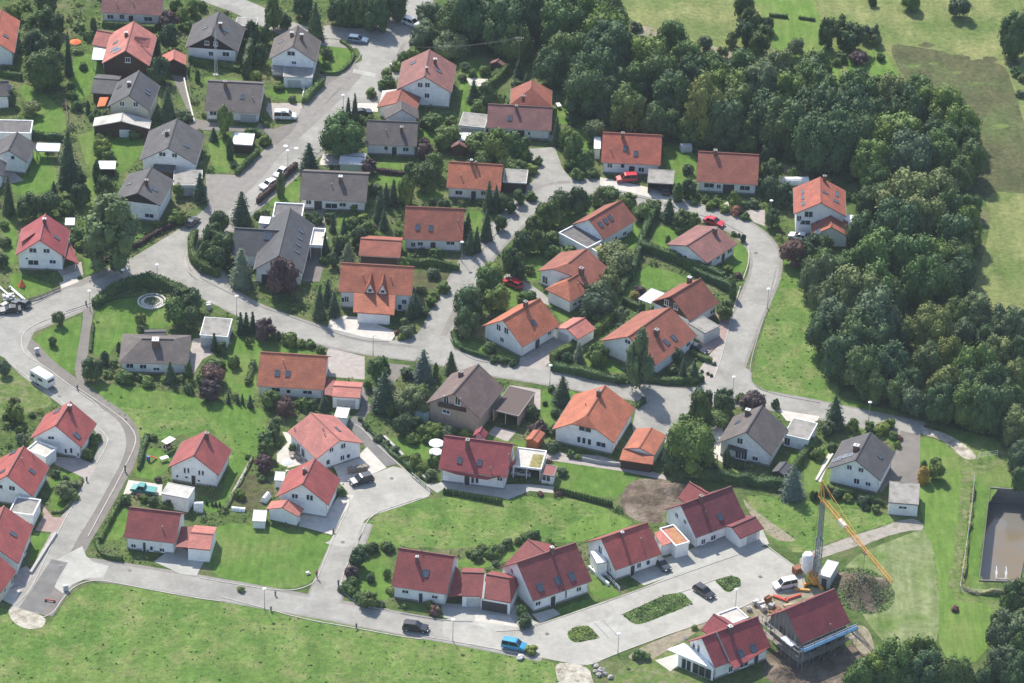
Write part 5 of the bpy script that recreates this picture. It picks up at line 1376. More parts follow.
def conifer_mesh(name, W, H, layers, leaf, droop=.30, power=.62):
    quads = []
    for k in range(layers):
        f = k / layers
        z = H * (.04 + .96 * f)
        r = W / 2 * (1 - f) ** power * rng.uniform(.86, 1.12) + .05
        nb = max(4, int(5 + 11 * (1 - f)))
        for b in range(nb):
            a = rng.uniform(0, 2 * math.pi); rb = r * rng.uniform(.7, 1.15)
            m = max(3, int(rb / leaf * 2.2))
            s = np.linspace(.25, 1, m)
            x = np.stack([np.cos(a) * rb * s, np.sin(a) * rb * s, z - droop * rb * s ** 1.5 + rng.normal(0, .05, m) * H * .1], 1)
            side = np.array([-math.sin(a), math.cos(a), 0])
            x += side * rng.normal(0, .16, (m, 1)) * rb * (1.05 - s[:, None] * .6)
            n = np.tile([math.cos(a) * .65, math.sin(a) * .65, .75], (m, 1))
            quads.append(leaves(x, n, leaf * (1.15 - .4 * s), .4, .6))
    n = 12
    prof = [(W * .36, H * .05), (W * .27, H * .3), (W * .14, H * .65), (.02, H * .98)]
    cv, cf = [], []
    for r, z in prof:
        for k in range(n): cv.append((r * math.cos(2 * math.pi * k / n), r * math.sin(2 * math.pi * k / n), z))
    for i in range(len(prof) - 1):
        for k in range(n):
            a, b = i * n + k, i * n + (k + 1) % n
            cf += [(a, b, b + n), (a, b + n, a + n)]
    q = np.concatenate(quads); rr = np.hypot(q[..., 0], q[..., 1]).max()
    k = np.array([W / 2 / (rr * .9), W / 2 / (rr * .9), 1])
    return quad_mesh(name, q * k, None, (np.array(cv), np.array(cf)))

def column_mesh(name, W, H, n, leaf):
    u = rng.uniform(0, 1, n); a = rng.uniform(0, 2 * math.pi, n)
    prof = lambda t: (np.clip(1 - np.abs(2 * t - .75) ** 3 / 1.95, .02, 1)) ** .8
    r = prof(u) * rng.uniform(.85, 1.1, n)
    p = np.stack([np.cos(a) * r * W / 2, np.sin(a) * r * W / 2, u * H], 1)
    nn = np.stack([np.cos(a), np.sin(a), u - .2], 1)
    m = 10; cv = []; cf = []
    ts = np.linspace(0.0, .98, 7)
    for t in ts:
        rr = float(prof(np.array([t]))[0]) * W / 2 * .82
        for k in range(m): cv.append((rr * math.cos(2 * math.pi * k / m), rr * math.sin(2 * math.pi * k / m), t * H))
    for i in range(len(ts) - 1):
        for k in range(m):
            x, y = i * m + k, i * m + (k + 1) % m
            cf += [(x, y, y + m), (x, y + m, x + m)]
    return quad_mesh(name, leaves(p, nn, leaf, .5, .6), None, (np.array(cv), np.array(cf)))

MESH = {}
def family(key, fn, n):
    MESH[key] = [fn(i) for i in range(n)]
family('big', lambda i: crown_mesh('crown', 8, 8, 24 + 4 * i, 190, .40, (.22, .43 - .02 * i)), 7)
family('mid', lambda i: crown_mesh('crown', 4, 4, 24, 85, .30, (.24, .38)), 5)
family('bush', lambda i: crown_mesh('shrub', 2, 2, 14, 50, .24, (.28, .44)), 5)
family('tall', lambda i: crown_mesh('crown', 5, 10, 36, 130, .34, (.19, .31), shape='tall'), 3)
family('conifer', lambda i: conifer_mesh('crown', 3.6, 9, 30, .42), 4)
family('smallcon', lambda i: conifer_mesh('crown', 1.6, 3.4, 14, .30), 3)
family('column', lambda i: column_mesh('crown', 1.4, 4.5, 620, .28), 3)
family('cone', lambda i: column_mesh('shrub', .8, 1.5, 90, .25), 2)
BASE = {'big': (8, 8), 'mid': (4, 4), 'bush': (2, 2), 'tall': (5, 10), 'conifer': (3.6, 9), 'smallcon': (1.6, 3.4), 'column': (1.4, 4.5), 'cone': (.8, 1.5)}
def trunk_mesh():
    m = MB()
    m.lathe([(.30, 0), (.2, .25), (.16, .7), (.12, 1.0)], 8)
    for k in range(5):
        a = k * 1.26
        m.bar((0, 0, .75), (math.cos(a) * .55, math.sin(a) * .55, 1.35), .1, .1, 5)
    return m.mesh('trunk', M['bark'], True)
TRUNK = trunk_mesh()
for k_ in MESH:
    for me in MESH[k_]: me.materials[0] = M['leaf_mid']

WOODLAND = [False]
PLANTS = []   # (object, kind description, size, group, px, py)
def add_plant(kind, px, py, wpx, ratio=None):
    """px,py: apparent centre of the crown; wpx: apparent width in image pixels"""
    KIND = {'b': ('mid', 'mid', 1.08), 'd': ('mid', 'dark', 1.12), 'o': ('mid', 'olive', 1.05), 'g': ('mid', 'greyleaf', 1.05), 'l': ('mid', 'lime', 1.0), 'p': ('mid', 'purple', 1.0),
            'F': ('big', 'forest', 1.18), 'B': ('big', 'mid', 1.12), 'G': ('big', 'greyleaf', 1.12), 'O': ('big', 'olive', 1.15), 'c': ('conifer', 'spruce', 1.6), 's': ('conifer', 'blue', 1.4),
            't': ('column', 'thuja', 2.4), 'y': ('column', 'yellow', 1.6), 'k': ('bush', 'mid', .9), 'K': ('bush', 'dark', .9), 'm': ('bush', 'lime', .8), 'x': ('bush', 'purple', .85), 'q': ('bush', 'pink', .85), 'w': ('tall', 'birch', 1.4), 'z': ('cone', 'thuja', 1.6), 'v': ('bush', 'greyleaf', .85)}
    fam, leaf, r0 = KIND[kind]
    r = ratio or r0
    P0 = gp(px, py, 1.0)
    k = pxm(P0)
    if kind in 'FBGO': wpx *= rng.uniform(1.0, 1.45) if WOODLAND[0] else 1.05
    elif kind in 'cs':
        wpx *= 1.34; r = max(1.25, r / 1.3)
    W = wpx / k
    if fam == 'mid' and W > 6.2: fam = 'big'
    if fam == 'mid' and W < 2.2 and kind in 'dbolg': fam = 'bush'
    if fam == 'bush' and W > 3.6: fam = 'mid'
    if fam == 'conifer' and W < 2.4: fam = 'smallcon'
    cone = fam in ('conifer', 'smallcon', 'column', 'cone')
    if cone:
        H = max(.8 * W, (r * W - .3 * W * sp) / cp)
        zc = H / 2 - W / 4 * sp / cp * .6
        z0 = 0
    else:
        a = W / 2
        bb = (r * W / 2) ** 2 - (a * sp) ** 2
        b = math.sqrt(max(bb, (.3 * W) ** 2)) / cp if bb > 0 else .36 * W
        H = 2 * b
        z0 = 0 if fam == 'bush' else (.12 * H if fam != 'big' else .06 * H)
        zc = z0 + b
    P = gp(px, py, zc)
    me = MESH[fam][rng.integers(len(MESH[fam]))]
    bw, bh = BASE[fam]
    sc_ = (W / bw * rng.uniform(.94, 1.06), W / bw * rng.uniform(.94, 1.06), H / bh)
    rz = rng.uniform(0, 6.28)
    DESC = {'b': 'green broadleaf tree', 'd': 'dark green broadleaf tree', 'o': 'olive green tree', 'g': 'grey green tree', 'l': 'light green tree', 'p': 'purple leaved tree', 'F': 'dark broadleaf tree', 'B': 'green broadleaf tree', 'G': 'grey green broadleaf tree',
            'O': 'olive green broadleaf tree', 'c': 'dark conifer', 's': 'blue spruce', 't': 'slim dark columnar shrub', 'y': 'yellow green columnar shrub', 'k': 'green bush', 'K': 'dark green bush', 'm': 'light green bush', 'x': 'purple bush', 'q': 'reddish bush', 'w': 'feathery light green tree', 'z': 'small clipped cone shrub', 'v': 'grey green bush'}
    NAME = {'c': 'conifer_tree', 's': 'blue_spruce', 'w': 'birch_tree', 'p': 'purple_leaved_tree', 't': 'columnar_conifer', 'y': 'columnar_conifer', 'z': 'cone_shrub'}
    desc = DESC[kind]
    shrub = fam == 'bush' or kind in 'tyz' or (fam == 'smallcon' and W < 1.3)
    if fam == 'bush' and kind in 'bdolgp': desc = desc.replace('broadleaf tree', 'bush').replace('tree', 'bush')
    if fam in ('mid', 'big') and kind in 'kKmxqv': desc = desc.replace('bush', 'spreading bush')
    if shrub:
        o = link(bpy.data.objects.new({'x': 'purple_shrub', 'q': 'reddish_shrub', 'v': 'grey_shrub'}.get(kind, 'shrub') if 'bush' in desc else NAME.get(kind, 'shrub'), me))
        o.location = P[0], P[1], z0 - .05
        o.scale = sc_; o.rotation_euler = (0, 0, rz)
        crown = o
    else:
        o = empty(NAME.get(kind, 'broadleaf_tree' if 'bush' not in desc else 'large_shrub'), (P[0], P[1], 0), rz)
        crown = link(bpy.data.objects.new('crown', me), o)
        crown.location = (0, 0, z0 * .85); crown.scale = sc_
        t = link(bpy.data.objects.new('trunk', TRUNK), o)
        th = (z0 + H * (.35 if not cone else .6))
        tw = max(.3, W * .11) if not cone else max(.2, W * .1)
        t.scale = (tw, tw, th)
    crown.material_slots[0].link = 'OBJECT'
    crown.material_slots[0].material = M['leaf_' + leaf]
    grp = 'conifers in the gardens' if kind in 'cs' else 'columnar shrubs' if kind in 'tyz' else 'trees of the wood' if fam == 'big' else 'shrubs in the gardens' if 'bush' in desc else 'garden trees'
    cat = 'conifer' if kind in 'cs' else 'shrub' if ('bush' in desc or kind in 'tyz') else 'tree'
    size = 'low' if H < 1.3 else 'small' if W < 2.6 else 'medium' if W < 5 else 'large' if W < 8.5 else 'very large'
    if cone: size = 'small' if H < 4 else 'medium' if H < 7.5 else 'tall'
    o['category'] = cat; o['group'] = grp
    PLANTS.append([o, desc, size, px, py, W, H])
    return o

def plants(view, s):
    WOODLAND[0] = view in ('20', '30', '40', '41', '42', '43', '44')
    for t in s.split(';'):
        t = t.split()
        if not t: continue
        x, y, w_ = float(t[1]), float(t[2]), float(t[3])
        px, py = V(view, x, y)
        add_plant(t[0], px, py, w_ * VIEWS[view][2], float(t[4]) if len(t) > 4 else None)

HEDGES = []
def hedge(view, s, label, h=1.3, w=1.0, leaf='hedge', dens=26, name='hedge', size=.26, rag=.12):
    P = smooth_line(line_w(view, s), it=1)
    # resample
    Q = [P[0]]
    for i in range(1, len(P)):
        d = np.linalg.norm(P[i] - P[i - 1]); n = max(1, int(d / .6))
        for k in range(1, n + 1): Q.append(P[i - 1] + (P[i] - P[i - 1]) * k / n)
    Q = np.array(Q)
    T = np.gradient(Q, axis=0); T /= np.linalg.norm(T, axis=1, keepdims=True) + 1e-9
    N = np.stack([-T[:, 1], T[:, 0]], 1)
    L = np.linalg.norm(np.diff(Q, axis=0), axis=1).sum()
    hv = h * (1 + rag * np.interp(np.arange(len(Q)), np.arange(0, len(Q) + 4, 3), rng.normal(0, 1, len(np.arange(0, len(Q) + 4, 3)))))
    wv = w * (1 + rag * np.interp(np.arange(len(Q)), np.arange(0, len(Q) + 4, 3), rng.normal(0, 1, len(np.arange(0, len(Q) + 4, 3)))))
    n = int(L * (2 * h + w) * dens)
    i = rng.uniform(0, len(Q) - 1, n); i0 = i.astype(int); f = (i - i0)[:, None]; i1 = np.minimum(i0 + 1, len(Q) - 1)
    base = Q[i0] * (1 - f) + Q[i1] * f
    nn = N[i0]; hh = hv[i0]; ww = wv[i0]
    u = rng.uniform(0, 1, n) * (2 * h + w)
    p = np.zeros((n, 3)); nr = np.zeros((n, 3))
    a = u < h; b = (u >= h) & (u < 2 * h); c = u >= 2 * h
    side = np.where(a, 1, np.where(b, -1, (rng.uniform(-1, 1, n))))
    zz = np.where(c, hh, np.where(a, u, u - h) / h * hh)
    p[:, :2] = base + nn * (side * ww / 2 * (1 + rng.normal(0, .06, n)))[:, None]
    p[:, 2] = zz + rng.normal(0, .06, n)
    nr[:, :2] = nn * np.where(c, 0, side)[:, None]; nr[:, 2] = np.where(c, 1, .35)
    q = leaves(p, nr, size, .5)
    cv, cf = [], []
    for k in range(len(Q)):
        for sx_, z_ in ((-.42, 0), (-.42, .9), (.42, .9), (.42, 0)):
            cv.append((Q[k][0] + N[k][0] * sx_ * wv[k], Q[k][1] + N[k][1] * sx_ * wv[k], z_ * hv[k]))
    for k in range(len(Q) - 1):
        for j in range(3):
            x, y = k * 4 + j, k * 4 + j + 1
            cf += [(x, y, y + 4), (x, y + 4, x + 4)]
    cf += [(0, 1, 2), (0, 2, 3)]; e = (len(Q) - 1) * 4; cf += [(e + 2, e + 1, e), (e + 3, e + 2, e)]
    me = quad_mesh(name, q, M['leaf_' + leaf], (np.array(cv), np.array(cf)))
    o = link(bpy.data.objects.new(name, me))
    return tag(o, label, 'hedge' if name == 'hedge' else 'shrub border', 'garden hedges')
# upper left
plants('00', 'd 200 310 150;d 160 205 105 1.2;d 250 190 60 1.5;c 310 245 42 4.6;d 262 100 60 1.3;b 205 70 80;k 60 50 80;m 110 15 60;d 215 8 90;k 400 160 50;t 425 110 30 2;p 765 90 80;d 765 165 85 1.3;t 714 205 32 2.6;d 725 315 105 1.1;c 765 480 75 2.1;v 840 525 75;K 495 600 42;k 612 612 50;b 465 655 70;v 145 487 80;k 350 480 50;k 320 390 40;k 430 520 60;v 495 515 50;t 400 490 22 3;d 45 440 52 1.3;b 830 70 70;b 880 30 60;k 850 120 50;k 800 20 60;m 360 120 50;k 380 300 40;k 60 130 50;k 140 90 50;t 900 345 24;k 20 60 40;k 330 430 45')
plants('01', 'c 310 140 105 2.5;c 318 215 42 3.2;d 352 205 75;d 365 290 85;c 38 300 58 3;d 130 345 105;d 225 330 95;c 245 275 42 2;d 180 350 70;l 465 80 80;k 490 125 70;t 440 190 36 2.6;d 480 262 95;w 505 450 225 1.38;c 910 265 70 1.95;b 808 270 55;k 800 385 55;b 830 400 50;k 345 470 65;k 370 520 55;k 330 505 40;K 20 510 50;d 12 590 50;d 950 500 95;d 985 420 70 1.3;d 985 580 90;k 300 350 70;m 300 300 50;k 780 410 50;k 20 430 40;k 395 560 30;k 450 30 40')
plants('11', 'p 375 660 135 1.15;K 300 660 60;K 450 600 50;d 290 620 55;c 62 22 40 1.5;t 137 85 34 3;K 150 162 24;k 298 45 55;B 645 25 185 .98;c 497 135 90 1.35;t 368 250 36 3.2;c 190 360 90 1.7;d 95 412 75;d 60 460 75;d 40 560 90;d 105 520 105;s 188 635 115 1.35;K 262 385 38;K 300 380 44;c 605 425 34 2.6;c 655 460 48 2.7;c 570 520 42 2.6;s 672 565 62 1.4;d 720 480 75;d 605 590 55;c 820 350 62 2.4;c 848 300 44 2.6;c 882 285 46 2.6;c 932 280 62 2;c 838 410 42 2.4;k 765 440 60;p 770 165 75 .9;k 905 470 38;d 962 180 60;d 800 265 60 .8;b 640 510 70;K 530 400 60;K 590 395 50;k 560 590 40;K 20 620 60;k 760 520 40;k 690 420 60;m 740 400 50;c 625 530 40 2.4;k 700 350 40;K 500 395 45')
plants('10', 'd 335 55 85 1.6;d 388 95 58;c 525 105 82 2.2;F 640 40 110;F 720 30 120;F 800 60 120;F 880 15 110;F 470 20 85;d 275 240 80;d 230 130 50 1.5;d 300 150 60 1.5;K 578 238 62;m 575 292 40;c 675 495 36 2.9;c 706 490 40 3.2;k 850 330 50;k 895 300 50;k 780 420 50;k 830 385 45;v 985 190 60;l 115 540 70 1.7;k 225 602 40;k 300 565 28;k 310 642 32;b 12 25 42;m 360 390 50;k 330 230 25;v 420 450 40;m 250 345 60;K 40 250 30;k 640 575 60;k 770 545 50;k 735 540 40;v 20 520 30;K 860 370 60;k 930 260 60;v 965 240 50;d 210 315 42 2;d 235 250 40 2.4;d 250 180 36 2')
plants('20', 'g 130 60 105;G 110 145 115 .9;g 235 205 150 .75;F 240 90 130;F 330 60 150;F 420 40 140;F 480 110 145;F 560 50 150;F 535 195 120;F 615 110 125;B 740 110 190;B 855 60 200;B 935 150 185;F 770 250 170;F 690 300 100;F 880 310 190;F 955 260 150;F 840 410 140;F 945 430 130;F 735 30 130;c 540 318 42 2.1;c 577 365 38 1.7;K 535 380 48;d 395 425 88;c 335 420 58 1.9;k 362 482 72;l 455 450 55;k 150 548 80;k 215 612 105;K 338 650 80;b 450 660 130;b 535 655 105;c 715 600 50 2.6;c 817 498 36 1.9;K 782 540 62;g 885 590 95;b 792 650 68;k 235 550 50;k 110 555 45;k 330 330 40;v 280 350 40;m 440 330 50;v 300 300 50;k 60 240 60;K 660 430 60;g 925 530 60;k 385 320 50')
plants('21', 'p 112 82 88;b 155 150 80 1.3;d 110 200 105;b 30 272 75 1.7;k 200 40 95;b 360 60 125 .8;b 470 80 150 .75;b 560 100 90 .8;k 380 130 80;m 600 175 58;k 540 172 78;m 495 160 90;k 625 140 50;K 145 325 34;t 187 340 34 1.4;k 120 265 55;c 405 305 50 2.9;c 438 315 48 2.6;c 395 435 60 2.5;c 310 435 44 2.6;c 350 500 46 2.6;c 320 515 44 2.6;d 470 325 62;d 502 340 55;b 540 300 60;d 455 420 58;k 245 390 60;l 790 72 85 1.5;b 760 30 80;b 850 130 80;k 770 155 50;k 808 200 62;m 872 190 58;d 815 315 105;d 740 325 95;d 680 375 110;g 920 300 95 .9;d 650 365 60;d 612 435 80;d 560 505 90;d 630 505 90;d 510 595 85 1.4;d 540 640 70;k 690 490 68;k 700 552 70;m 778 548 50;B 410 665 110 1;v 965 555 130 .8;k 20 600 60;c 240 400 40 1.6;k 275 430 60;K 60 580 40;k 160 560 60;k 600 300 50;K 210 330 40')
plants('31', 'k 40 290 92;k 130 322 82;k 190 372 82;d 240 345 80 .8;c 315 368 70 1.5;d 372 400 88 .9;b 430 408 58;t 356 285 46 1.9;d 405 262 60 1.3;K 402 180 52;B 660 65 108 .9;g 768 95 62 1.3;d 790 180 88;d 785 265 95;d 850 290 88;b 612 312 60 1.2;k 480 312 40;k 535 330 52;m 650 340 45;m 572 355 50;q 620 362 55;k 870 112 68;g 930 152 60;d 790 400 70;p 875 550 112 1;d 962 520 88;d 965 625 88;t 310 497 24 1.6;K 630 477 22;K 652 492 26 1.4;k 585 632 42;x 630 662 34;g 90 605 125 .9;k 60 555 60;d 960 320 60;k 440 290 40;m 430 325 40;k 500 345 40;k 880 190 60;k 610 470 25;k 660 390 40;k 160 370 50;v 700 330 50;d 730 250 60;k 395 50 50')
plants('41', 'g 110 150 85;k 230 305 42;B 350 60 150;B 310 145 130;G 480 125 185;B 605 115 165;F 665 55 120;F 700 200 120;F 755 130 110;G 470 310 200 1;G 605 270 180 1.05;G 545 410 180;F 415 440 150;B 745 425 110 1.3;F 680 480 130;B 332 230 105;F 290 330 85;F 345 310 105;c 370 440 62 2.3;F 258 450 95;F 760 510 85;B 760 345 85;B 330 565 150;B 485 590 155;B 595 600 150;B 220 615 130;B 85 620 130;F 705 590 120;d 95 535 100;F 270 100 120;F 640 360 130;F 150 40 150;F 60 60 150;F 235 25 140;K 195 300 40;k 110 220 50;g 60 170 50;d 15 560 80;k 150 590 60')
plants('42', 'G 60 60 130;B 165 65 130;G 100 165 150;G 235 150 170;B 335 130 155;F 405 180 120;G 315 255 165;G 150 285 155;F 88 325 115;F 235 345 150;F 335 385 135;F 170 435 135;F 265 490 140;F 385 475 135;B 560 80 160;F 455 335 105;O 580 305 130 1.15;F 645 110 110;F 710 70 120;G 780 235 118;G 722 330 98;G 870 285 125;G 960 305 120;O 660 425 130;O 565 455 120;B 770 475 140;G 880 425 145;F 475 565 115;O 640 565 110;F 760 595 145;G 965 525 120;F 880 565 115;F 600 650 110;g 505 645 115 1.1;g 355 605 62 .8;F 990 425 95;F 430 595 95;F 320 580 90;F 720 550 90;F 690 250 90;F 830 360 90')
plants('43', 'F 620 60 140;F 760 60 150;F 860 80 135;F 950 50 120;G 985 165 125;G 990 295 115;F 995 400 70;B 930 130 100;c 142 105 88 1.85;g 112 172 62;k 222 158 52 1.2;k 60 285 58;K 130 258 50 .8;l 200 490 45 .9;v 265 503 52 .95;m 350 172 70;k 300 160 50;k 410 205 42;q 435 215 30;y 545 388 52 1.6;t 545 345 32 1.7;b 605 365 72 1.1;K 150 470 55;K 312 502 42;t 40 480 18 2.6;t 72 485 20 2.4;k 330 540 40;K 232 470 40;K 100 455 50;k 390 150 50;K 285 535 30;k 425 245 35;K 600 330 50')
plants('40', 'd 110 145 82 1.5;d 170 115 70 1.3;d 222 165 105;p 252 258 75 .7;d 190 165 75;d 285 150 60;g 325 148 48 1.5;K 350 258 40;B 60 310 120;B 30 375 125;B 130 425 130;B 230 405 125;B 310 425 140;G 415 435 130;B 520 415 125;B 565 475 120;B 655 495 130;F 470 505 140;B 720 570 140;F 330 525 130;F 200 525 150;F 80 505 160;B 420 610 190 .9;F 745 645 115;F 960 155 100 1.5;B 490 2 60 1;g 710 28 95 1;d 310 2 40;k 965 325 50;v 1000 350 50;v 985 425 40;F 150 620 150;F 40 620 140;F 280 590 110;k 150 280 40;F 600 600 120;g 330 180 50;k 170 260 50')
plants('30', 'F 60 110 130;F 40 220 150;F 40 350 140;g 190 192 62;B 330 170 130;B 210 265 130;B 160 375 130;F 270 335 140;B 390 275 130;F 335 435 140;F 420 330 120;O 480 500 165 1.55;B 510 325 125;B 525 395 130;B 650 315 135;G 745 385 130;B 620 405 120;F 620 490 150;F 740 530 150;B 865 430 140;G 805 325 130;G 950 335 120;F 845 560 150;F 955 475 140;F 955 600 130;F 240 545 120;F 130 495 130;F 560 560 130;d 690 90 90;d 742 175 105;d 662 150 88;d 762 110 60;g 600 175 60;g 480 192 60;d 655 8 100;g 892 215 70 1.1;v 165 118 55;m 672 655 75;k 770 670 50;g 560 235 50;v 640 240 50;F 420 590 100;F 330 560 90;F 680 590 100;F 790 600 110;d 100 180 90;F 880 640 80;F 20 460 120;F 10 30 120')
plants('02', 'g 265 265 55 1.15;d 240 370 34 1.3;d 872 185 90;b 800 232 108;d 862 255 88;o 640 265 52 1;t 476 448 44 1.6;d 420 488 88;k 520 470 34;m 490 518 45;k 570 530 70;m 675 550 62;c 775 515 55 1.9;t 858 505 34 2.4;k 860 582 50;p 960 600 72 .9;p 972 525 92 .9;t 540 395 20 2.4;k 545 530 44;g 18 490 58;K 648 318 52;K 800 150 50;K 880 140 50;g 65 650 50;m 750 545 40;k 960 480 60;K 640 530 40;k 820 540 40')
plants('12', 'c 185 290 40 2.7;c 210 285 38 2.6;c 240 285 40 2.6;p 300 312 90 1.05;t 335 345 24 2;t 358 345 22 2;k 405 360 68;k 458 378 44;m 500 380 48;k 550 405 38;b 220 372 30 1.3;c 65 375 40 2.2;d 100 400 44 1.3;b 150 462 50 1.1;m 80 470 60;x 60 515 98;p 42 590 85;c 130 630 24 2.3;c 172 632 20 2.6;c 193 632 20 2.6;c 228 645 30 2;b 320 632 85 .9;p 388 662 95 .9;k 462 655 58;c 565 655 48 1.6;b 812 492 105 1.05;k 765 570 44 1.2;c 838 605 110 1.75;K 942 515 50;d 962 642 95;v 940 325 60;m 920 345 40;v 965 310 35;c 545 195 62 2.6;c 582 150 58 2.2;c 612 205 60 2;s 975 190 50 1.6;c 950 240 45 1.5;k 10 540 60;K 240 480 40;K 222 545 36;k 430 660 40;K 510 655 50;v 930 280 40;q 895 330 24')
plants('22', 'B 405 90 108 1.05;b 440 172 108;F 320 190 145 1;F 305 270 100;g 290 318 70;s 107 490 98 1.65;t 163 508 26 3.2;c 233 472 62 1.8;K 30 515 52;c 70 205 58 2;k 160 160 42;k 200 122 58;v 30 325 68;K 405 398 68;b 95 620 105;k 590 160 52 .8;g 955 95 115;g 920 155 110;g 880 195 105;g 850 150 80;m 870 230 60;s 815 425 52 1.9;b 893 432 88;K 690 585 36;c 740 600 85 1.4;d 540 35 62;K 510 -5 60;m 560 165 60;k 250 330 40;k 140 185 50;v 100 130 50;m 45 150 50;K 765 440 60;K 470 455 40;K 515 465 40;K 425 450 40;g 930 210 80;g 960 170 70;m 900 260 50;k 110 230 50;k 590 40 50;v 150 60 60')
plants('32', 'w 188 440 125 1.95;c 380 500 42 2.6;c 430 505 44 2.3;t 606 135 32 2.7;K 575 225 82 1;x 180 142 52;y 158 165 44 1;k 100 60 55;K 520 470 20;K 465 505 16;K 490 515 16;K 507 525 16;g 100 245 62;d 15 420 55;d 465 635 92 1.2;d 570 640 98;p 705 640 105 .75;k 640 625 50;d 350 430 60;K 330 500 50;m 580 40 34;x 630 70 34;K 40 250 60;v 95 300 40;k 60 200 60;m 430 545 40;k 240 520 40')
plants('33', 'd 458 80 90 1.5;k 395 140 68;d 562 60 95;p 700 48 105 .7;l 540 132 92 .55;B 418 250 200 1.08;F 350 295 115;d 340 215 65;t 577 310 36 2.6;s 880 425 100 1.55;t 965 478 18 2.4;t 985 480 18 2.4;b 740 398 40 .7;k 460 150 55;k 1000 285 58;d 800 60 40;m 665 395 30;K 640 345 36;k 690 350 30;k 480 350 50;v 520 340 40;d 330 330 80;K 620 340 30')
plants('23', 'g 60 50 150 .9;d 15 150 80;k 150 182 88 .7;v 220 192 75;m 300 192 50;k 100 185 60;k 15 310 38;g 70 312 48;k 100 352 58;v 140 380 60;b 150 320 50;x 628 165 78 .7;K 690 262 58;K 710 100 48;k 780 290 38;m 815 302 34;v 740 370 50;K 605 100 56 1.2;k 575 658 50 .7;K 620 655 40;K 700 180 54;q 640 470 30;k 660 390 30;m 60 215 70;k 130 220 50;K 660 60 24')
plants('13', 'b 870 80 60;K 900 150 58;d 985 150 50;d 345 165 64;k 310 220 78;d 300 270 70;p 290 330 78 1;d 330 195 58;k 640 460 48;k 218 302 26;K 760 168 28;v 812 215 46;v 850 240 30;v 890 270 42;k 940 310 40;b 978 322 58;k 425 260 40;c 55 515 16 1.8;c 72 518 16 1.8;c 90 520 16 1.8;c 30 510 16 1.8;K 450 270 24;k 730 130 24;k 345 240 40;m 280 400 40;k 180 470 50')
plants('03', 'b 68 100 80;v 100 215 58;k 28 120 40;o 60 62 58;k 700 212 34;k 570 500 50;K 760 520 60;k 655 490 40;v 290 452 90 .75;m 335 482 50;k 418 222 58 .8;d 400 290 48;K 255 380 40;k 90 180 40;m 30 160 40;K 700 500 50;k 820 510 40;q 640 480 30;v 150 110 30;k 445 215 40;v 340 430 50;K 300 400 30;x 720 405 34 .6')
plants('14', 'm 187 252 38 .8;d 722 112 78;k 742 80 58;p 690 182 68 .9;k 690 222 58;k 690 262 48;d 770 302 90 .7;t 778 205 36 1.2;K 860 62 52;k 852 185 38 1.2;k 663 245 55;K 785 62 58;m 865 260 40;k 722 290 48;m 835 50 40;k 750 310 50;q 700 160 36;v 820 320 40;K 640 250 34')
plants('24', 'b 555 352 48;d 568 398 76 .8;q 160 352 50 .9;K 350 100 60 .6;k 420 82 70 .7;K 490 45 48;K 540 32 40;K 590 12 42;k 680 42 46;k 370 62 40;v 438 135 36;m 600 532 52 .7;k 580 20 40;m 20 330 30;k 132 325 40;v 460 70 40;K 380 75 40')
plants('34', 'k 178 552 60 .75;m 210 560 40 .6;m 430 430 30 .5')
plants('44', 'B 430 600 150;B 540 560 140;B 350 625 120;B 255 655 120;F 650 655 130;F 720 645 120;F 560 645 120;F 480 660 120;F 975 290 115 1.2;G 930 455 130;G 900 585 130;F 985 510 110;F 1000 620 100;F 900 400 85;q 690 342 36 .6;G 985 400 110;F 820 660 60;F 960 660 90;F 940 530 90;v 860 570 50;F 380 680 90')
# rows of little clipped cones in front of the bowed crimson house
for (x0, y0, x1, y1, n_) in ((203, 462, 460, 512, 19), (706, 455, 962, 522, 20)):
    for i in range(n_):
        t = i / (n_ - 1)
        px, py = V('23', x0 + (x1 - x0) * t, y0 + (y1 - y0) * t - 4)
        add_plant('z', px, py, 17 * K, 1.7)
# clipped hedges and shrub borders
hedge('00', '-20,338 100,362', 'dark clipped hedge below the red house at the upper left edge', 1.4)
hedge('00', '150,625 290,640', 'dark clipped hedge between two back lawns at the upper left', 1.5)
hedge('00', '465,120 560,125 705,138', 'dark hedge in front of the long pale red roofed house', 1.3)
hedge('00', '862,280 990,312', 'clipped green hedge below the black timber gabled house', 1.2, leaf='thuja')
hedge('10', '-10,285 80,300 180,325', 'dark hedge running right of the lattice mast', 1.2)
hedge('10', '205,340 212,290 235,210 252,140', 'tall grey green hedge between the two dark gabled street houses', 2.4, 1.3, 'greyleaf', rag=.2)
hedge('10', '476,470 500,435 558,385', 'bright green clipped block hedge at the street lot', 1.5, 1.4, 'lime')
hedge('10', '548,335 600,340 640,335 690,290 700,250 680,215 640,190', 'low dark hedge edging the curved corner lawn at the upper street', .7, .6)
hedge('11', '165,205 215,160 265,108', 'clipped dark hedge beside the lawn with the white flat shed', 1.5, 1.0)
hedge('11', '255,20 290,40 312,72', 'short curved hedge by the white flat shed', 1.4, 1.2)
hedge('11', '262,335 340,265 440,168', 'purple leaved hedge along the street before the bungalow', 1.3, .9, 'hedge_red')
hedge('11', '805,190 870,200 950,208', 'low reddish hedge below the lawn of the dark weathered roof house', 1.0, .8, 'hedge_red')
hedge('01', '475,602 600,545 720,470 790,440', 'long reddish brown hedge along the street below the birch', 1.0, .9, 'hedge_red')
hedge('01', '890,490 868,530 872,590 910,640 1000,670', 'tall dark clipped hedge round the street corner of the slate grey house', 2.2, 1.3, 'hedge')
hedge('10', '862,690 830,640 760,630', 'low hedge by the carport drive', .8) if False else None
hedge('20', '380,420 430,385 490,325', 'clipped dark hedge climbing to the faded red garden shed', 1.8, 1.1)
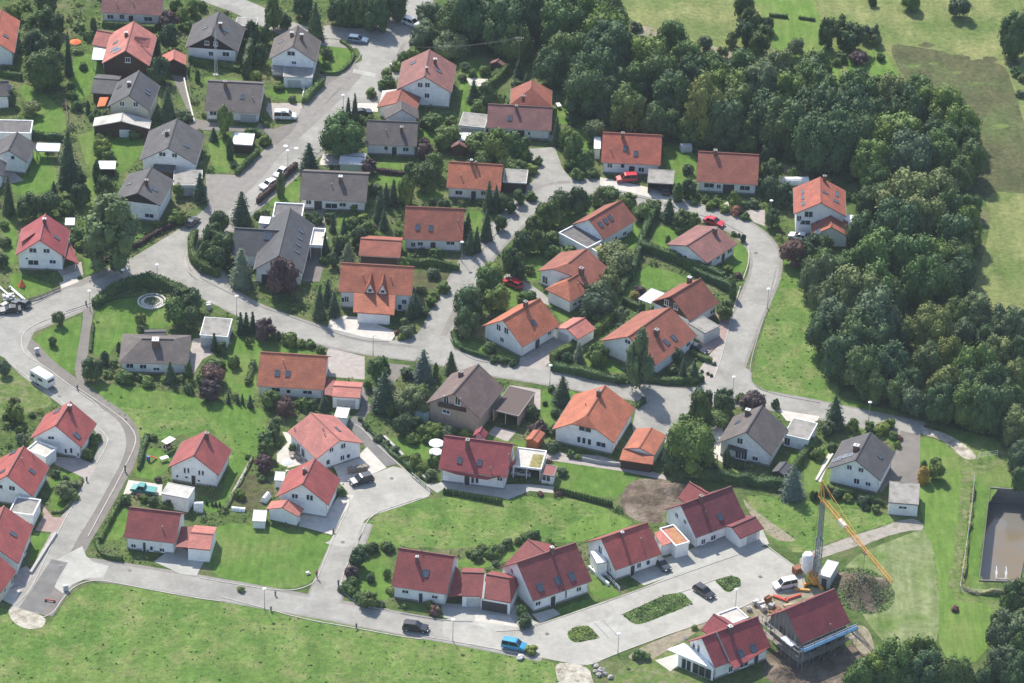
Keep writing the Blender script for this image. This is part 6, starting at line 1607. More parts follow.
hedge('21', '-10,612 120,618 270,640', 'clipped dark hedge in front of the red house with two skylights', 1.6, .9)
hedge('31', '262,365 225,430 192,505', 'tall clipped hedge beside the angled house with roof terrace', 2.0, 1.3, 'thuja')
hedge('31', '185,545 350,600 560,690', 'long tall clipped hedge below the white bungalow at the bend', 2.0, 1.4, 'thuja')
hedge('31', '192,505 165,600 140,690', 'tall dark hedge continuing down from the angled house garden', 2.0, 1.2)
hedge('31', '350,475 390,450 432,432', 'short thick hedge above the bungalow lawn', 1.4, 1.3)
hedge('32', '420,60 500,95 600,145', 'clipped hedge behind the timber gabled house with white pergola', 1.8, 1.3, 'thuja')
hedge('22', '690,465 800,395 900,330 960,275 1000,205', 'long clipped hedge right of the red roofed white garage', 1.7, 1.3, 'thuja')
hedge('22', '690,495 800,520 1000,560', 'thick clipped hedge along the street at the loop corner', 1.6, 1.5, 'thuja')
hedge('32', '80,560 200,545 330,565 470,545', 'dark shrub hedge before the large rust roofed corner house', 1.3, 1.5, 'hedge', rag=.2)
hedge('32', '418,428 460,452 508,468', 'low clipped hedge right of the large rust roofed corner house', .9, .9)
hedge('32', '90,180 110,120 165,20', 'tall hedge left of the lawn behind the white pergola', 1.8, 1.1) 
hedge('32', '90,185 150,215 200,235', 'short hedge below the white pergola', 1.6, 1.0)
hedge('22', '242,345 258,400 330,430 420,455 540,470', 'low dark hedge curving round the white house inside the road loop', .9, .8)
hedge('02', '430,215 480,180 520,150 580,125 640,112 720,118 790,130 845,170', 'broad shrub hedge along the street round the bungalow lawn', 2.0, 2.0, 'hedge', rag=.25, size=.32)
hedge('02', '425,300 418,350 412,420', 'thin row of low shrubs beside the asphalt footpath', .6, .6, 'hedge', rag=.3)
hedge('12', '243,470 230,520 215,572', 'short hedge left of the orange house with dark skylights', 1.0, .9)
hedge('33', '290,378 420,395 600,415 850,450', 'long dark hedge behind the maroon house at the foot of two gardens', 1.9, 1.6, rag=.18)
hedge('33', '872,382 910,330 970,250', 'dark hedge between the grey house and the solar panel house', 1.7, 1.2)
hedge('33', '168,85 185,70 200,50', 'short clipped hedge beside the half-hipped orange house', 1.0, .8, 'thuja')
hedge('03', '672,215 655,260 645,310 630,365', 'low uneven hedge along the footway left of the shuttered house', .8, .8, rag=.3)
hedge('03', '556,500 510,580 455,690', 'dark clipped hedge along the road left of the dark red ribbed roof', 1.1, .8)
hedge('04', '440,20 445,80 480,115 560,125', 'dark low hedge rounding the lower road corner', .8, .7)
hedge('03', '235,560 290,560 340,490 370,410', 'low garden border bushes round the small lawn at the left street', .5, .6, 'greyleaf', rag=.35)
hedge('13', '745,160 800,215 870,290 930,340 1000,400', 'low shrub border along the dark lane right of the salmon house', .7, .7, 'hedge', rag=.35)
hedge('13', '240,310 210,380 170,450 115,545', 'narrow border of stones and plants beside the vegetable plot', .4, .5, 'greyleaf', rag=.4)
hedge('24', '300,105 345,98 420,78', 'dark low border bushes behind the linked garages', .8, .9, rag=.3)
hedge('32', '540,150 590,210', 'dark clipped hedge behind', 1.5) if False else None
hedge('43', '100,455 200,480 300,510 370,530', 'row of mixed clipped bushes below the solar panel house', 1.0, .9, 'hedge', rag=.4)
hedge('zt', '100,100 85,250 60,480 35,620 120,655 300,645', 'rough hedge plants grown along the fence of the water basin', .7, .7, 'weeds', rag=.4, dens=18)
hedge('30', '770,75 810,78 855,82', 'thin dark hedge across the bright green strip', .8, .6)
hedge('30', '905,85 980,95', 'short thin dark hedge right of the bright green strip', .8, .6)
# planted islands: tangled low plants nobody could count
def ground_cover(view, s, leaf, n, h=.5, size=.3, name='ground_cover'):
    poly = [gp(*q, 0)[:2] for q in pts(view, s)]
    poly = np.array(poly)
    lo, hi = poly.min(0), poly.max(0)
    p = []
    while len(p) < n:
        q = rng.uniform(lo, hi)
        ins = False
        for i in range(len(poly)):
            a, b = poly[i], poly[(i + 1) % len(poly)]
            if (a[1] > q[1]) != (b[1] > q[1]) and q[0] < (b[0] - a[0]) * (q[1] - a[1]) / (b[1] - a[1]) + a[0]: ins = not ins
        if ins: p.append(q)
    p = np.array(p)
    zc = h * rng.uniform(.1, 1, n) * (.6 + .4 * np.sin(p[:, 0] * 1.7) * np.cos(p[:, 1] * 1.3))
    c = np.column_stack([p, zc])
    me = quad_mesh(name, leaves(c, np.tile([0, 0, 1.0], (n, 1)), size, .6), M['leaf_' + leaf])
    return tag(link(bpy.data.objects.new(name, me)), kind='stuff')
ground_cover('34', '100,372 300,283 378,275 420,322 190,412 152,410', 'island', 3200, .4)
ground_cover('34', '525,217 600,198 635,208 638,238 590,265 570,262', 'island', 1100, .4)
ground_cover('24', '765,455 792,432 858,423 908,478 802,497 775,485', 'island', 1100, .4)
for a_ in (('f', '-10,612 45,632 78,592 100,586 130,590 290,616 430,640 560,666 590,700 -10,700', 9000), ('f', '372,520 432,500 560,501 600,508 622,522 575,545 470,545 372,545', 3000), ('f', '95,388 150,402 230,412 270,430 258,458 232,476 190,430 165,438 130,433', 2000),
           ('32', '830,60 930,100 1000,640 770,610 695,585 700,500 765,250', 2600), ('f', '750,494 890,518 850,532 800,552 772,538', 1400)):
    ground_cover(a_[0], a_[1], 'meadow', a_[2] // 16, .03, .6, 'meadow_herbs')
# planting between lawns, paths and houses: everything that is neither sheet nor building
def undergrowth():
    foot = []
    for o in bpy.data.objects:
        if o.type == 'MESH' and o.parent is not None and (o.name.startswith('roof') or '_roof' in o.name) and o.data.vertices:
            ca, sa = math.cos(o.rotation_euler[2] + o.parent.rotation_euler[2]), math.sin(o.rotation_euler[2] + o.parent.rotation_euler[2])
            pa = o.parent.rotation_euler[2]
            ox = o.parent.location[0] + o.location[0] * math.cos(pa) - o.location[1] * math.sin(pa)
            oy = o.parent.location[1] + o.location[0] * math.sin(pa) + o.location[1] * math.cos(pa)
            xs = [v.co.x for v in o.data.vertices]; ys = [v.co.y for v in o.data.vertices]
            foot.append((ox, oy, ca, sa, min(xs), max(xs), min(ys), max(ys)))
    poly = np.array([gp(*q, 0)[:2] for q in ((-20, -20), (400, -20), (480, 90), (600, 130), (780, 160), (790, 250), (745, 380), (900, 420), (905, 500), (700, 480), (600, 600), (360, 600), (330, 530), (-20, 620))])
    n = 60000
    lo, hi = poly.min(0), poly.max(0)
    q = rng.uniform(lo, hi, (n * 2, 2))
    ins = np.zeros(len(q), bool)
    for i in range(len(poly)):
        a, b = poly[i], poly[(i + 1) % len(poly)]
        if a[1] != b[1]: ins ^= ((a[1] > q[:, 1]) != (b[1] > q[:, 1])) & (q[:, 0] < (b[0] - a[0]) * (q[:, 1] - a[1]) / (b[1] - a[1]) + a[0])
    k = ((q - (GX0, GY0)) / GS).astype(int)
    k = np.clip(k, 0, np.array(GRID.shape) - 1)
    ok = ins & (GRID[k[:, 0], k[:, 1]] == 0)
    for (ox, oy, ca, sa, x0, x1, y0, y1) in foot:
        dx, dy = q[:, 0] - ox, q[:, 1] - oy
        lx, ly = dx * ca + dy * sa, -dx * sa + dy * ca
        ok &= ~((lx > x0 + .2) & (lx < x1 - .2) & (ly > y0 + .2) & (ly < y1 - .2))
    q = q[ok]
    f = np.sin(q[:, 0] * .55 + 1.3 * np.sin(q[:, 1] * .31)) + np.sin(q[:, 1] * .62 + 1.7 * np.sin(q[:, 0] * .27)) + rng.normal(0, .5, len(q))
    # single bushes standing in that planting
    cand = q[(f > .2) | (f < -1.2)][:2600]; kept = []
    for c in cand:
        if len(kept) >= 260: break
        if all((c[0] - k_[0]) ** 2 + (c[1] - k_[1]) ** 2 > 7.5 for k_ in kept): kept.append(c)
    for leaf, part in (('mid', kept[0::4]), ('dark', kept[1::4]), ('lime', kept[2::8]), ('greyleaf', kept[3::4]), ('purple', kept[6::8])):
        cs, ns = [], []
        for c in part:
            r_ = rng.uniform(.5, 1.15); d_ = rand_dirs(int(110 * r_)); d_[:, 2] = np.abs(d_[:, 2])
            cs.append(np.array([c[0], c[1], .1]) + d_ * r_ * rng.uniform(.6, 1.08, (len(d_), 1)) * np.array([1, 1, rng.uniform(.8, 1.4)])); ns.append(d_ + np.array([0, 0, .3]))
        tag(link(bpy.data.objects.new('garden_undergrowth', quad_mesh('garden_undergrowth', leaves(np.concatenate(cs), np.concatenate(ns), .32), M['leaf_' + leaf]))), kind='stuff')
    for leaf, sel, h in (('mid', (f > .5) & (f < 1.2), .7), ('dark', f >= 1.2, .9), ('weeds', (f > -.3) & (f <= .5), .3), ('lime', (f < -1.6), .45), ('pink', (f > -1.6) & (f < -1.56), .4), ('yellow', (f > 1.6) & (f < 1.63), .5)):
        p = q[sel]; m = len(p)
        c = np.column_stack([p, h * rng.uniform(.05, 1, m)])
        nr = np.column_stack([rng.normal(0, .5, (m, 2)), np.ones(m)])
        tag(link(bpy.data.objects.new('garden_undergrowth', quad_mesh('garden_undergrowth', leaves(c, nr, .5, .4), M['leaf_' + leaf]))), kind='stuff')
undergrowth()
# ------------------------------------------------------------------ landmarks used when naming plants
LANDMARKS = []
def landmark(ref, view, x, y):
    LANDMARKS.append((ref, *V(view, x, y)))
landmark('round flower bed', '02', 690, 190); landmark('crane mast', 'zs', 395, 450); landmark('water basin', 'zt', 250, 380); landmark('brown field', '40', 700, 400)
landmark('long bright green strip', '30', 850, 120); landmark('bare patch above the wood', '30', 560, 240); landmark('small lawn beyond the wood', '40', 340, 290); landmark('dry field edge', '41', 900, 480)
landmark('bend of the loop road', '31', 790, 480); landmark('end of the back lane', '43', 700, 230); landmark('mown hay strip', '44', 500, 300); landmark('upper street junction', '10', 760, 190)
landmark('wild slope meadow', '32', 880, 400); landmark('back garden pond', '20', 350, 375); landmark('wooden utility pole', '20', 540, 270); landmark('planted traffic island', '34', 250, 340)
landmark('lower cul-de-sac kerb', '14', 640, 200); landmark('vegetable plot', '13', 240, 470); landmark('left street bend', '02', 110, 390); landmark('loop road fork', '21', 640, 240)
landmark('shrubby garden inside the loop', '22', 900, 160); landmark('rock garden', '12', 940, 330); landmark('lower meadow', '04', 600, 500); landmark('bottom right picture corner', '44', 960, 660)
landmark('wood behind the loop road', '30', 480, 400); landmark('heart of the dark wood', '42', 300, 300); landmark('right end of the wood', '42', 900, 420); landmark('wood edge by the brown field', '40', 720, 600)
landmark('conifer group on the street', '21', 380, 460); landmark('top edge of the wood', '20', 850, 40); landmark('upper junction street trees', '20', 110, 120); landmark('lower wood edge', '43', 760, 80)

wall_mat('shade_dark_concrete', (.20, .19, .17)); plain('rubber', (.02, .02, .022), .8); plain('crane_yellow', (.68, .33, .06), .5); plain('crane_grey', (.26, .30, .32), .45, .5, .4); plain('ballast', (.42, .40, .37), .9); plain('rust_steel', (.25, .10, .05), .8)
plain('lamp_post', (.40, .41, .41), .5, .5, .5); plain('lamp_glass', (.82, .82, .80), .3); plain('wood_pale', (.50, .37, .22), .8); plain('wood_grey', (.26, .22, .18), .85); plain('stone', (.36, .34, .31), .9, .2, 0, .3, 1.2)
plain('red_plastic', (.55, .05, .03), .5); plain('blue_plastic', (.05, .13, .42), .5); plain('skin', (.55, .34, .25), .6); plain('cloth_red', (.52, .05, .04), .9); plain('cloth_navy', (.03, .035, .06), .9); plain('hair', (.10, .06, .035), .8)
plain('brick_pack', (.55, .52, .49), .8); plain('headlight', (.75, .76, .76), .15); plain('taillight', (.35, .02, .02), .3); plain('wire', (.10, .10, .10), .5); plain('white_stone', (.60, .58, .53), .9)
CARC = {'white': (.75, .75, .74), 'silver': (.42, .44, .46), 'black': (.018, .019, .022), 'darkgrey': (.06, .065, .07), 'red': (.52, .02, .03), 'blue': (.03, .30, .52), 'steelblue': (.16, .24, .34), 'teal': (.03, .26, .24), 'anthracite': (.035, .04, .05)}
for k_, c_ in CARC.items():
    m_, nt_, b_ = new_mat('car_' + k_)
    b_.inputs['Base Color'].default_value = (*c_, 1); b_.inputs['Roughness'].default_value = .28; b_.inputs['Coat Weight'].default_value = .6
m_, nt_, b_ = new_mat('car_glass'); b_.inputs['Base Color'].default_value = (.015, .018, .022, 1); b_.inputs['Roughness'].default_value = .06

def rim_prism(mb, prof, wb, wt, z0, z1):
    """side profile (x,z) whose width narrows from wb at z0 to wt at z1"""
    n = len(prof)
    def hw(z): return (wb + (wt - wb) * min(1, max(0, (z - z0) / (z1 - z0)))) / 2
    vs = [(x, -hw(z), z) for x, z in prof] + [(x, hw(z), z) for x, z in prof]
    fs = [tuple(range(n)), tuple(range(2 * n - 1, n - 1, -1))] + [((k + 1) % n, k, n + k, n + (k + 1) % n) for k in range(n)]
    return mb.add(vs, fs)

CARS = {}
def car_meshes(kind):
    if kind in CARS: return CARS[kind]
    L, Wd, spec = {'hatch': (3.9, 1.68, 0), 'sedan': (4.5, 1.75, 1), 'estate': (4.6, 1.76, 2), 'suv': (4.7, 1.85, 3), 'van': (4.5, 1.82, 4), 'bus': (4.9, 1.95, 5), 'pickup': (4.9, 1.8, 6)}[kind]
    h = L / 2
    if kind in ('van', 'bus'):
        belt, top = 1.05, (1.85 if kind == 'van' else 1.95)
        body_ = [(-h, .35), (-h, belt), (h - .95, belt + .02), (h - .1, .85), (h, .6), (h, .35)]
        glass = [(-h + .06, belt - .02), (-h + .14, top - .08), (h - 1.75, top - .1), (h - 1.0, belt)]
        roof_ = [(-h + .1, top - .1), (-h + .2, top), (h - 2.0, top), (h - 1.72, top - .1)]
        wb = .95
    elif kind == 'pickup':
        belt, top = .95, 1.65
        body_ = [(-h, .4), (-h, belt), (-.1, belt), (h - 1.2, belt), (h - .1, .85), (h, .6), (h, .4)]
        glass = [(-.35, belt - .02), (-.2, top - .05), (.8, top - .08), (h - 1.15, belt)]
        roof_ = [(-.3, top - .08), (-.2, top), (.75, top), (.9, top - .08)]
        wb = .95
    else:
        belt = .88 if kind != 'suv' else 1.0
        top = {'hatch': 1.42, 'sedan': 1.42, 'estate': 1.45, 'suv': 1.72}[kind]
        back = {'hatch': -h + .25, 'sedan': -h + .75, 'estate': -h + .15, 'suv': -h + .15}[kind]
        rear_belt = -h + .02 if kind != 'sedan' else -h + .55
        body_ = [(-h, .3), (-h, belt - .05), (-h + .1, belt), (h - 1.25, belt), (h - .25, belt - .14), (h, .62), (h, .3)]
        glass = [(rear_belt + .05, belt - .02), (back + .3, top - .05), (h - 2.15, top - .06), (h - 1.25, belt - .02)]
        roof_ = [(back + .26, top - .07), (back + .4, top), (h - 2.35, top), (h - 2.1, top - .07)]
        wb = .85
    b = MB(); rim_prism(b, body_, Wd, Wd, 0, 1)
    rim_prism(b, roof_, Wd - .36, Wd - .42, top - .1, top)
    # pillars in body colour so the cabin reads from above
    for sx_ in (-1, 1):
        for (gx, gz), (rx, rz_) in ((glass[0], glass[1]), (glass[3], glass[2])):
            b.bar((gx, sx_ * (Wd / 2 - .08), gz), (rx, sx_ * (Wd / 2 - .24), rz_ + .02), .09, .09)
        mx = (glass[1][0] + glass[2][0]) / 2
        b.bar((mx, sx_ * (Wd / 2 - .06), belt), (mx, sx_ * (Wd / 2 - .22), top - .03), .07, .07)
    g = MB(); rim_prism(g, glass, Wd - .12, Wd - .44, belt, top)
    w_ = MB(); w_.add(*_wheel(.31 if kind != 'suv' else .35, .2))
    r_ = MB(); r_.add(*_wheel(.19, .215))
    hl = MB().box((0, 0, 0), (.1, .34, .14)); tl = MB().box((0, 0, 0), (.08, .26, .18))
    CARS[kind] = (L, Wd, wb, b.mesh('body', M['car_white']), g.mesh('windows', M['car_glass']), w_.mesh('wheel', M['rubber'], False), r_.mesh('rim', M['steel']), hl.mesh('headlight', M['headlight']), tl.mesh('tail_light', M['taillight']), .31 if kind != 'suv' else .35)
    return CARS[kind]

def _wheel(r, w_):
    n = 14
    vs = [(r * math.cos(2 * math.pi * k / n), s_ * w_ / 2, r * math.sin(2 * math.pi * k / n)) for s_ in (-1, 1) for k in range(n)]
    fs = [tuple(range(n)), tuple(range(2 * n - 1, n - 1, -1))] + [((k + 1) % n, k, n + k, n + (k + 1) % n) for k in range(n)]
    return vs, fs

def car(view, rear, front, kind, color, label, cat='car', name='parked_car', z=0.03, group='parked cars'):
    a, b = gp(*V(view, *rear), .7), gp(*V(view, *front), .7)
    c = (a + b) / 2; rz = math.atan2(b[1] - a[1], b[0] - a[0])
    L, Wd, wb, bm, gm, wm, rm, hm, tm, wr = car_meshes(kind)
    o = empty(name, (c[0], c[1], z), rz)
    tag(o, label, cat, group)
    bo = link(bpy.data.objects.new('body', bm), o)
    bo.material_slots[0].link = 'OBJECT'; bo.material_slots[0].material = M['car_' + color]
    link(bpy.data.objects.new('windows', gm), o)
    for sx_ in (-1, 1):
        for sy_ in (-1, 1):
            w_ = link(bpy.data.objects.new('wheel', wm), o); w_.location = (sx_ * (L / 2 - wb), sy_ * (Wd / 2 - .08), wr)
            link(bpy.data.objects.new('rim', rm), w_)
    for sy_ in (-1, 1):
        q = link(bpy.data.objects.new('headlight', hm), o); q.location = (L / 2 - .03, sy_ * (Wd / 2 - .28), .64)
        q = link(bpy.data.objects.new('tail_light', tm), o); q.location = (-L / 2 + .03, sy_ * (Wd / 2 - .2), .72)
    if kind == 'bus': MB().box((-.4, 0, 2.05), (1.2, 1.2, .16)).build('roof_box', M['car_white'], o)
    return o

car('10', (675, 172), (760, 182), 'estate', 'steelblue', 'steel blue estate car in the tree shade on the upper street junction')
car('20', (35, 95), (75, 110), 'suv', 'white', 'white car half in tree shade at the top of the main street')
car('10', (332, 525), (445, 528), 'bus', 'white', 'white camper van parked on the paved lot by the main street', 'camper van', 'camper_van')
car('10', (722, 512), (765, 505), 'hatch', 'anthracite', 'dark small car half hidden behind two slim conifers by the street')
car('11', (388, 176), (348, 208), 'hatch', 'white', 'white hatchback at the kerb behind the dark columnar shrub')
car('11', (338, 232), (290, 255), 'sedan', 'white', 'white saloon car at the kerb before the purple hedge')
car('01', (858, 432), (895, 400), 'hatch', 'darkgrey', 'grey hatchback parked at the street edge by the flat double garage')
car('31', (165, 218), (78, 222), 'van', 'red', 'bright red van in front of the red house and the double carport', 'van', 'parked_van')
car('22', (548, 118), (478, 88), 'estate', 'red', 'bright red estate car on the lane above the white house in the loop')
car('31', (480, 402), (560, 428), 'sedan', 'red', 'red car mostly hidden behind the white bungalow roof at the bend')
car('ze', (235, 620), (95, 590), 'sedan', 'white', 'white car behind the purple tree by the tall red house')
car('zf', (580, 432), (655, 462), 'hatch', 'black', 'black and silver small car beside the rust roofed corner house')
car('34', (435, 238), (515, 290), 'estate', 'black', 'black estate car on the parking bay between two planted islands')
car('34', (880, 225), (805, 240), 'van', 'white', 'small white delivery van beside the crane foot', 'van', 'parked_van')
car('34', (262, 122), (308, 162), 'hatch', 'anthracite', 'dark car on the drive of the red house with glazed bay')
car('zj', (110, 398), (222, 412), 'suv', 'black', 'black estate car driving along the lower road')
car('zm', (295, 410), (555, 460), 'van', 'blue', 'bright blue van parked at the meadow edge of the lower road', 'van', 'parked_van')
car('13', (775, 398), (695, 418), 'suv', 'anthracite', 'dark estate car on the cul-de-sac below the salmon roofed house')
car('zl', (455, 430), (290, 405), 'pickup', 'teal', 'teal pickup car on the light drive beside the white cube garage', 'pickup', 'pickup_car')
car('zp', (215, 530), (60, 540), 'sedan', 'black', 'black car on the yard at the left picture edge')
car('zp', (350, 470), (235, 430), 'hatch', 'darkgrey', 'dark car nose-in beside the white boards at the left yard')
car('zq', (600, 525), (555, 520), 'hatch', 'silver', 'silver car inside the open carport of the bowed crimson house')
car('31', (300, 290), (300, 250), 'hatch', 'anthracite', 'dark car inside the double carport')

# caravan on the left street
def caravan():
    a, b = gp(*V('02', 150, 515), 1.2), gp(*V('02', 235, 565), 1.2)
    c = (a + b) / 2; rz = math.atan2(b[1] - a[1], b[0] - a[0])
    o = empty('caravan', (c[0], c[1], .03), rz); tag(o, 'white touring caravan parked at the kerb of the left street', 'caravan')
    m = MB(); prof = [(-2.5, .45), (-2.55, 1.2), (-2.35, 2.45), (-2.1, 2.58), (2.1, 2.58), (2.4, 2.4), (2.6, 1.3), (2.5, .45)]
    rim_prism(m, prof, 2.2, 2.1, .4, 2.6); m.build('body', M['car_white'], o)
    for x_, w_ in ((-1.5, 1.0), (.6, 1.2)):
        for s_ in (-1, 1): MB().box((x_, s_ * 1.085, 1.65), (w_, .04, .6)).build('window', M['car_glass'], o)
    MB().box((2.52, 0, 1.75), (.06, 1.5, .6)).build('window', M['car_glass'], o)
    MB().box((-.5, -1.1, 1.35), (.6, .03, 1.7)).build('door', M['zinc'], o)
    MB().box((.2, 0, 2.62), (.7, .7, .1)).box((-1.4, 0, 2.61), (.4, .4, .08)).build('roof_hatch', M['tarp_white'], o)
    for s_ in (-1, 1):
        w_ = MB().add(*_wheel(.32, .2)).build('wheel', M['rubber'], o); w_.location = (-.2, s_ * .98, .32)
    MB().bar((2.5, .5, .45), (3.6, 0, .45), .08).bar((2.5, -.5, .45), (3.6, 0, .45), .08).cyl((3.4, 0, 0), .06, .5, 8).build('drawbar', M['darksteel'], o)
caravan()

# ------------------------------------------------------------------ street lamps
def lamp_meshes():
    p = MB().lathe([(.09, 0), (.09, .8), (.06, .85), (.045, 4.6)], 8).mesh('pole', M['lamp_post'])
    h = MB().lathe([(.05, 4.55), (.36, 4.72), (.40, 4.80), (.22, 4.92), (.02, 4.95)], 14).mesh('lamp_head', M['lamp_glass'])
    return p, h
LP_, LH_ = lamp_meshes()
def lamp(view, x, y, label, top=None):
    """x,y: foot of the post"""
    q = gp(*V(view, x, y), 0)
    o = empty('street_lamp', (q[0], q[1], 0)); tag(o, label, 'street lamp', 'street lamps')
    link(bpy.data.objects.new('pole', LP_), o); link(bpy.data.objects.new('lamp_head', LH_), o)
lamp('02', 562, 135, 'street lamp before the shrub hedge, in the big birch shadow'); lamp('02', 717, 112, 'street lamp above the shrub hedge opposite the street corner hedge'); lamp('12', 167, 255, 'street lamp at the flat garage beside the grey bungalow')
lamp('12', 788, 435, 'street lamp on the kerb of the drive right of the orange house'); lamp('21', 281, 600, 'street lamp at the end of the dark clipped hedge near the rock garden'); lamp('22', 682, 572, 'street lamp at the corner of the thick clipped loop hedge')
lamp('32', 762, 222, 'street lamp on the meadow side of the loop road'); lamp('32', 604, 625, 'street lamp at the crossing of loop road and back lane'); lamp('43', 293, 148, 'street lamp by the bed above the solar panel house')
lamp('10', 652, 520, 'street lamp left of two slim conifers on the main street'); lamp('11', 400, 182, 'street lamp behind the two white kerbside cars on the main street'); lamp('14', 294, 350, 'street lamp halfway along the lower road by the small round bush')
lamp('24', 240, 492, 'street lamp on the meadow edge right of the black estate car'); lamp('34', 81, 555, 'street lamp at the lower edge of the plaza by the gravel'); lamp('34', 616, 352, 'street lamp above the red house at the bottom edge')
lamp('02', 410, 232, 'street lamp at the top of the asphalt footpath'); lamp('31', 775, 410, 'street lamp at the outer bend before the tall red house'); lamp('21', 905, 690, 'street lamp') if False else None

# little posts and boxes along the new streets
def post(view, x, y, label, h=1.0, name='marker_post', mat='darksteel', w_=.35, cat='post'):
    q = gp(*V(view, x, y), 0)
    o = empty(name, (q[0], q[1], 0)); tag(o, label, cat, 'street posts and boxes')
    MB().lathe([(w_ * .45, 0), (w_ * .45, h * .75), (w_ * .6, h * .78), (w_ * .6, h * .95), (w_ * .2, h)], 10).build('post', M[mat], o)
    MB().cyl((0, 0, -.02), w_ * .8, .08, 10).build('foot', M['ballast'], o)
def box_cabinet(view, x, y, label, d=(.9, .4, 1.1), mat='zinc'):
    q = gp(*V(view, x, y), 0)
    o = empty('cable_cabinet', (q[0], q[1], 0), .4); tag(o, label, 'cabinet', 'street posts and boxes')
    MB().box((0, 0, d[2] / 2 + .08), d).build('cabinet_body', M[mat], o); MB().box((0, 0, .04), (d[0] + .1, d[1] + .1, .08)).build('plinth', M['ballast'], o)
    MB().box((0, 0, d[2] + .11), (d[0] + .06, d[1] + .08, .05)).build('lid', M[mat], o)
post('02', 392, 205, 'dark post on the kerb at the top of the footpath'); post('02', 352, 588, 'dark post at the foot of the asphalt footpath'); post('03', 570, 372, 'dark post on the footway left of the shuttered house', 1.5)
post('03', 395, 415, 'dark post at the drive between two red houses on the left street'); post('14', 343, 285, 'dark post on the lower road footway near a street lamp'); post('14', 630, 238, 'dark post at the kerb before the reddish bush of the cul-de-sac', 1.2)
post('13', 607, 648, 'dark post at the foot of the cul-de-sac drive wall'); post('14', 323, 355, 'dark post on the meadow kerb of the lower road'); post('14', 712, 432, 'dark post on the meadow kerb near the black estate car')
box_cabinet('02', 168, 425, 'grey cable cabinet on the corner of the triangular lawn'); box_cabinet('02', 950, 225, 'grey cable cabinet before the flat garage of the grey bungalow'); box_cabinet('12', 40, 215, 'grey cabinet at the kerb above the small flat garage')
box_cabinet('04', 300, 262, 'small light cabinet at the road end by the meadow'); box_cabinet('11', 290, 412, 'white box beside the roof of the slate grey house') if False else None

# ------------------------------------------------------------------ tower crane
def crane():
    base = gp(*V('zs', 375, 690), 0); top = gp(*V('zs', 432, 120), 0)
    # height of the slewing joint: from the image position of the jib root
    best = min(np.arange(12, 32, .1), key=lambda h: np.linalg.norm(proj([(base[0], base[1], h)])[0] - np.array(V('zs', 432, 150))))
    H = float(best)
    tip = gp(*V('zd', 880, 170), H)
    rz = math.atan2(tip[1] - base[1], tip[0] - base[0]); Lj = float(np.hypot(tip[0] - base[0], tip[1] - base[1]))
    o = empty('tower_crane', (base[0], base[1], 0), rz); tag(o, 'yellow construction crane with grey mast standing beside the unfinished house', 'crane')
    def lattice(mb, a, b, w_, h_, n, t=.09):
        a, b = np.array(a, float), np.array(b, float); d = b - a; L = np.linalg.norm(d); d /= L
        up_ = np.array([0, 0, 1.0]) if abs(d[2]) < .9 else np.array([1.0, 0, 0]); s_ = np.cross(d, up_); s_ /= np.linalg.norm(s_); u_ = np.cross(s_, d)
        cs = [(-w_ / 2, -h_ / 2), (w_ / 2, -h_ / 2), (w_ / 2, h_ / 2), (-w_ / 2, h_ / 2)]
        def P(i, k): return a + d * L * k / n + s_ * cs[i][0] + u_ * cs[i][1]
        for i in range(4): mb.bar(P(i, 0), P(i, n), t * 1.5)
        for k in range(n):
            for i in range(4):
                j = (i + 1) % 4
                mb.bar(P(i, k), P(j, k + 1), t * .7); 
                if k % 2 == 0: mb.bar(P(i, k), P(j, k), t * .7)
    m = MB(); lattice(m, (0, 0, 1.2), (0, 0, H * .56), .85, .85, 10, .11); lattice(m, (0, 0, H * .53), (0, 0, H), .6, .6, 10, .10); m.build('mast', M['crane_grey'], o)
    j = MB(); 
    for i in range(2):
        pass
    lattice(j, (.4, 0, H + .5), (Lj * .52, 0, H + .6), .62, .62, 15, .055); lattice(j, (Lj * .52, 0, H + .6), (Lj, 0, H + .7), .52, .52, 14, .05); j.build('jib', M['crane_yellow'], o)
    a_ = MB(); apex = (-.8, 0, H + 4.2)
    for s_ in (-.4, .4): a_.bar((0, s_, H), (apex[0], s_ * .2, apex[2]), .16)
    a_.bar((-1.8, 0, H + .2), apex, .12).bar((-1.8, 0, H + .2), (0, 0, H), .18); a_.build('apex_frame', M['crane_yellow'], o)
    t_ = MB().bar(apex, (Lj * .30, 0, H + 1.0), .06).bar(apex, (Lj * .66, 0, H + 1.0), .06); t_.build('tie_bar', M['crane_yellow'], o)
    b_ = MB().bar(apex, (-2.4, 0, 3.2), .05); b_.build('stay_cable', M['wire'], o)
    sg = MB().box((Lj * .29, 0, H + .55), (2.2, .75, .6)); sg.build('jib_board', M['tarp_white'], o)
    s_ = MB().box((0, 0, .35), (5.0, .5, .4)).box((0, 0, .36), (.5, 5.0, .42)).box((0, 0, .9), (2.2, 2.2, .8)).box((-1.2, 0, 1.45), (4.2, 1.6, .5))
    for x_ in (-2.3, 2.3):
        s_.cyl((x_, 0, 0), .35, .2, 10)
        s_.cyl((0, x_, 0), .35, .2, 10)
    s_.build('undercarriage', M['crane_yellow'], o)
    k = MB()
    for i in range(5): k.box((-2.7, 0, 1.95 + i * .55), (1.0, 2.0, .52))
    k.build('counterweight', M['rust_steel'], o)
    h_ = MB().bar((Lj * .62, 0, H + .1), (Lj * .62, 0, H - 6), .05).box((Lj * .62, 0, H - 6.2), (.35, .35, .5)).box((Lj * .62, 0, H + .02), (1.0, .7, .2)); h_.build('trolley_hook', M['darksteel'], o)
crane()
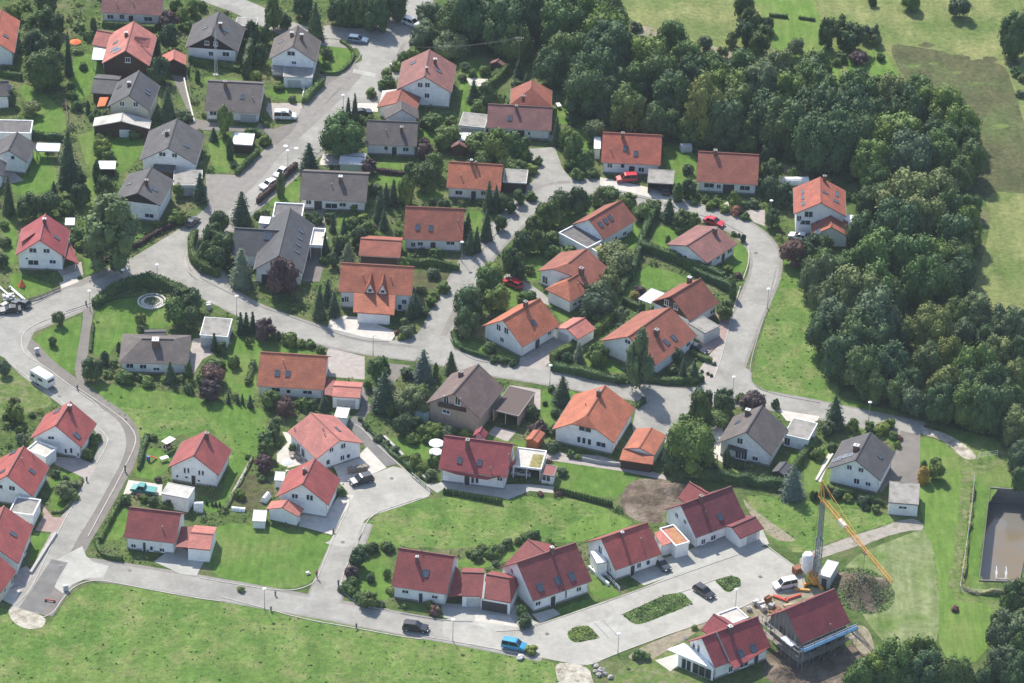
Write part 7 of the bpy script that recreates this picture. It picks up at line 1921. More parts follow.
def silo():
    q = gp(*V('zo', 452, 130), 0)
    o = empty('mortar_silo', (q[0], q[1], 0)); tag(o, 'white mortar silo on legs beside the crane foot', 'silo')
    MB().lathe([(.25, 1.2), (1.05, 2.4), (1.05, 5.4), (.8, 5.8), (.1, 5.9)], 16).build('tank', M['tarp_white'], o)
    for a in range(4): MB().bar((math.cos(a * 1.57 + .78) * .95, math.sin(a * 1.57 + .78) * .95, 0), (math.cos(a * 1.57 + .78) * .95, math.sin(a * 1.57 + .78) * .95, 2.6), .1).build('leg', M['crane_grey'], o)
silo()
def container():
    o = flat('site_container', 'white site container standing right of the crane foot', None, 'zo', 'n0:540,95 n1:615,125 f0:600,0 f1:672,18', 2.6, roof='tarp_white', wall='greywall', trim='zinc', cat='container', group=None, ov=.04, door='575,140', names=('body', 'roof'))
container()

# scaffold round the unfinished house
def scaffold():
    P = SITE; L, w_ = P.L, P.w
    o = empty('scaffold', P.root.location, P.root.rotation_euler[2]); tag(o, 'grey steel scaffolding with blue deck round the unfinished house', 'scaffolding')
    m, d = MB(), MB()
    y0, y1 = -w_ - .3, -w_ - 1.3
    xs = np.linspace(-L / 2 - .6, L / 2 + .6, 6)
    for x_ in xs:
        for y_ in (y0, y1): m.bar((x_, y_, 0), (x_, y_, 4.9 if y_ == y0 else 5.6), .07)
        for z_ in (2.2, 4.3): m.bar((x_, y0, z_), (x_, y1, z_), .06)
    for z_ in (2.2, 4.3):
        m.bar((xs[0], y1, z_ + 1), (xs[-1], y1, z_ + 1), .06).bar((xs[0], y1, z_ + .5), (xs[-1], y1, z_ + .5), .06)
    for k in range(5): m.bar((xs[k], y1, .1), (xs[k + 1], y1, 2.2), .05)
    ys = np.linspace(-w_ - 1.0, w_ + .6, 6)
    xl = -L / 2 - .5; xo = xl - 1.0
    for y_ in ys:
        top = 5.6 + max(0, (w_ - abs(y_)) * P.tp)
        for x_ in (xl, xo): m.bar((x_, y_, 0), (x_, y_, top if x_ == xo else top - .6), .07)
        for z_ in (2.2, 4.3): m.bar((xl, y_, z_), (xo, y_, z_), .06)
    for z_ in (2.2, 3.2, 4.3, 5.3): m.bar((xo, ys[0], z_), (xo, ys[-1], z_), .06)
    m.build('frame', M['steel'], o)
    MB().box((0, (y0 + y1) / 2 - .15, 4.36), (L + 1.4, 1.5, .07)).build('blue_deck', M['tarp_blue'], o)
    MB().box((0, (y0 + y1) / 2, 2.26), (L + 1.4, .95, .06)).build('plank_deck', M['wood_grey'], o)
    MB().box(((xl + xo) / 2, 0, 2.26), (.95, 2 * w_ + 1.2, .06)).box(((xl + xo) / 2, -1, 4.36), (.95, w_ * 1.2, .06)).build('plank_deck', M['wood_grey'], o)
    MB().box(((xl + xo) / 2 - .1, -2.6, 4.5), (1.3, 3.0, .22)).build('board_pack', M['tarp_white'], o)
    MB().bar((L / 2 - 1.0, -w_ - 1.2, 4.3), (L / 2 + 2.0, -w_ - 6.6, 0), .35, .08).build('ladder_ramp', M['wood_grey'], o)
scaffold()

def blocks(view, x, y, label, d=(1.1, .9, .9), mat='brick_pack', name='brick_pallet', cat='pallet', rz=.5, n=(3, 2, 3), group='building material on the site'):
    q = gp(*V(view, x, y), 0)
    o = empty(name, (q[0], q[1], .02), rz); tag(o, label, cat, group)
    m = MB()
    for i in range(n[0]):
        for j in range(n[1]):
            for k in range(n[2]):
                if k == n[2] - 1 and rng.uniform() < .25: continue
                m.box(((i + .5) / n[0] * d[0] - d[0] / 2, (j + .5) / n[1] * d[1] - d[1] / 2, .16 + (k + .5) / n[2] * d[2]), (d[0] / n[0] - .02, d[1] / n[1] - .02, d[2] / n[2] - .015))
    m.build('stack', M[mat], o)
    p = MB()
    for s_ in (-.4, 0, .4): p.box((0, s_ * d[1], .05), (d[0], .1, .1))
    p.box((0, 0, .125), (d[0], d[1], .04)); p.build('pallet_base', M['wood_pale'], o)
blocks('zo', 105, 305, 'pale brick pallet farthest left on the building site', rz=.3); blocks('zo', 140, 320, 'pale brick pallet in the middle of the site row', rz=.5, d=(1.2, 1.0, 1.2)); blocks('zo', 160, 345, 'pale brick pallet nearest the unfinished house', rz=.6)
blocks('zo', 190, 285, 'dark rusty steel stack behind the brick pallets', (1.3, .8, 1.0), 'rust_steel', 'steel_stack', 'stack', .8, (1, 4, 4)); blocks('zo', 215, 330, 'light grey block pallet beside the dark steel stack', mat='ballast', rz=1.0)
blocks('zo', 225, 395, 'small board stack by the scaffold corner', (2.2, .8, .5), 'wood_pale', 'board_stack', 'stack', .2, (1, 4, 5)); blocks('zo', 190, 425, 'grey plank stack in front of the board stack', (2.0, .7, .6), 'wood_grey', 'plank_stack', 'stack', 1.2, (1, 4, 4)); blocks('zo', 250, 500, 'mixed timber stack beside the red roof gable', (1.6, 1.0, .7), 'wood_grey', 'timber_stack', 'stack', .7, (1, 5, 4))
blocks('zo', 275, 268, 'bright red formwork stack behind the small white van', (3.0, .6, .25), 'red_plastic', 'formwork_stack', 'stack', -.5, (1, 2, 1)); blocks('zo', 360, 262, 'red barrier beams lying before the maroon ridge', (3.6, .4, .25), 'red_plastic', 'beam_stack', 'stack', .55, (1, 2, 1))
blocks('zo', 390, 88, 'rust brown skip box left of the mortar silo', (1.6, 1.3, 1.2), 'rust_steel', 'skip', 'skip', .6, (1, 1, 1)); blocks('zo', 425, 212, 'yellow beam lying at the crane foot', (2.8, .4, .3), 'crane_yellow', 'steel_beam', 'beam', -.1, (1, 2, 1))
blocks('13', 718, 372, 'long firewood stack above the dark estate car on the cul-de-sac', (3.8, 1.0, 1.1), 'wood_grey', 'firewood_stack', 'wood stack', .30, (12, 1, 6), None)
blocks('zp', 230, 330, 'long white board pack lying across the left yard', (6.0, .5, .22), 'tarp_white', 'board_pack', 'stack', -.92, (1, 3, 1), 'yard material at the left edge'); blocks('zp', 60, 300, 'second white board pack cut by the left picture edge', (4.6, .5, .22), 'tarp_white', 'board_pack', 'stack', -.92, (1, 3, 1), 'yard material at the left edge')
blocks('zp', 120, 400, 'pale stone pile between board packs and cars', (2.4, 1.6, .8), 'brick_pack', 'stone_pallet', 'pallet', .3, (4, 3, 2), 'yard material at the left edge'); blocks('zp', 60, 500, 'low pale block pallet left of the black car', (1.6, 1.0, .6), 'brick_pack', 'stone_pallet', 'pallet', .9, (3, 2, 2), 'yard material at the left edge')

# rock heap and white boulders by the road end
def rock(view, x, y, r, label, mat='stone', group='rocks at the lower road end'):
    q = gp(*V(view, x, y), 0)
    v = ICO_V * r * rng.uniform(.7, 1.15, (len(ICO_V), 1)) * np.array([1.1, .9, .7])
    o = MB().add(v, [tuple(f) for f in ICO_F]).build('boulder', M[mat]); o.location = (q[0], q[1], r * .4); o.rotation_euler = (0, 0, rng.uniform(0, 6))
    tag(o, label, 'boulder', group)
for i, (x, y, r) in enumerate(((895, 610, .55), (915, 630, .7), (905, 650, .6), (935, 645, .5), (890, 635, .5), (960, 660, .6), (880, 600, .4))):
    rock('24', x, y, r, ['topmost rock of the heap by the gravel entrance', 'largest rock in the heap by the gravel entrance', 'lowest big rock of the heap by the gravel entrance', 'right rock of the heap by the gravel entrance', 'left rock of the heap by the gravel entrance', 'single flat rock right of the heap', 'small rock on the upper left of the heap'][i])
rock('24', 548, 572, .75, 'white boulder on the meadow below the bright blue van', 'white_stone'); rock('14', 492, 186, .5, 'pale stone on the lawn left of the person in red', 'white_stone'); rock('34', 205, 575, .5, 'pale boulder beside the bush at the bottom plot', 'white_stone')

# ------------------------------------------------------------------ retention basin
def basin():
    P = upward([(q[0], q[1]) for q in BASIN])
    c = np.mean(P, 0)
    o = empty('retention_basin', (c[0], c[1], 0)); tag(o, 'concrete walled water basin with brown water at the right edge', 'basin')
    def off(k): return [((q - c) * (1 + k / np.linalg.norm(q - c))) for q in np.array(P)]
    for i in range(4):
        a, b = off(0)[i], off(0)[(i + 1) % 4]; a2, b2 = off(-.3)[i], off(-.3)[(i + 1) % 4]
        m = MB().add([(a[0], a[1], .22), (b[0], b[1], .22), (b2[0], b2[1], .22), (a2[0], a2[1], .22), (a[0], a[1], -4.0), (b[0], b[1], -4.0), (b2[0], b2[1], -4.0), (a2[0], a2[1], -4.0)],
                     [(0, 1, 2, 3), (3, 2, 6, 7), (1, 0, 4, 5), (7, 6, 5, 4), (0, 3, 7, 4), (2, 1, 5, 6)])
        m.build('basin_wall', M['shade_dark_concrete'], o)  # concrete colour darkened to hold the deep shade inside the basin
    q = world_to_root(o, gp(*V('zt', 245, 575), -1))
    MB().box((q[0] - .9, q[1], -1.6), (.25, 2.6, 3.4)).box((q[0] + .9, q[1], -1.6), (.25, 2.6, 3.4)).box((q[0], q[1] - 1.2, -1.6), (1.55, .2, 3.2)).build('outlet_walls', M['concrete'], o)
    r_ = MB()
    for s_ in (-.9, .9):
        r_.bar((q[0] + s_, q[1] - 1.2, .1), (q[0] + s_, q[1] - 1.2, 1.1), .07).bar((q[0] + s_, q[1] + 1.2, .1), (q[0] + s_, q[1] + 1.2, 1.1), .07).bar((q[0] + s_, q[1] - 1.2, 1.1), (q[0] + s_, q[1] + 1.2, 1.1), .07)
    r_.build('handrail', M['frame_white'], o)
    wp = off(-.29)
    w_ = MB().add([(q[0] + c[0], q[1] + c[1], -3.3) for q in wp], [(0, 1, 2, 3)]).build('water', M['water_brown']); tag(w_, kind='structure')
    f_ = MB().add([(q[0] + c[0], q[1] + c[1], -3.95) for q in off(-.02)], [(0, 1, 2, 3)]).build('basin_floor', M['concrete']); tag(f_, kind='structure')
basin()

def fence(view, s, label, h=1.2, mat='wood_grey', wire=True, step=2.5, name='garden_fence', rails=(.35, .75), post_w=.1):
    P = line_w(view, s); P = [np.array(q) for q in P]
    o = empty(name, (P[0][0], P[0][1], 0)); tag(o, label, 'fence', 'fences')
    pm, rm = MB().box((0, 0, h / 2), (post_w, post_w, h)).mesh('post', M[mat]), MB()
    Q = [P[0]]
    for i in range(1, len(P)):
        n = max(1, round(np.linalg.norm(P[i] - P[i - 1]) / step))
        for k in range(1, n + 1): Q.append(P[i - 1] + (P[i] - P[i - 1]) * k / n)
    for q in Q:
        p = link(bpy.data.objects.new('post', pm), o); p.location = (q[0] - P[0][0], q[1] - P[0][1], 0)
    for i in range(len(Q) - 1):
        for r_ in rails: rm.bar((*(Q[i] - P[0]), h * r_), (*(Q[i + 1] - P[0]), h * r_), .035 if wire else .05, .02 if wire else .16)
    rm.build('rails', M[mat], o)
fence('zt', '105,60 90,230 55,470 30,640 120,660 300,655 380,640', 'green wire fence on posts around the water basin', 1.4, 'zinc', True, 2.6, 'wire_fence', (.15, .4, .65, .95))
fence('43', '790,325 800,310 880,300', 'short wire fence at the corner above the water basin', 1.3, 'zinc', True, 2.2, 'wire_fence', (.3, .6, .95))
fence('00', '300,470 310,560 330,600', 'brown wooden fence between two back lawns at the upper left', 1.1, 'wood_grey', False, 2, rails=(.3, .6, .9))
fence('02', '-20,120 60,95 110,180 270,110', 'low dark picket fence round the lawn of the crimson house', .8, 'wood_grey', False, 1.8, rails=(.3, .8)) if False else None
fence('zp', '400,425 560,380 740,300 820,270', 'low dark fence along the front lawn of the crimson roofed house', .8, 'wood_grey', False, 1.8, rails=(.3, .55, .85))
fence('13', '965,395 1000,425 1050,465', 'short grey railing at the wall before the bowed crimson house', 1.0, 'steel', False, 1.6, 'railing', (.4, .9))
fence('33', '800,95 850,170', 'x', 1.0) if False else None
fence('24', '880,150 960,220 1000,265', 'pale low fence right of the large dark red house', .9, 'frame_white', False, 1.8, rails=(.4, .9))
fence('00', '862,300 850,350 870,450 890,480', 'low fence along the drive below the small red garage', .9, 'wood_grey', False, 2, rails=(.4, .85))
fence('11', '240,205 250,170', 'x') if False else None

def wall_line(view, s, label, h=.7, w_=.3, mat='concrete'):
    P = line_w(view, s); A, B = offsets([np.array(q) for q in P], w_ / 2), offsets([np.array(q) for q in P], -w_ / 2); n = len(P)
    m = MB().shell([(a[0], a[1], h) for a in A] + [(b[0], b[1], h) for b in B], [(i, n + i, n + i + 1, i + 1) for i in range(n - 1)], h)
    tag(m.build('garden_wall', M[mat]), label, 'wall', 'garden walls')
wall_line('zi', '165,490 215,390 280,285', 'grey garden wall beside the lawn of the stepped red house', .4, .3, 'stone'); wall_line('13', '838,218 910,290 1000,385 1030,410', 'light retaining wall right of the dark asphalt lane', .6, .5); wall_line('13', '235,315 195,390 150,470 118,540', 'narrow stone wall left of the vegetable plot', .35, .4, 'stone')
wall_line('10', '865,300 940,340 1000,360', 'pale garden wall below the clipped hedge of the dark house', .7, .4, 'white_stone'); wall_line('10', '460,400 475,410 465,465', 'short pale wall at the vegetable beds by the street', .7, .3, 'white_stone'); wall_line('00', '838,360 850,420 885,560', 'white low wall along the curved drive', .5, .3, 'white_stone')
wall_line('04', '140,185 200,90 255,5', 'dark edged low wall along the left street near the road end', .5, .5, 'concrete'); wall_line('33', '795,200 830,190', 'x') if False else None
wall_line('43', '55,415 130,295', 'pale low terrace wall left of the solar panel house', .35, .3, 'white_stone'); wall_line('33', '-120,310 0,335 90,345', 'long low wall below the half-hipped orange house', .7, .3); wall_line('24', '860,160 905,200 950,240', 'white low wall left of the red house with glazed bay', .6, .4, 'frame_white')

# round flower bed on the bungalow lawn
def round_bed():
    q = gp(*V('02', 692, 191), 0)
    o = empty('flower_bed', (q[0], q[1], 0)); tag(o, 'round flower bed with two rings of pale stones on the bungalow lawn', 'flower bed')
    for R_, n_, s_ in ((2.75, 30, .42), (1.75, 20, .34)):
        m = MB()
        for k in range(n_):
            a = 2 * math.pi * k / n_
            m.box((R_ * math.cos(a), R_ * math.sin(a), .12), (s_ * .8, s_ * 1.1, .3), a)
        m.build('stone_ring', M['white_stone'], o)
    MB().cyl((0, 0, .01), 2.3, .06, 24).build('gravel_path', M['paving_light'], o)
    n_ = 420; a = rng.uniform(0, 6.28, n_); r_ = 1.55 * np.sqrt(rng.uniform(0, 1, n_))
    c_ = np.stack([r_ * np.cos(a), r_ * np.sin(a), rng.uniform(.05, .5, n_) * (1.4 - r_ * .5)], 1)
    link(bpy.data.objects.new('planting', quad_mesh('planting', leaves(c_, np.tile([0, 0, 1.0], (n_, 1)), .26), M['leaf_mid'])), o)
round_bed()

def parasol(view, x, y, label, mat, r=1.5):
    q = gp(*V(view, x, y), 2.2)
    o = empty('parasol', (q[0], q[1], 0)); tag(o, label, 'parasol', 'garden parasols')
    MB().cyl((0, 0, 0), .04, 2.5, 8).cyl((0, 0, 0), .3, .08, 10).build('pole', M['frame_white'], o)
    MB().lathe([(r, 2.0), (r * .98, 2.05), (r * .5, 2.35), (.03, 2.6)], 10).build('canopy', M[mat], o)
parasol('00', 343, 188, 'orange parasol on the terrace left of the timber gabled red house', 'awning_orange', 1.35); parasol('23', 166, 238, 'upper white parasol at the left gable of the bowed crimson house', 'tarp_white'); parasol('23', 163, 277, 'lower white parasol at the left gable of the bowed crimson house', 'tarp_white', 1.3)
parasol('13', 397, 325, 'white parasol on the curved terrace of the salmon house', 'tarp_white', 1.0)

def table_set(view, x, y, label, mat='wood_pale'):
    q = gp(*V(view, x, y), 0)
    o = empty('garden_table', (q[0], q[1], .03), rng.uniform(0, 3)); tag(o, label, 'table', 'garden furniture')
    MB().box((0, 0, .73), (1.6, .9, .06)).build('table_top', M[mat], o)
    for sx_ in (-.65, .65):
        for sy_ in (-.35, .35): MB().box((sx_, sy_, .35), (.07, .07, .7)).build('leg', M[mat], o)
def bench(view, x, y, label, mat='wood_pale'):
    q = gp(*V(view, x, y), 0)
    o = empty('garden_bench', (q[0], q[1], .03), rng.uniform(0, 3)); tag(o, label, 'bench', 'garden furniture')
    MB().box((0, 0, .44), (1.5, .42, .06)).build('seat', M[mat], o); MB().box((0, .22, .7), (1.5, .05, .4)).build('backrest', M[mat], o)
    for s_ in (-.65, .65): MB().box((s_, 0, .21), (.07, .4, .42)).build('leg', M[mat], o)
table_set('13', 425, 300, 'garden table on the curved terrace of the salmon house', 'wood_grey'); table_set('03', 748, 322, 'white table on the small round terrace of the shuttered house', 'tarp_white'); table_set('01', 210, 100, 'white table under the terrace roof at the left edge', 'tarp_white'); table_set('20', 722, 490, 'white garden table on the lawn right of the long mauve house', 'tarp_white')
table_set('40', 262, 300, 'pale garden table on the small lawn beyond the wood'); bench('31', 735, 350, 'pale bench by the wood') if False else None
bench('13', 450, 320, 'dark garden bench against the salmon house wall', 'wood_grey'); bench('33', 752, 405, 'pale garden bench on the lawn of the grey house with bay window')

def toy(view, x, y, label):
    q = gp(*V(view, x, y), 0)
    o = empty('play_slide', (q[0], q[1], 0), .5); tag(o, label, 'slide', 'garden toys')
    MB().bar((-.7, 0, 1.1), (.8, 0, .1), .5, .06).build('chute', M['red_plastic'], o); MB().box((-.95, 0, .55), (.5, .55, 1.1)).build('tower', M['blue_plastic'], o)
toy('zl', 452, 168, 'red and blue play slide on the lawn left of the shuttered house')
def swing(view, x, y, label, mat='awning_orange'):
    q = gp(*V(view, x, y), 0)
    o = empty('play_tipi', (q[0], q[1], 0)); tag(o, label, 'play tent', 'garden toys')
    MB().lathe([(.85, 0), (.1, 1.6), (.02, 1.75)], 6).build('canvas', M[mat], o)
    for k in range(3): MB().bar((.85 * math.cos(k * 2.1), .85 * math.sin(k * 2.1), 0), (-.12 * math.cos(k * 2.1), -.12 * math.sin(k * 2.1), 2.0), .05).build('pole', M['wood_pale'], o)
swing('zp', 298, 220, 'small orange play tent on the front lawn of the crimson house')
def swing_seat():
    q = gp(*V('zl', 585, 75), 0)
    o = empty('swing_seat', (q[0], q[1], 0), .9); tag(o, 'striped white garden swing seat beside the shuttered house', 'swing seat', 'garden furniture')
    MB().box((0, 0, 2.0), (2.4, 1.5, .08)).build('canopy', M['tarp_white'], o); MB().box((0, .1, .5), (1.9, .6, .12)).box((0, .45, .85), (1.9, .1, .6)).build('seat', M['roof_mauve'], o)
    for s_ in (-1.1, 1.1): MB().bar((s_, -.7, 0), (s_, 0, 2.0), .07).bar((s_, .7, 0), (s_, 0, 2.0), .07).build('frame', M['frame_white'], o)
swing_seat()

def greenhouse(view, x, y, label, L=3, w_=2.2, h=1.7, rz=0, mat='tarp_white'):
    q = gp(*V(view, x, y), 0)
    o = empty('greenhouse', (q[0], q[1], 0), rz); tag(o, label, 'greenhouse', 'greenhouses and tunnels')
    n = 9; prof = [(w_ / 2 * math.cos(math.pi * k / (n - 1)), h * math.sin(math.pi * k / (n - 1))) for k in range(n)]
    MB().prism(prof, 'x', -L / 2, L / 2).build('cover', M[mat], o)
    f_ = MB()
    for x_ in np.linspace(-L / 2, L / 2, 5):
        for k in range(n - 1): f_.bar((x_, prof[k][0] * 1.02, prof[k][1] * 1.02), (x_, prof[k + 1][0] * 1.02, prof[k + 1][1] * 1.02), .05)
    f_.build('hoops', M['zinc'], o)
greenhouse('31', 885, 240, 'long white plastic tunnel left of the tall red house by the wood', 6, 2.4, 1.3, .1); greenhouse('31', 390, 92, 'small grey glass frame between the red house and the brown red house', 2.4, 2, 1.7, .2, 'zinc'); greenhouse('23', 95, 135, 'small pale green garden greenhouse beside the brown chalet', 3.2, 2.4, 2.0, -.1, 'greenwall')
greenhouse('13', 978, 150, 'x') if False else None
greenhouse('zl', 840, 600, 'white covered garden store right of the cube garage', 1.8, 1.6, 1.9, .1); greenhouse('13', 300, 500, 'white covered cart beside the side garage at the cul-de-sac', 2.2, 1.3, 1.2, 1.2); greenhouse('13', 175, 548, 'low white plastic cover at the foot of the vegetable plot', 2.6, 1.0, .7, -.1)
flat('garden_shed', 'small white topped shed between the orange house garage and the salmon house', None, '13', 'n0:612,118 n1:668,125 f0:625,82 f1:682,88', 2.2, roof='tarp_white', wall='white', cat='shed', group='garden sheds')
flat('garden_shed', 'white flat topped shed on the lawn by the main street', None, '11', 'n0:145,62 n1:238,66 f0:158,15 f1:250,20', 2.2, roof='tarp_white', wall='timber', cat='shed', group='garden sheds')
flat('garden_shed', 'little white roofed lawn hut left of the big birch', None, '01', 'n0:448,170 n1:525,172 f0:450,146 f1:527,149', 1.9, roof='tarp_white', wall='timber', cat='shed', group='garden sheds', open_='n')
flat('garden_shed', 'tiny blue roofed shed behind the crimson roofed house', None, '01', 'n0:297,425 n1:338,425 f0:300,408 f1:340,408', 1.8, roof='tarp_white', wall='wood_grey', cat='shed', group='garden sheds')
flat('garden_shed', 'white garden box at the left end of the side garage wall', None, '13', 'n0:240,590 n1:300,598 f0:245,548 f1:302,556', 1.7, roof='tarp_white', wall='white', cat='shed', group='garden sheds')
flat('garden_shed', 'small white shed left of the red house by the vegetable plot', None, '13', 'n0:340,405 n1:382,408 f0:345,378 f1:388,380', 1.8, roof='tarp_white', wall='white', cat='shed', group='garden sheds')
flat('garden_shed', 'low flat brown garage behind the dark house by the upper street', None, '10', 'n0:165,128 n1:255,132 f0:170,78 f1:260,84', 2.4, roof='flatroof', wall='timber', cat='shed', group='garden sheds')

# poles, mast, wires
def utility_pole():
    q = gp(*V('20', 540, 312), 0)
    o = empty('utility_pole', (q[0], q[1], 0)); tag(o, 'wooden utility pole with cross arm standing before the dark wood', 'utility pole')
    MB().lathe([(.16, 0), (.11, 8)], 8).build('pole', M['wood_grey'], o); MB().box((0, 0, 7.6), (1.8, .14, .14)).box((0, 0, 7.1), (1.3, .12, .12)).build('cross_arm', M['wood_grey'], o)
    for s_ in (-.8, -.4, .4, .8): MB().cyl((s_, 0, 7.67), .06, .2, 8).build('insulator', M['tarp_white'], o)
    e = world_to_root(o, gp(*V('10', 945, 205), 7))
    m = MB()
    for s_ in (-.7, .7):
        pr = None
        for k in range(13):
            t = k / 12; p = (s_ * (1 - t) + e[0] * t, e[1] * t, 7.7 * (1 - t) + 6.5 * t - 1.6 * 4 * t * (1 - t) * .5)
            if pr is not None: m.bar(pr, p, .03)
            pr = p
    m.build('wire', M['wire'], o)
utility_pole()
def lattice_mast():
    q = gp(*V('z5', 305, 640), 0)
    best = min(np.arange(6, 20, .1), key=lambda h: abs(proj([(q[0], q[1], h)])[0][1] - V('z5', 262, 190)[1])); H = float(best)
    o = empty('lattice_mast', (q[0], q[1], 0), .3); tag(o, 'slim pale lattice mast in front of the house with black timber gable', 'mast')
    m = MB()
    for k in range(3):
        a, b = k * 2.094, (k + 1) * 2.094
        m.bar((.42 * math.cos(a), .42 * math.sin(a), 0), (.07 * math.cos(a), .07 * math.sin(a), H), .07)
        for i in range(12):
            f0, f1 = i / 12, (i + 1) / 12; r0, r1 = .42 - .35 * f0, .42 - .35 * f1
            m.bar((r0 * math.cos(a), r0 * math.sin(a), H * f0), (r1 * math.cos(b), r1 * math.sin(b), H * f1), .04)
    m.build('lattice', M['zinc'], o); MB().cyl((0, 0, 0), .6, .15, 10).build('footing', M['ballast'], o); MB().bar((0, 0, H), (0, 0, H + 1.2), .05).build('antenna', M['zinc'], o)
lattice_mast()

# red and white barrier lying at the road end
def barrier():
    q = gp(*V('04', 228, 312), 0); o = empty('road_barrier', (q[0], q[1], .04), -.15); tag(o, 'red road barrier lying on the dark asphalt at the road end', 'barrier')
    MB().box((0, 0, .3), (2.0, .08, .25)).build('board', M['red_plastic'], o)
    for s_ in (-.8, .8): MB().box((s_, 0, .06), (.3, .7, .12)).build('foot', M['rubber'], o)
barrier()
# earth mound overgrown with weeds
def mound(view, x, y, label, R_, H_, asp, weeds, mat='dirt', name='earth_mound'):
    q = gp(*V(view, x, y), 0)
    o = empty(name, (q[0], q[1], 0), .3); tag(o, label, 'mound', 'earth heaps')
    n, k = 30, 10; vs, fs = [(0, 0, H_)], []
    hh = lambda f, a: H_ * (.5 + .5 * math.cos(math.pi * f)) * (1 + .22 * math.sin(2 * a + 1.3 + 3 * f) * f)
    for i in range(1, k + 1):
        for j in range(n):
            f = i / k; a = 2 * math.pi * j / n
            r_ = R_ * f * (1 + .12 * math.sin(3 * a + 1) + .07 * math.sin(7 * a)); vs.append((r_ * math.cos(a), r_ * math.sin(a) * asp, hh(f, a) + rng.normal(0, .09) * (f < 1) - (.05 if f == 1 else 0)))
    for j in range(n): fs.append((0, 1 + j, 1 + (j + 1) % n))
    for i in range(k - 1):
        for j in range(n): fs.append((1 + i * n + j, 1 + (i + 1) * n + j, 1 + (i + 1) * n + (j + 1) % n, 1 + i * n + (j + 1) % n))
    MB().add(vs, fs).build('earth', M[mat], o, True)
    if not weeds: return
    N = 4200; a = rng.uniform(0, 6.28, N); f = np.sqrt(rng.uniform(0, 1.15, N)); r_ = R_ * f
    z_ = H_ * (.5 + .5 * np.cos(np.pi * np.minimum(f, 1))) * (1 + .22 * np.sin(2 * a + 1.3 + 3 * f) * np.minimum(f, 1))
    c_ = np.stack([r_ * np.cos(a), r_ * np.sin(a) * asp, z_ + rng.uniform(0, .22, N)], 1)
    me = quad_mesh('weeds', leaves(c_, np.stack([np.cos(a) * .5, np.sin(a) * .5, np.ones(N)], 1), .3), M['leaf_mound'])
    me.materials.append(M['leaf_island']); me.polygons.foreach_set('material_index', np.where(rng.uniform(0, 1, N) < np.clip((f - .35) * 1.6, .06, 1), 1, 0).astype(np.int32))
    link(bpy.data.objects.new('weeds', me), o)
mound('44', 265, 262, 'earth mound overgrown with brown and green weeds right of the site container', 5.4, 3.0, 1.25, True)
mound('33', 330, 460, 'bare brown earth heap on the dug plot behind the maroon house', 4.2, 1.5, .8, False, name='earth_heap')
mound('33', 190, 500, 'low bare earth heap at the lower left of the dug plot', 3.6, .7, 1.2, False, name='earth_heap')
mound('34', 830, 640, 'brown earth heap at the bottom between the red house and the unfinished house', 3.4, 1.3, .9, False, name='earth_heap')

# a person in a red top at the street corner
def person(view, x, y, label):
    q = gp(*V(view, x, y), 0)
    o = empty('person', (q[0], q[1], .1), 2.4); tag(o, label, 'person')
    def skin(name, v, e, r, mat):
        me = bpy.data.meshes.new(name); me.from_pydata(v, e, []); me.materials.append(M[mat])
        ob = link(bpy.data.objects.new(name, me), o)
        ob.modifiers.new('skin', 'SKIN'); me.skin_vertices[0].data[0].use_root = True
        for i, rr in enumerate(r): me.skin_vertices[0].data[i].radius = (rr, rr)
        s_ = ob.modifiers.new('sub', 'SUBSURF'); s_.levels = s_.render_levels = 1
        return ob
    v = [(0, 0, .95), (0, 0, 1.2), (0, 0, 1.42), (0, .01, 1.52), (0, .02, 1.68), (-.19, 0, 1.42), (-.25, .02, 1.14), (-.24, .12, .9), (.19, 0, 1.42), (.25, .02, 1.14), (.24, .12, .9), (-.1, 0, .9), (-.11, .05, .5), (-.11, -.02, .07), (-.11, .14, .04), (.1, 0, .9), (.11, .0, .5), (.11, -.08, .07), (.11, .08, .04)]
    e = [(0, 1), (1, 2), (2, 3), (3, 4), (2, 5), (5, 6), (6, 7), (2, 8), (8, 9), (9, 10), (0, 11), (11, 12), (12, 13), (13, 14), (0, 15), (15, 16), (16, 17), (17, 18)]
    r = [.13, .13, .14, .055, .10, .06, .045, .035, .06, .045, .035, .085, .06, .04, .04, .085, .06, .04, .04]
    skin('body', v, e, r, 'skin')
    skin('shirt', [v[i] for i in (0, 1, 2, 5, 6, 8, 9)], [(0, 1), (1, 2), (2, 3), (3, 4), (2, 5), (5, 6)], [.155, .155, .165, .08, .065, .08, .065], 'cloth_red')
    skin('trousers', [v[i] for i in (0, 11, 12, 13, 15, 16, 17)], [(0, 1), (1, 2), (2, 3), (0, 4), (4, 5), (5, 6)], [.15, .105, .08, .06, .105, .08, .06], 'cloth_navy')
    h_ = MB().lathe([(.1, 0), (.125, .05), (.11, .12), (.03, .16)], 10).build('hair', M['hair'], o, True); h_.location = (0, 0, 1.64)
person('14', 532, 205, 'person in a red top and dark trousers at the cul-de-sac corner')

blocks('zo', 330, 320, 'low sand coloured board stack behind the maroon ridge', (1.8, .9, .4), 'wood_pale', 'board_stack', 'stack', .4, (1, 4, 3)); blocks('zo', 60, 345, 'grey kerb stone pallet by the plaza edge', (1.0, .8, .6), 'ballast', 'stone_pallet', 'pallet', .2, (4, 2, 3))
blocks('zo', 240, 350, 'rusty reinforcement mesh stack between board and block piles', (2.4, 1.2, .2), 'rust_steel', 'mesh_stack', 'stack', .9, (1, 6, 2))
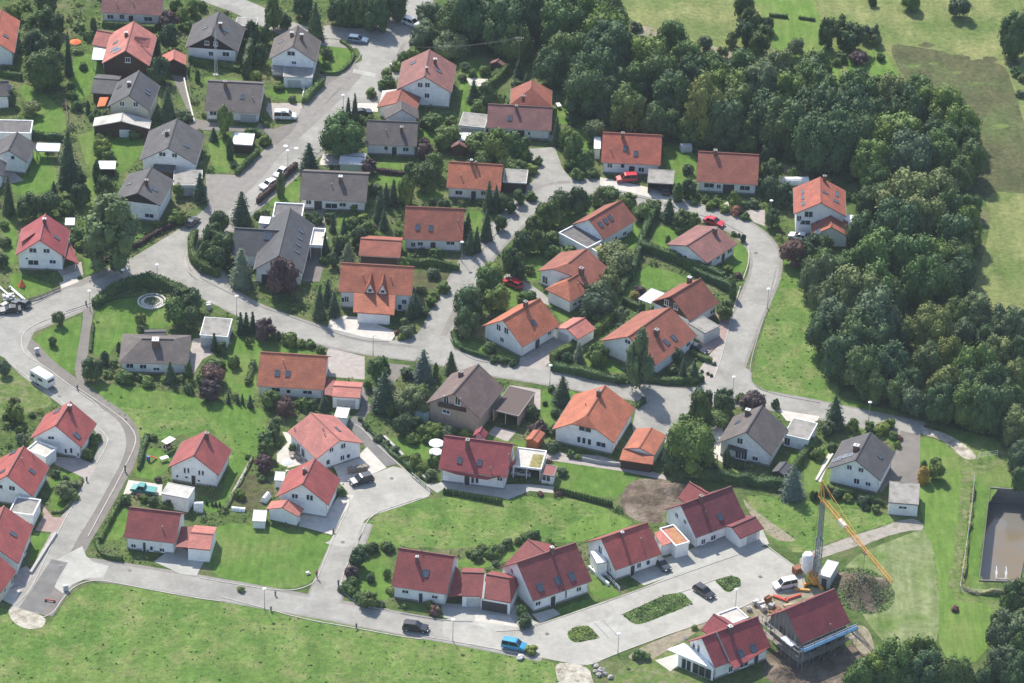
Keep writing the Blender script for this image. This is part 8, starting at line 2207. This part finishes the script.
# ------------------------------------------------------------------ labels of plants: kind, size and the nearest landmark
def finish_labels():
    ORD = ['first', 'second', 'third', 'fourth', 'fifth', 'sixth', 'seventh', 'eighth', 'ninth', 'tenth']
    NUM = ['zero', 'one', 'two', 'three', 'four', 'five', 'six', 'seven', 'eight', 'nine', 'ten']
    marks = [(h[0], h[1], h[2]) for h in HOUSES] + LANDMARKS
    groups = {}
    for p in PLANTS:
        o, desc, size, px, py = p[:5]
        best = min(marks, key=lambda m: (m[1] - px) ** 2 + ((m[2] - py) * 1.35) ** 2)
        dx, dy = px - best[1], (py - best[2]) * 1.35
        dist = math.hypot(dx, dy)
        rel = ('right of' if dx > 0 else 'left of') if abs(dx) > abs(dy) else ('below' if dy > 0 else 'above')
        if dist > 75: rel = 'well ' + rel
        p.append((size + ' ' + desc, rel, best[0]))
        groups.setdefault((size + ' ' + desc, rel, best[0]), []).append(p)
    for (d, rel, ref), g in groups.items():
        g.sort(key=lambda p: p[3])
        n = len(g)
        for i, p in enumerate(g):
            base = '%s %s the %s' % (d, rel, ref)
            if n == 1: lab = base
            elif n == 2: lab = ('left of two: ' if i == 0 else 'right of two: ') + base
            else:
                if i == 0: lab = 'leftmost ' + base
                elif i == n - 1: lab = 'rightmost ' + base
                elif i < 10: lab = ORD[i] + ' from left, ' + base
                else: lab = ORD[n - 1 - i] + ' from right, ' + base if n - 1 - i < 10 else 'number %d from left, %s' % (i + 1, base)
            p[0]['label'] = lab
finish_labels()
make_camera()
w = bpy.data.worlds.new('World'); scene.world = w; w.use_nodes = True
nt = w.node_tree
SUN_EL, SUN_AZ = 46.0, 25.0   # shadows fall toward the camera, this many degrees to the right
sky = nt.nodes.new('ShaderNodeTexSky'); sky.sky_type = 'NISHITA'; sky.sun_disc = False
# direction TO the sun: away from the camera (+y) and to the left (-x)
sx, sy = -math.sin(R(SUN_AZ)), math.cos(R(SUN_AZ))
sky.sun_elevation = R(SUN_EL); sky.sun_rotation = math.atan2(sx, sy)
sky.altitude = 400; sky.air_density = 1.0; sky.dust_density = 1.2
nt.links.new(sky.outputs[0], nt.nodes['Background'].inputs[0])
nt.nodes['Background'].inputs[1].default_value = .15
sun = bpy.data.lights.new('sun', 'SUN'); sun.energy = 4.3; sun.angle = R(.5); sun.color = (1, .94, .84)
so = link(bpy.data.objects.new('sun', sun))
from mathutils import Vector
d = Vector((sx * math.cos(R(SUN_EL)), sy * math.cos(R(SUN_EL)), math.sin(R(SUN_EL))))
so.rotation_euler = d.to_track_quat('Z', 'Y').to_euler()
so.location = (0, 0, 300)
scene.view_settings.view_transform = 'Standard'
scene.view_settings.look = 'None'
scene.view_settings.exposure = 0.62
scene.view_settings.gamma = 1.0
scene.cycles.max_bounces = 5
scene.cycles.diffuse_bounces = 3
scene.cycles.glossy_bounces = 2
scene.cycles.transmission_bounces = 2
scene.cycles.transparent_max_bounces = 4
# summer haze between the aeroplane and the village: one even body of air round camera and scene
def air(density):
    m = bpy.data.materials.new('haze'); m.use_nodes = True
    n_ = m.node_tree; n_.nodes.clear()
    out = n_.nodes.new('ShaderNodeOutputMaterial'); v = n_.nodes.new('ShaderNodeVolumePrincipled')
    v.inputs['Color'].default_value = (.80, .88, 1, 1); v.inputs['Density'].default_value = density; v.inputs['Anisotropy'].default_value = .0
    n_.links.new(v.outputs[0], out.inputs['Volume'])
    o = MB().box((0, 1400, EYE[2] / 2 + 5), (8600, 9400, EYE[2] + 12 + 2)).build('haze', m)
    o.location.z = 0
    tag(o, kind='stuff')
HAZE = 4.4e-5
if HAZE: air(HAZE)
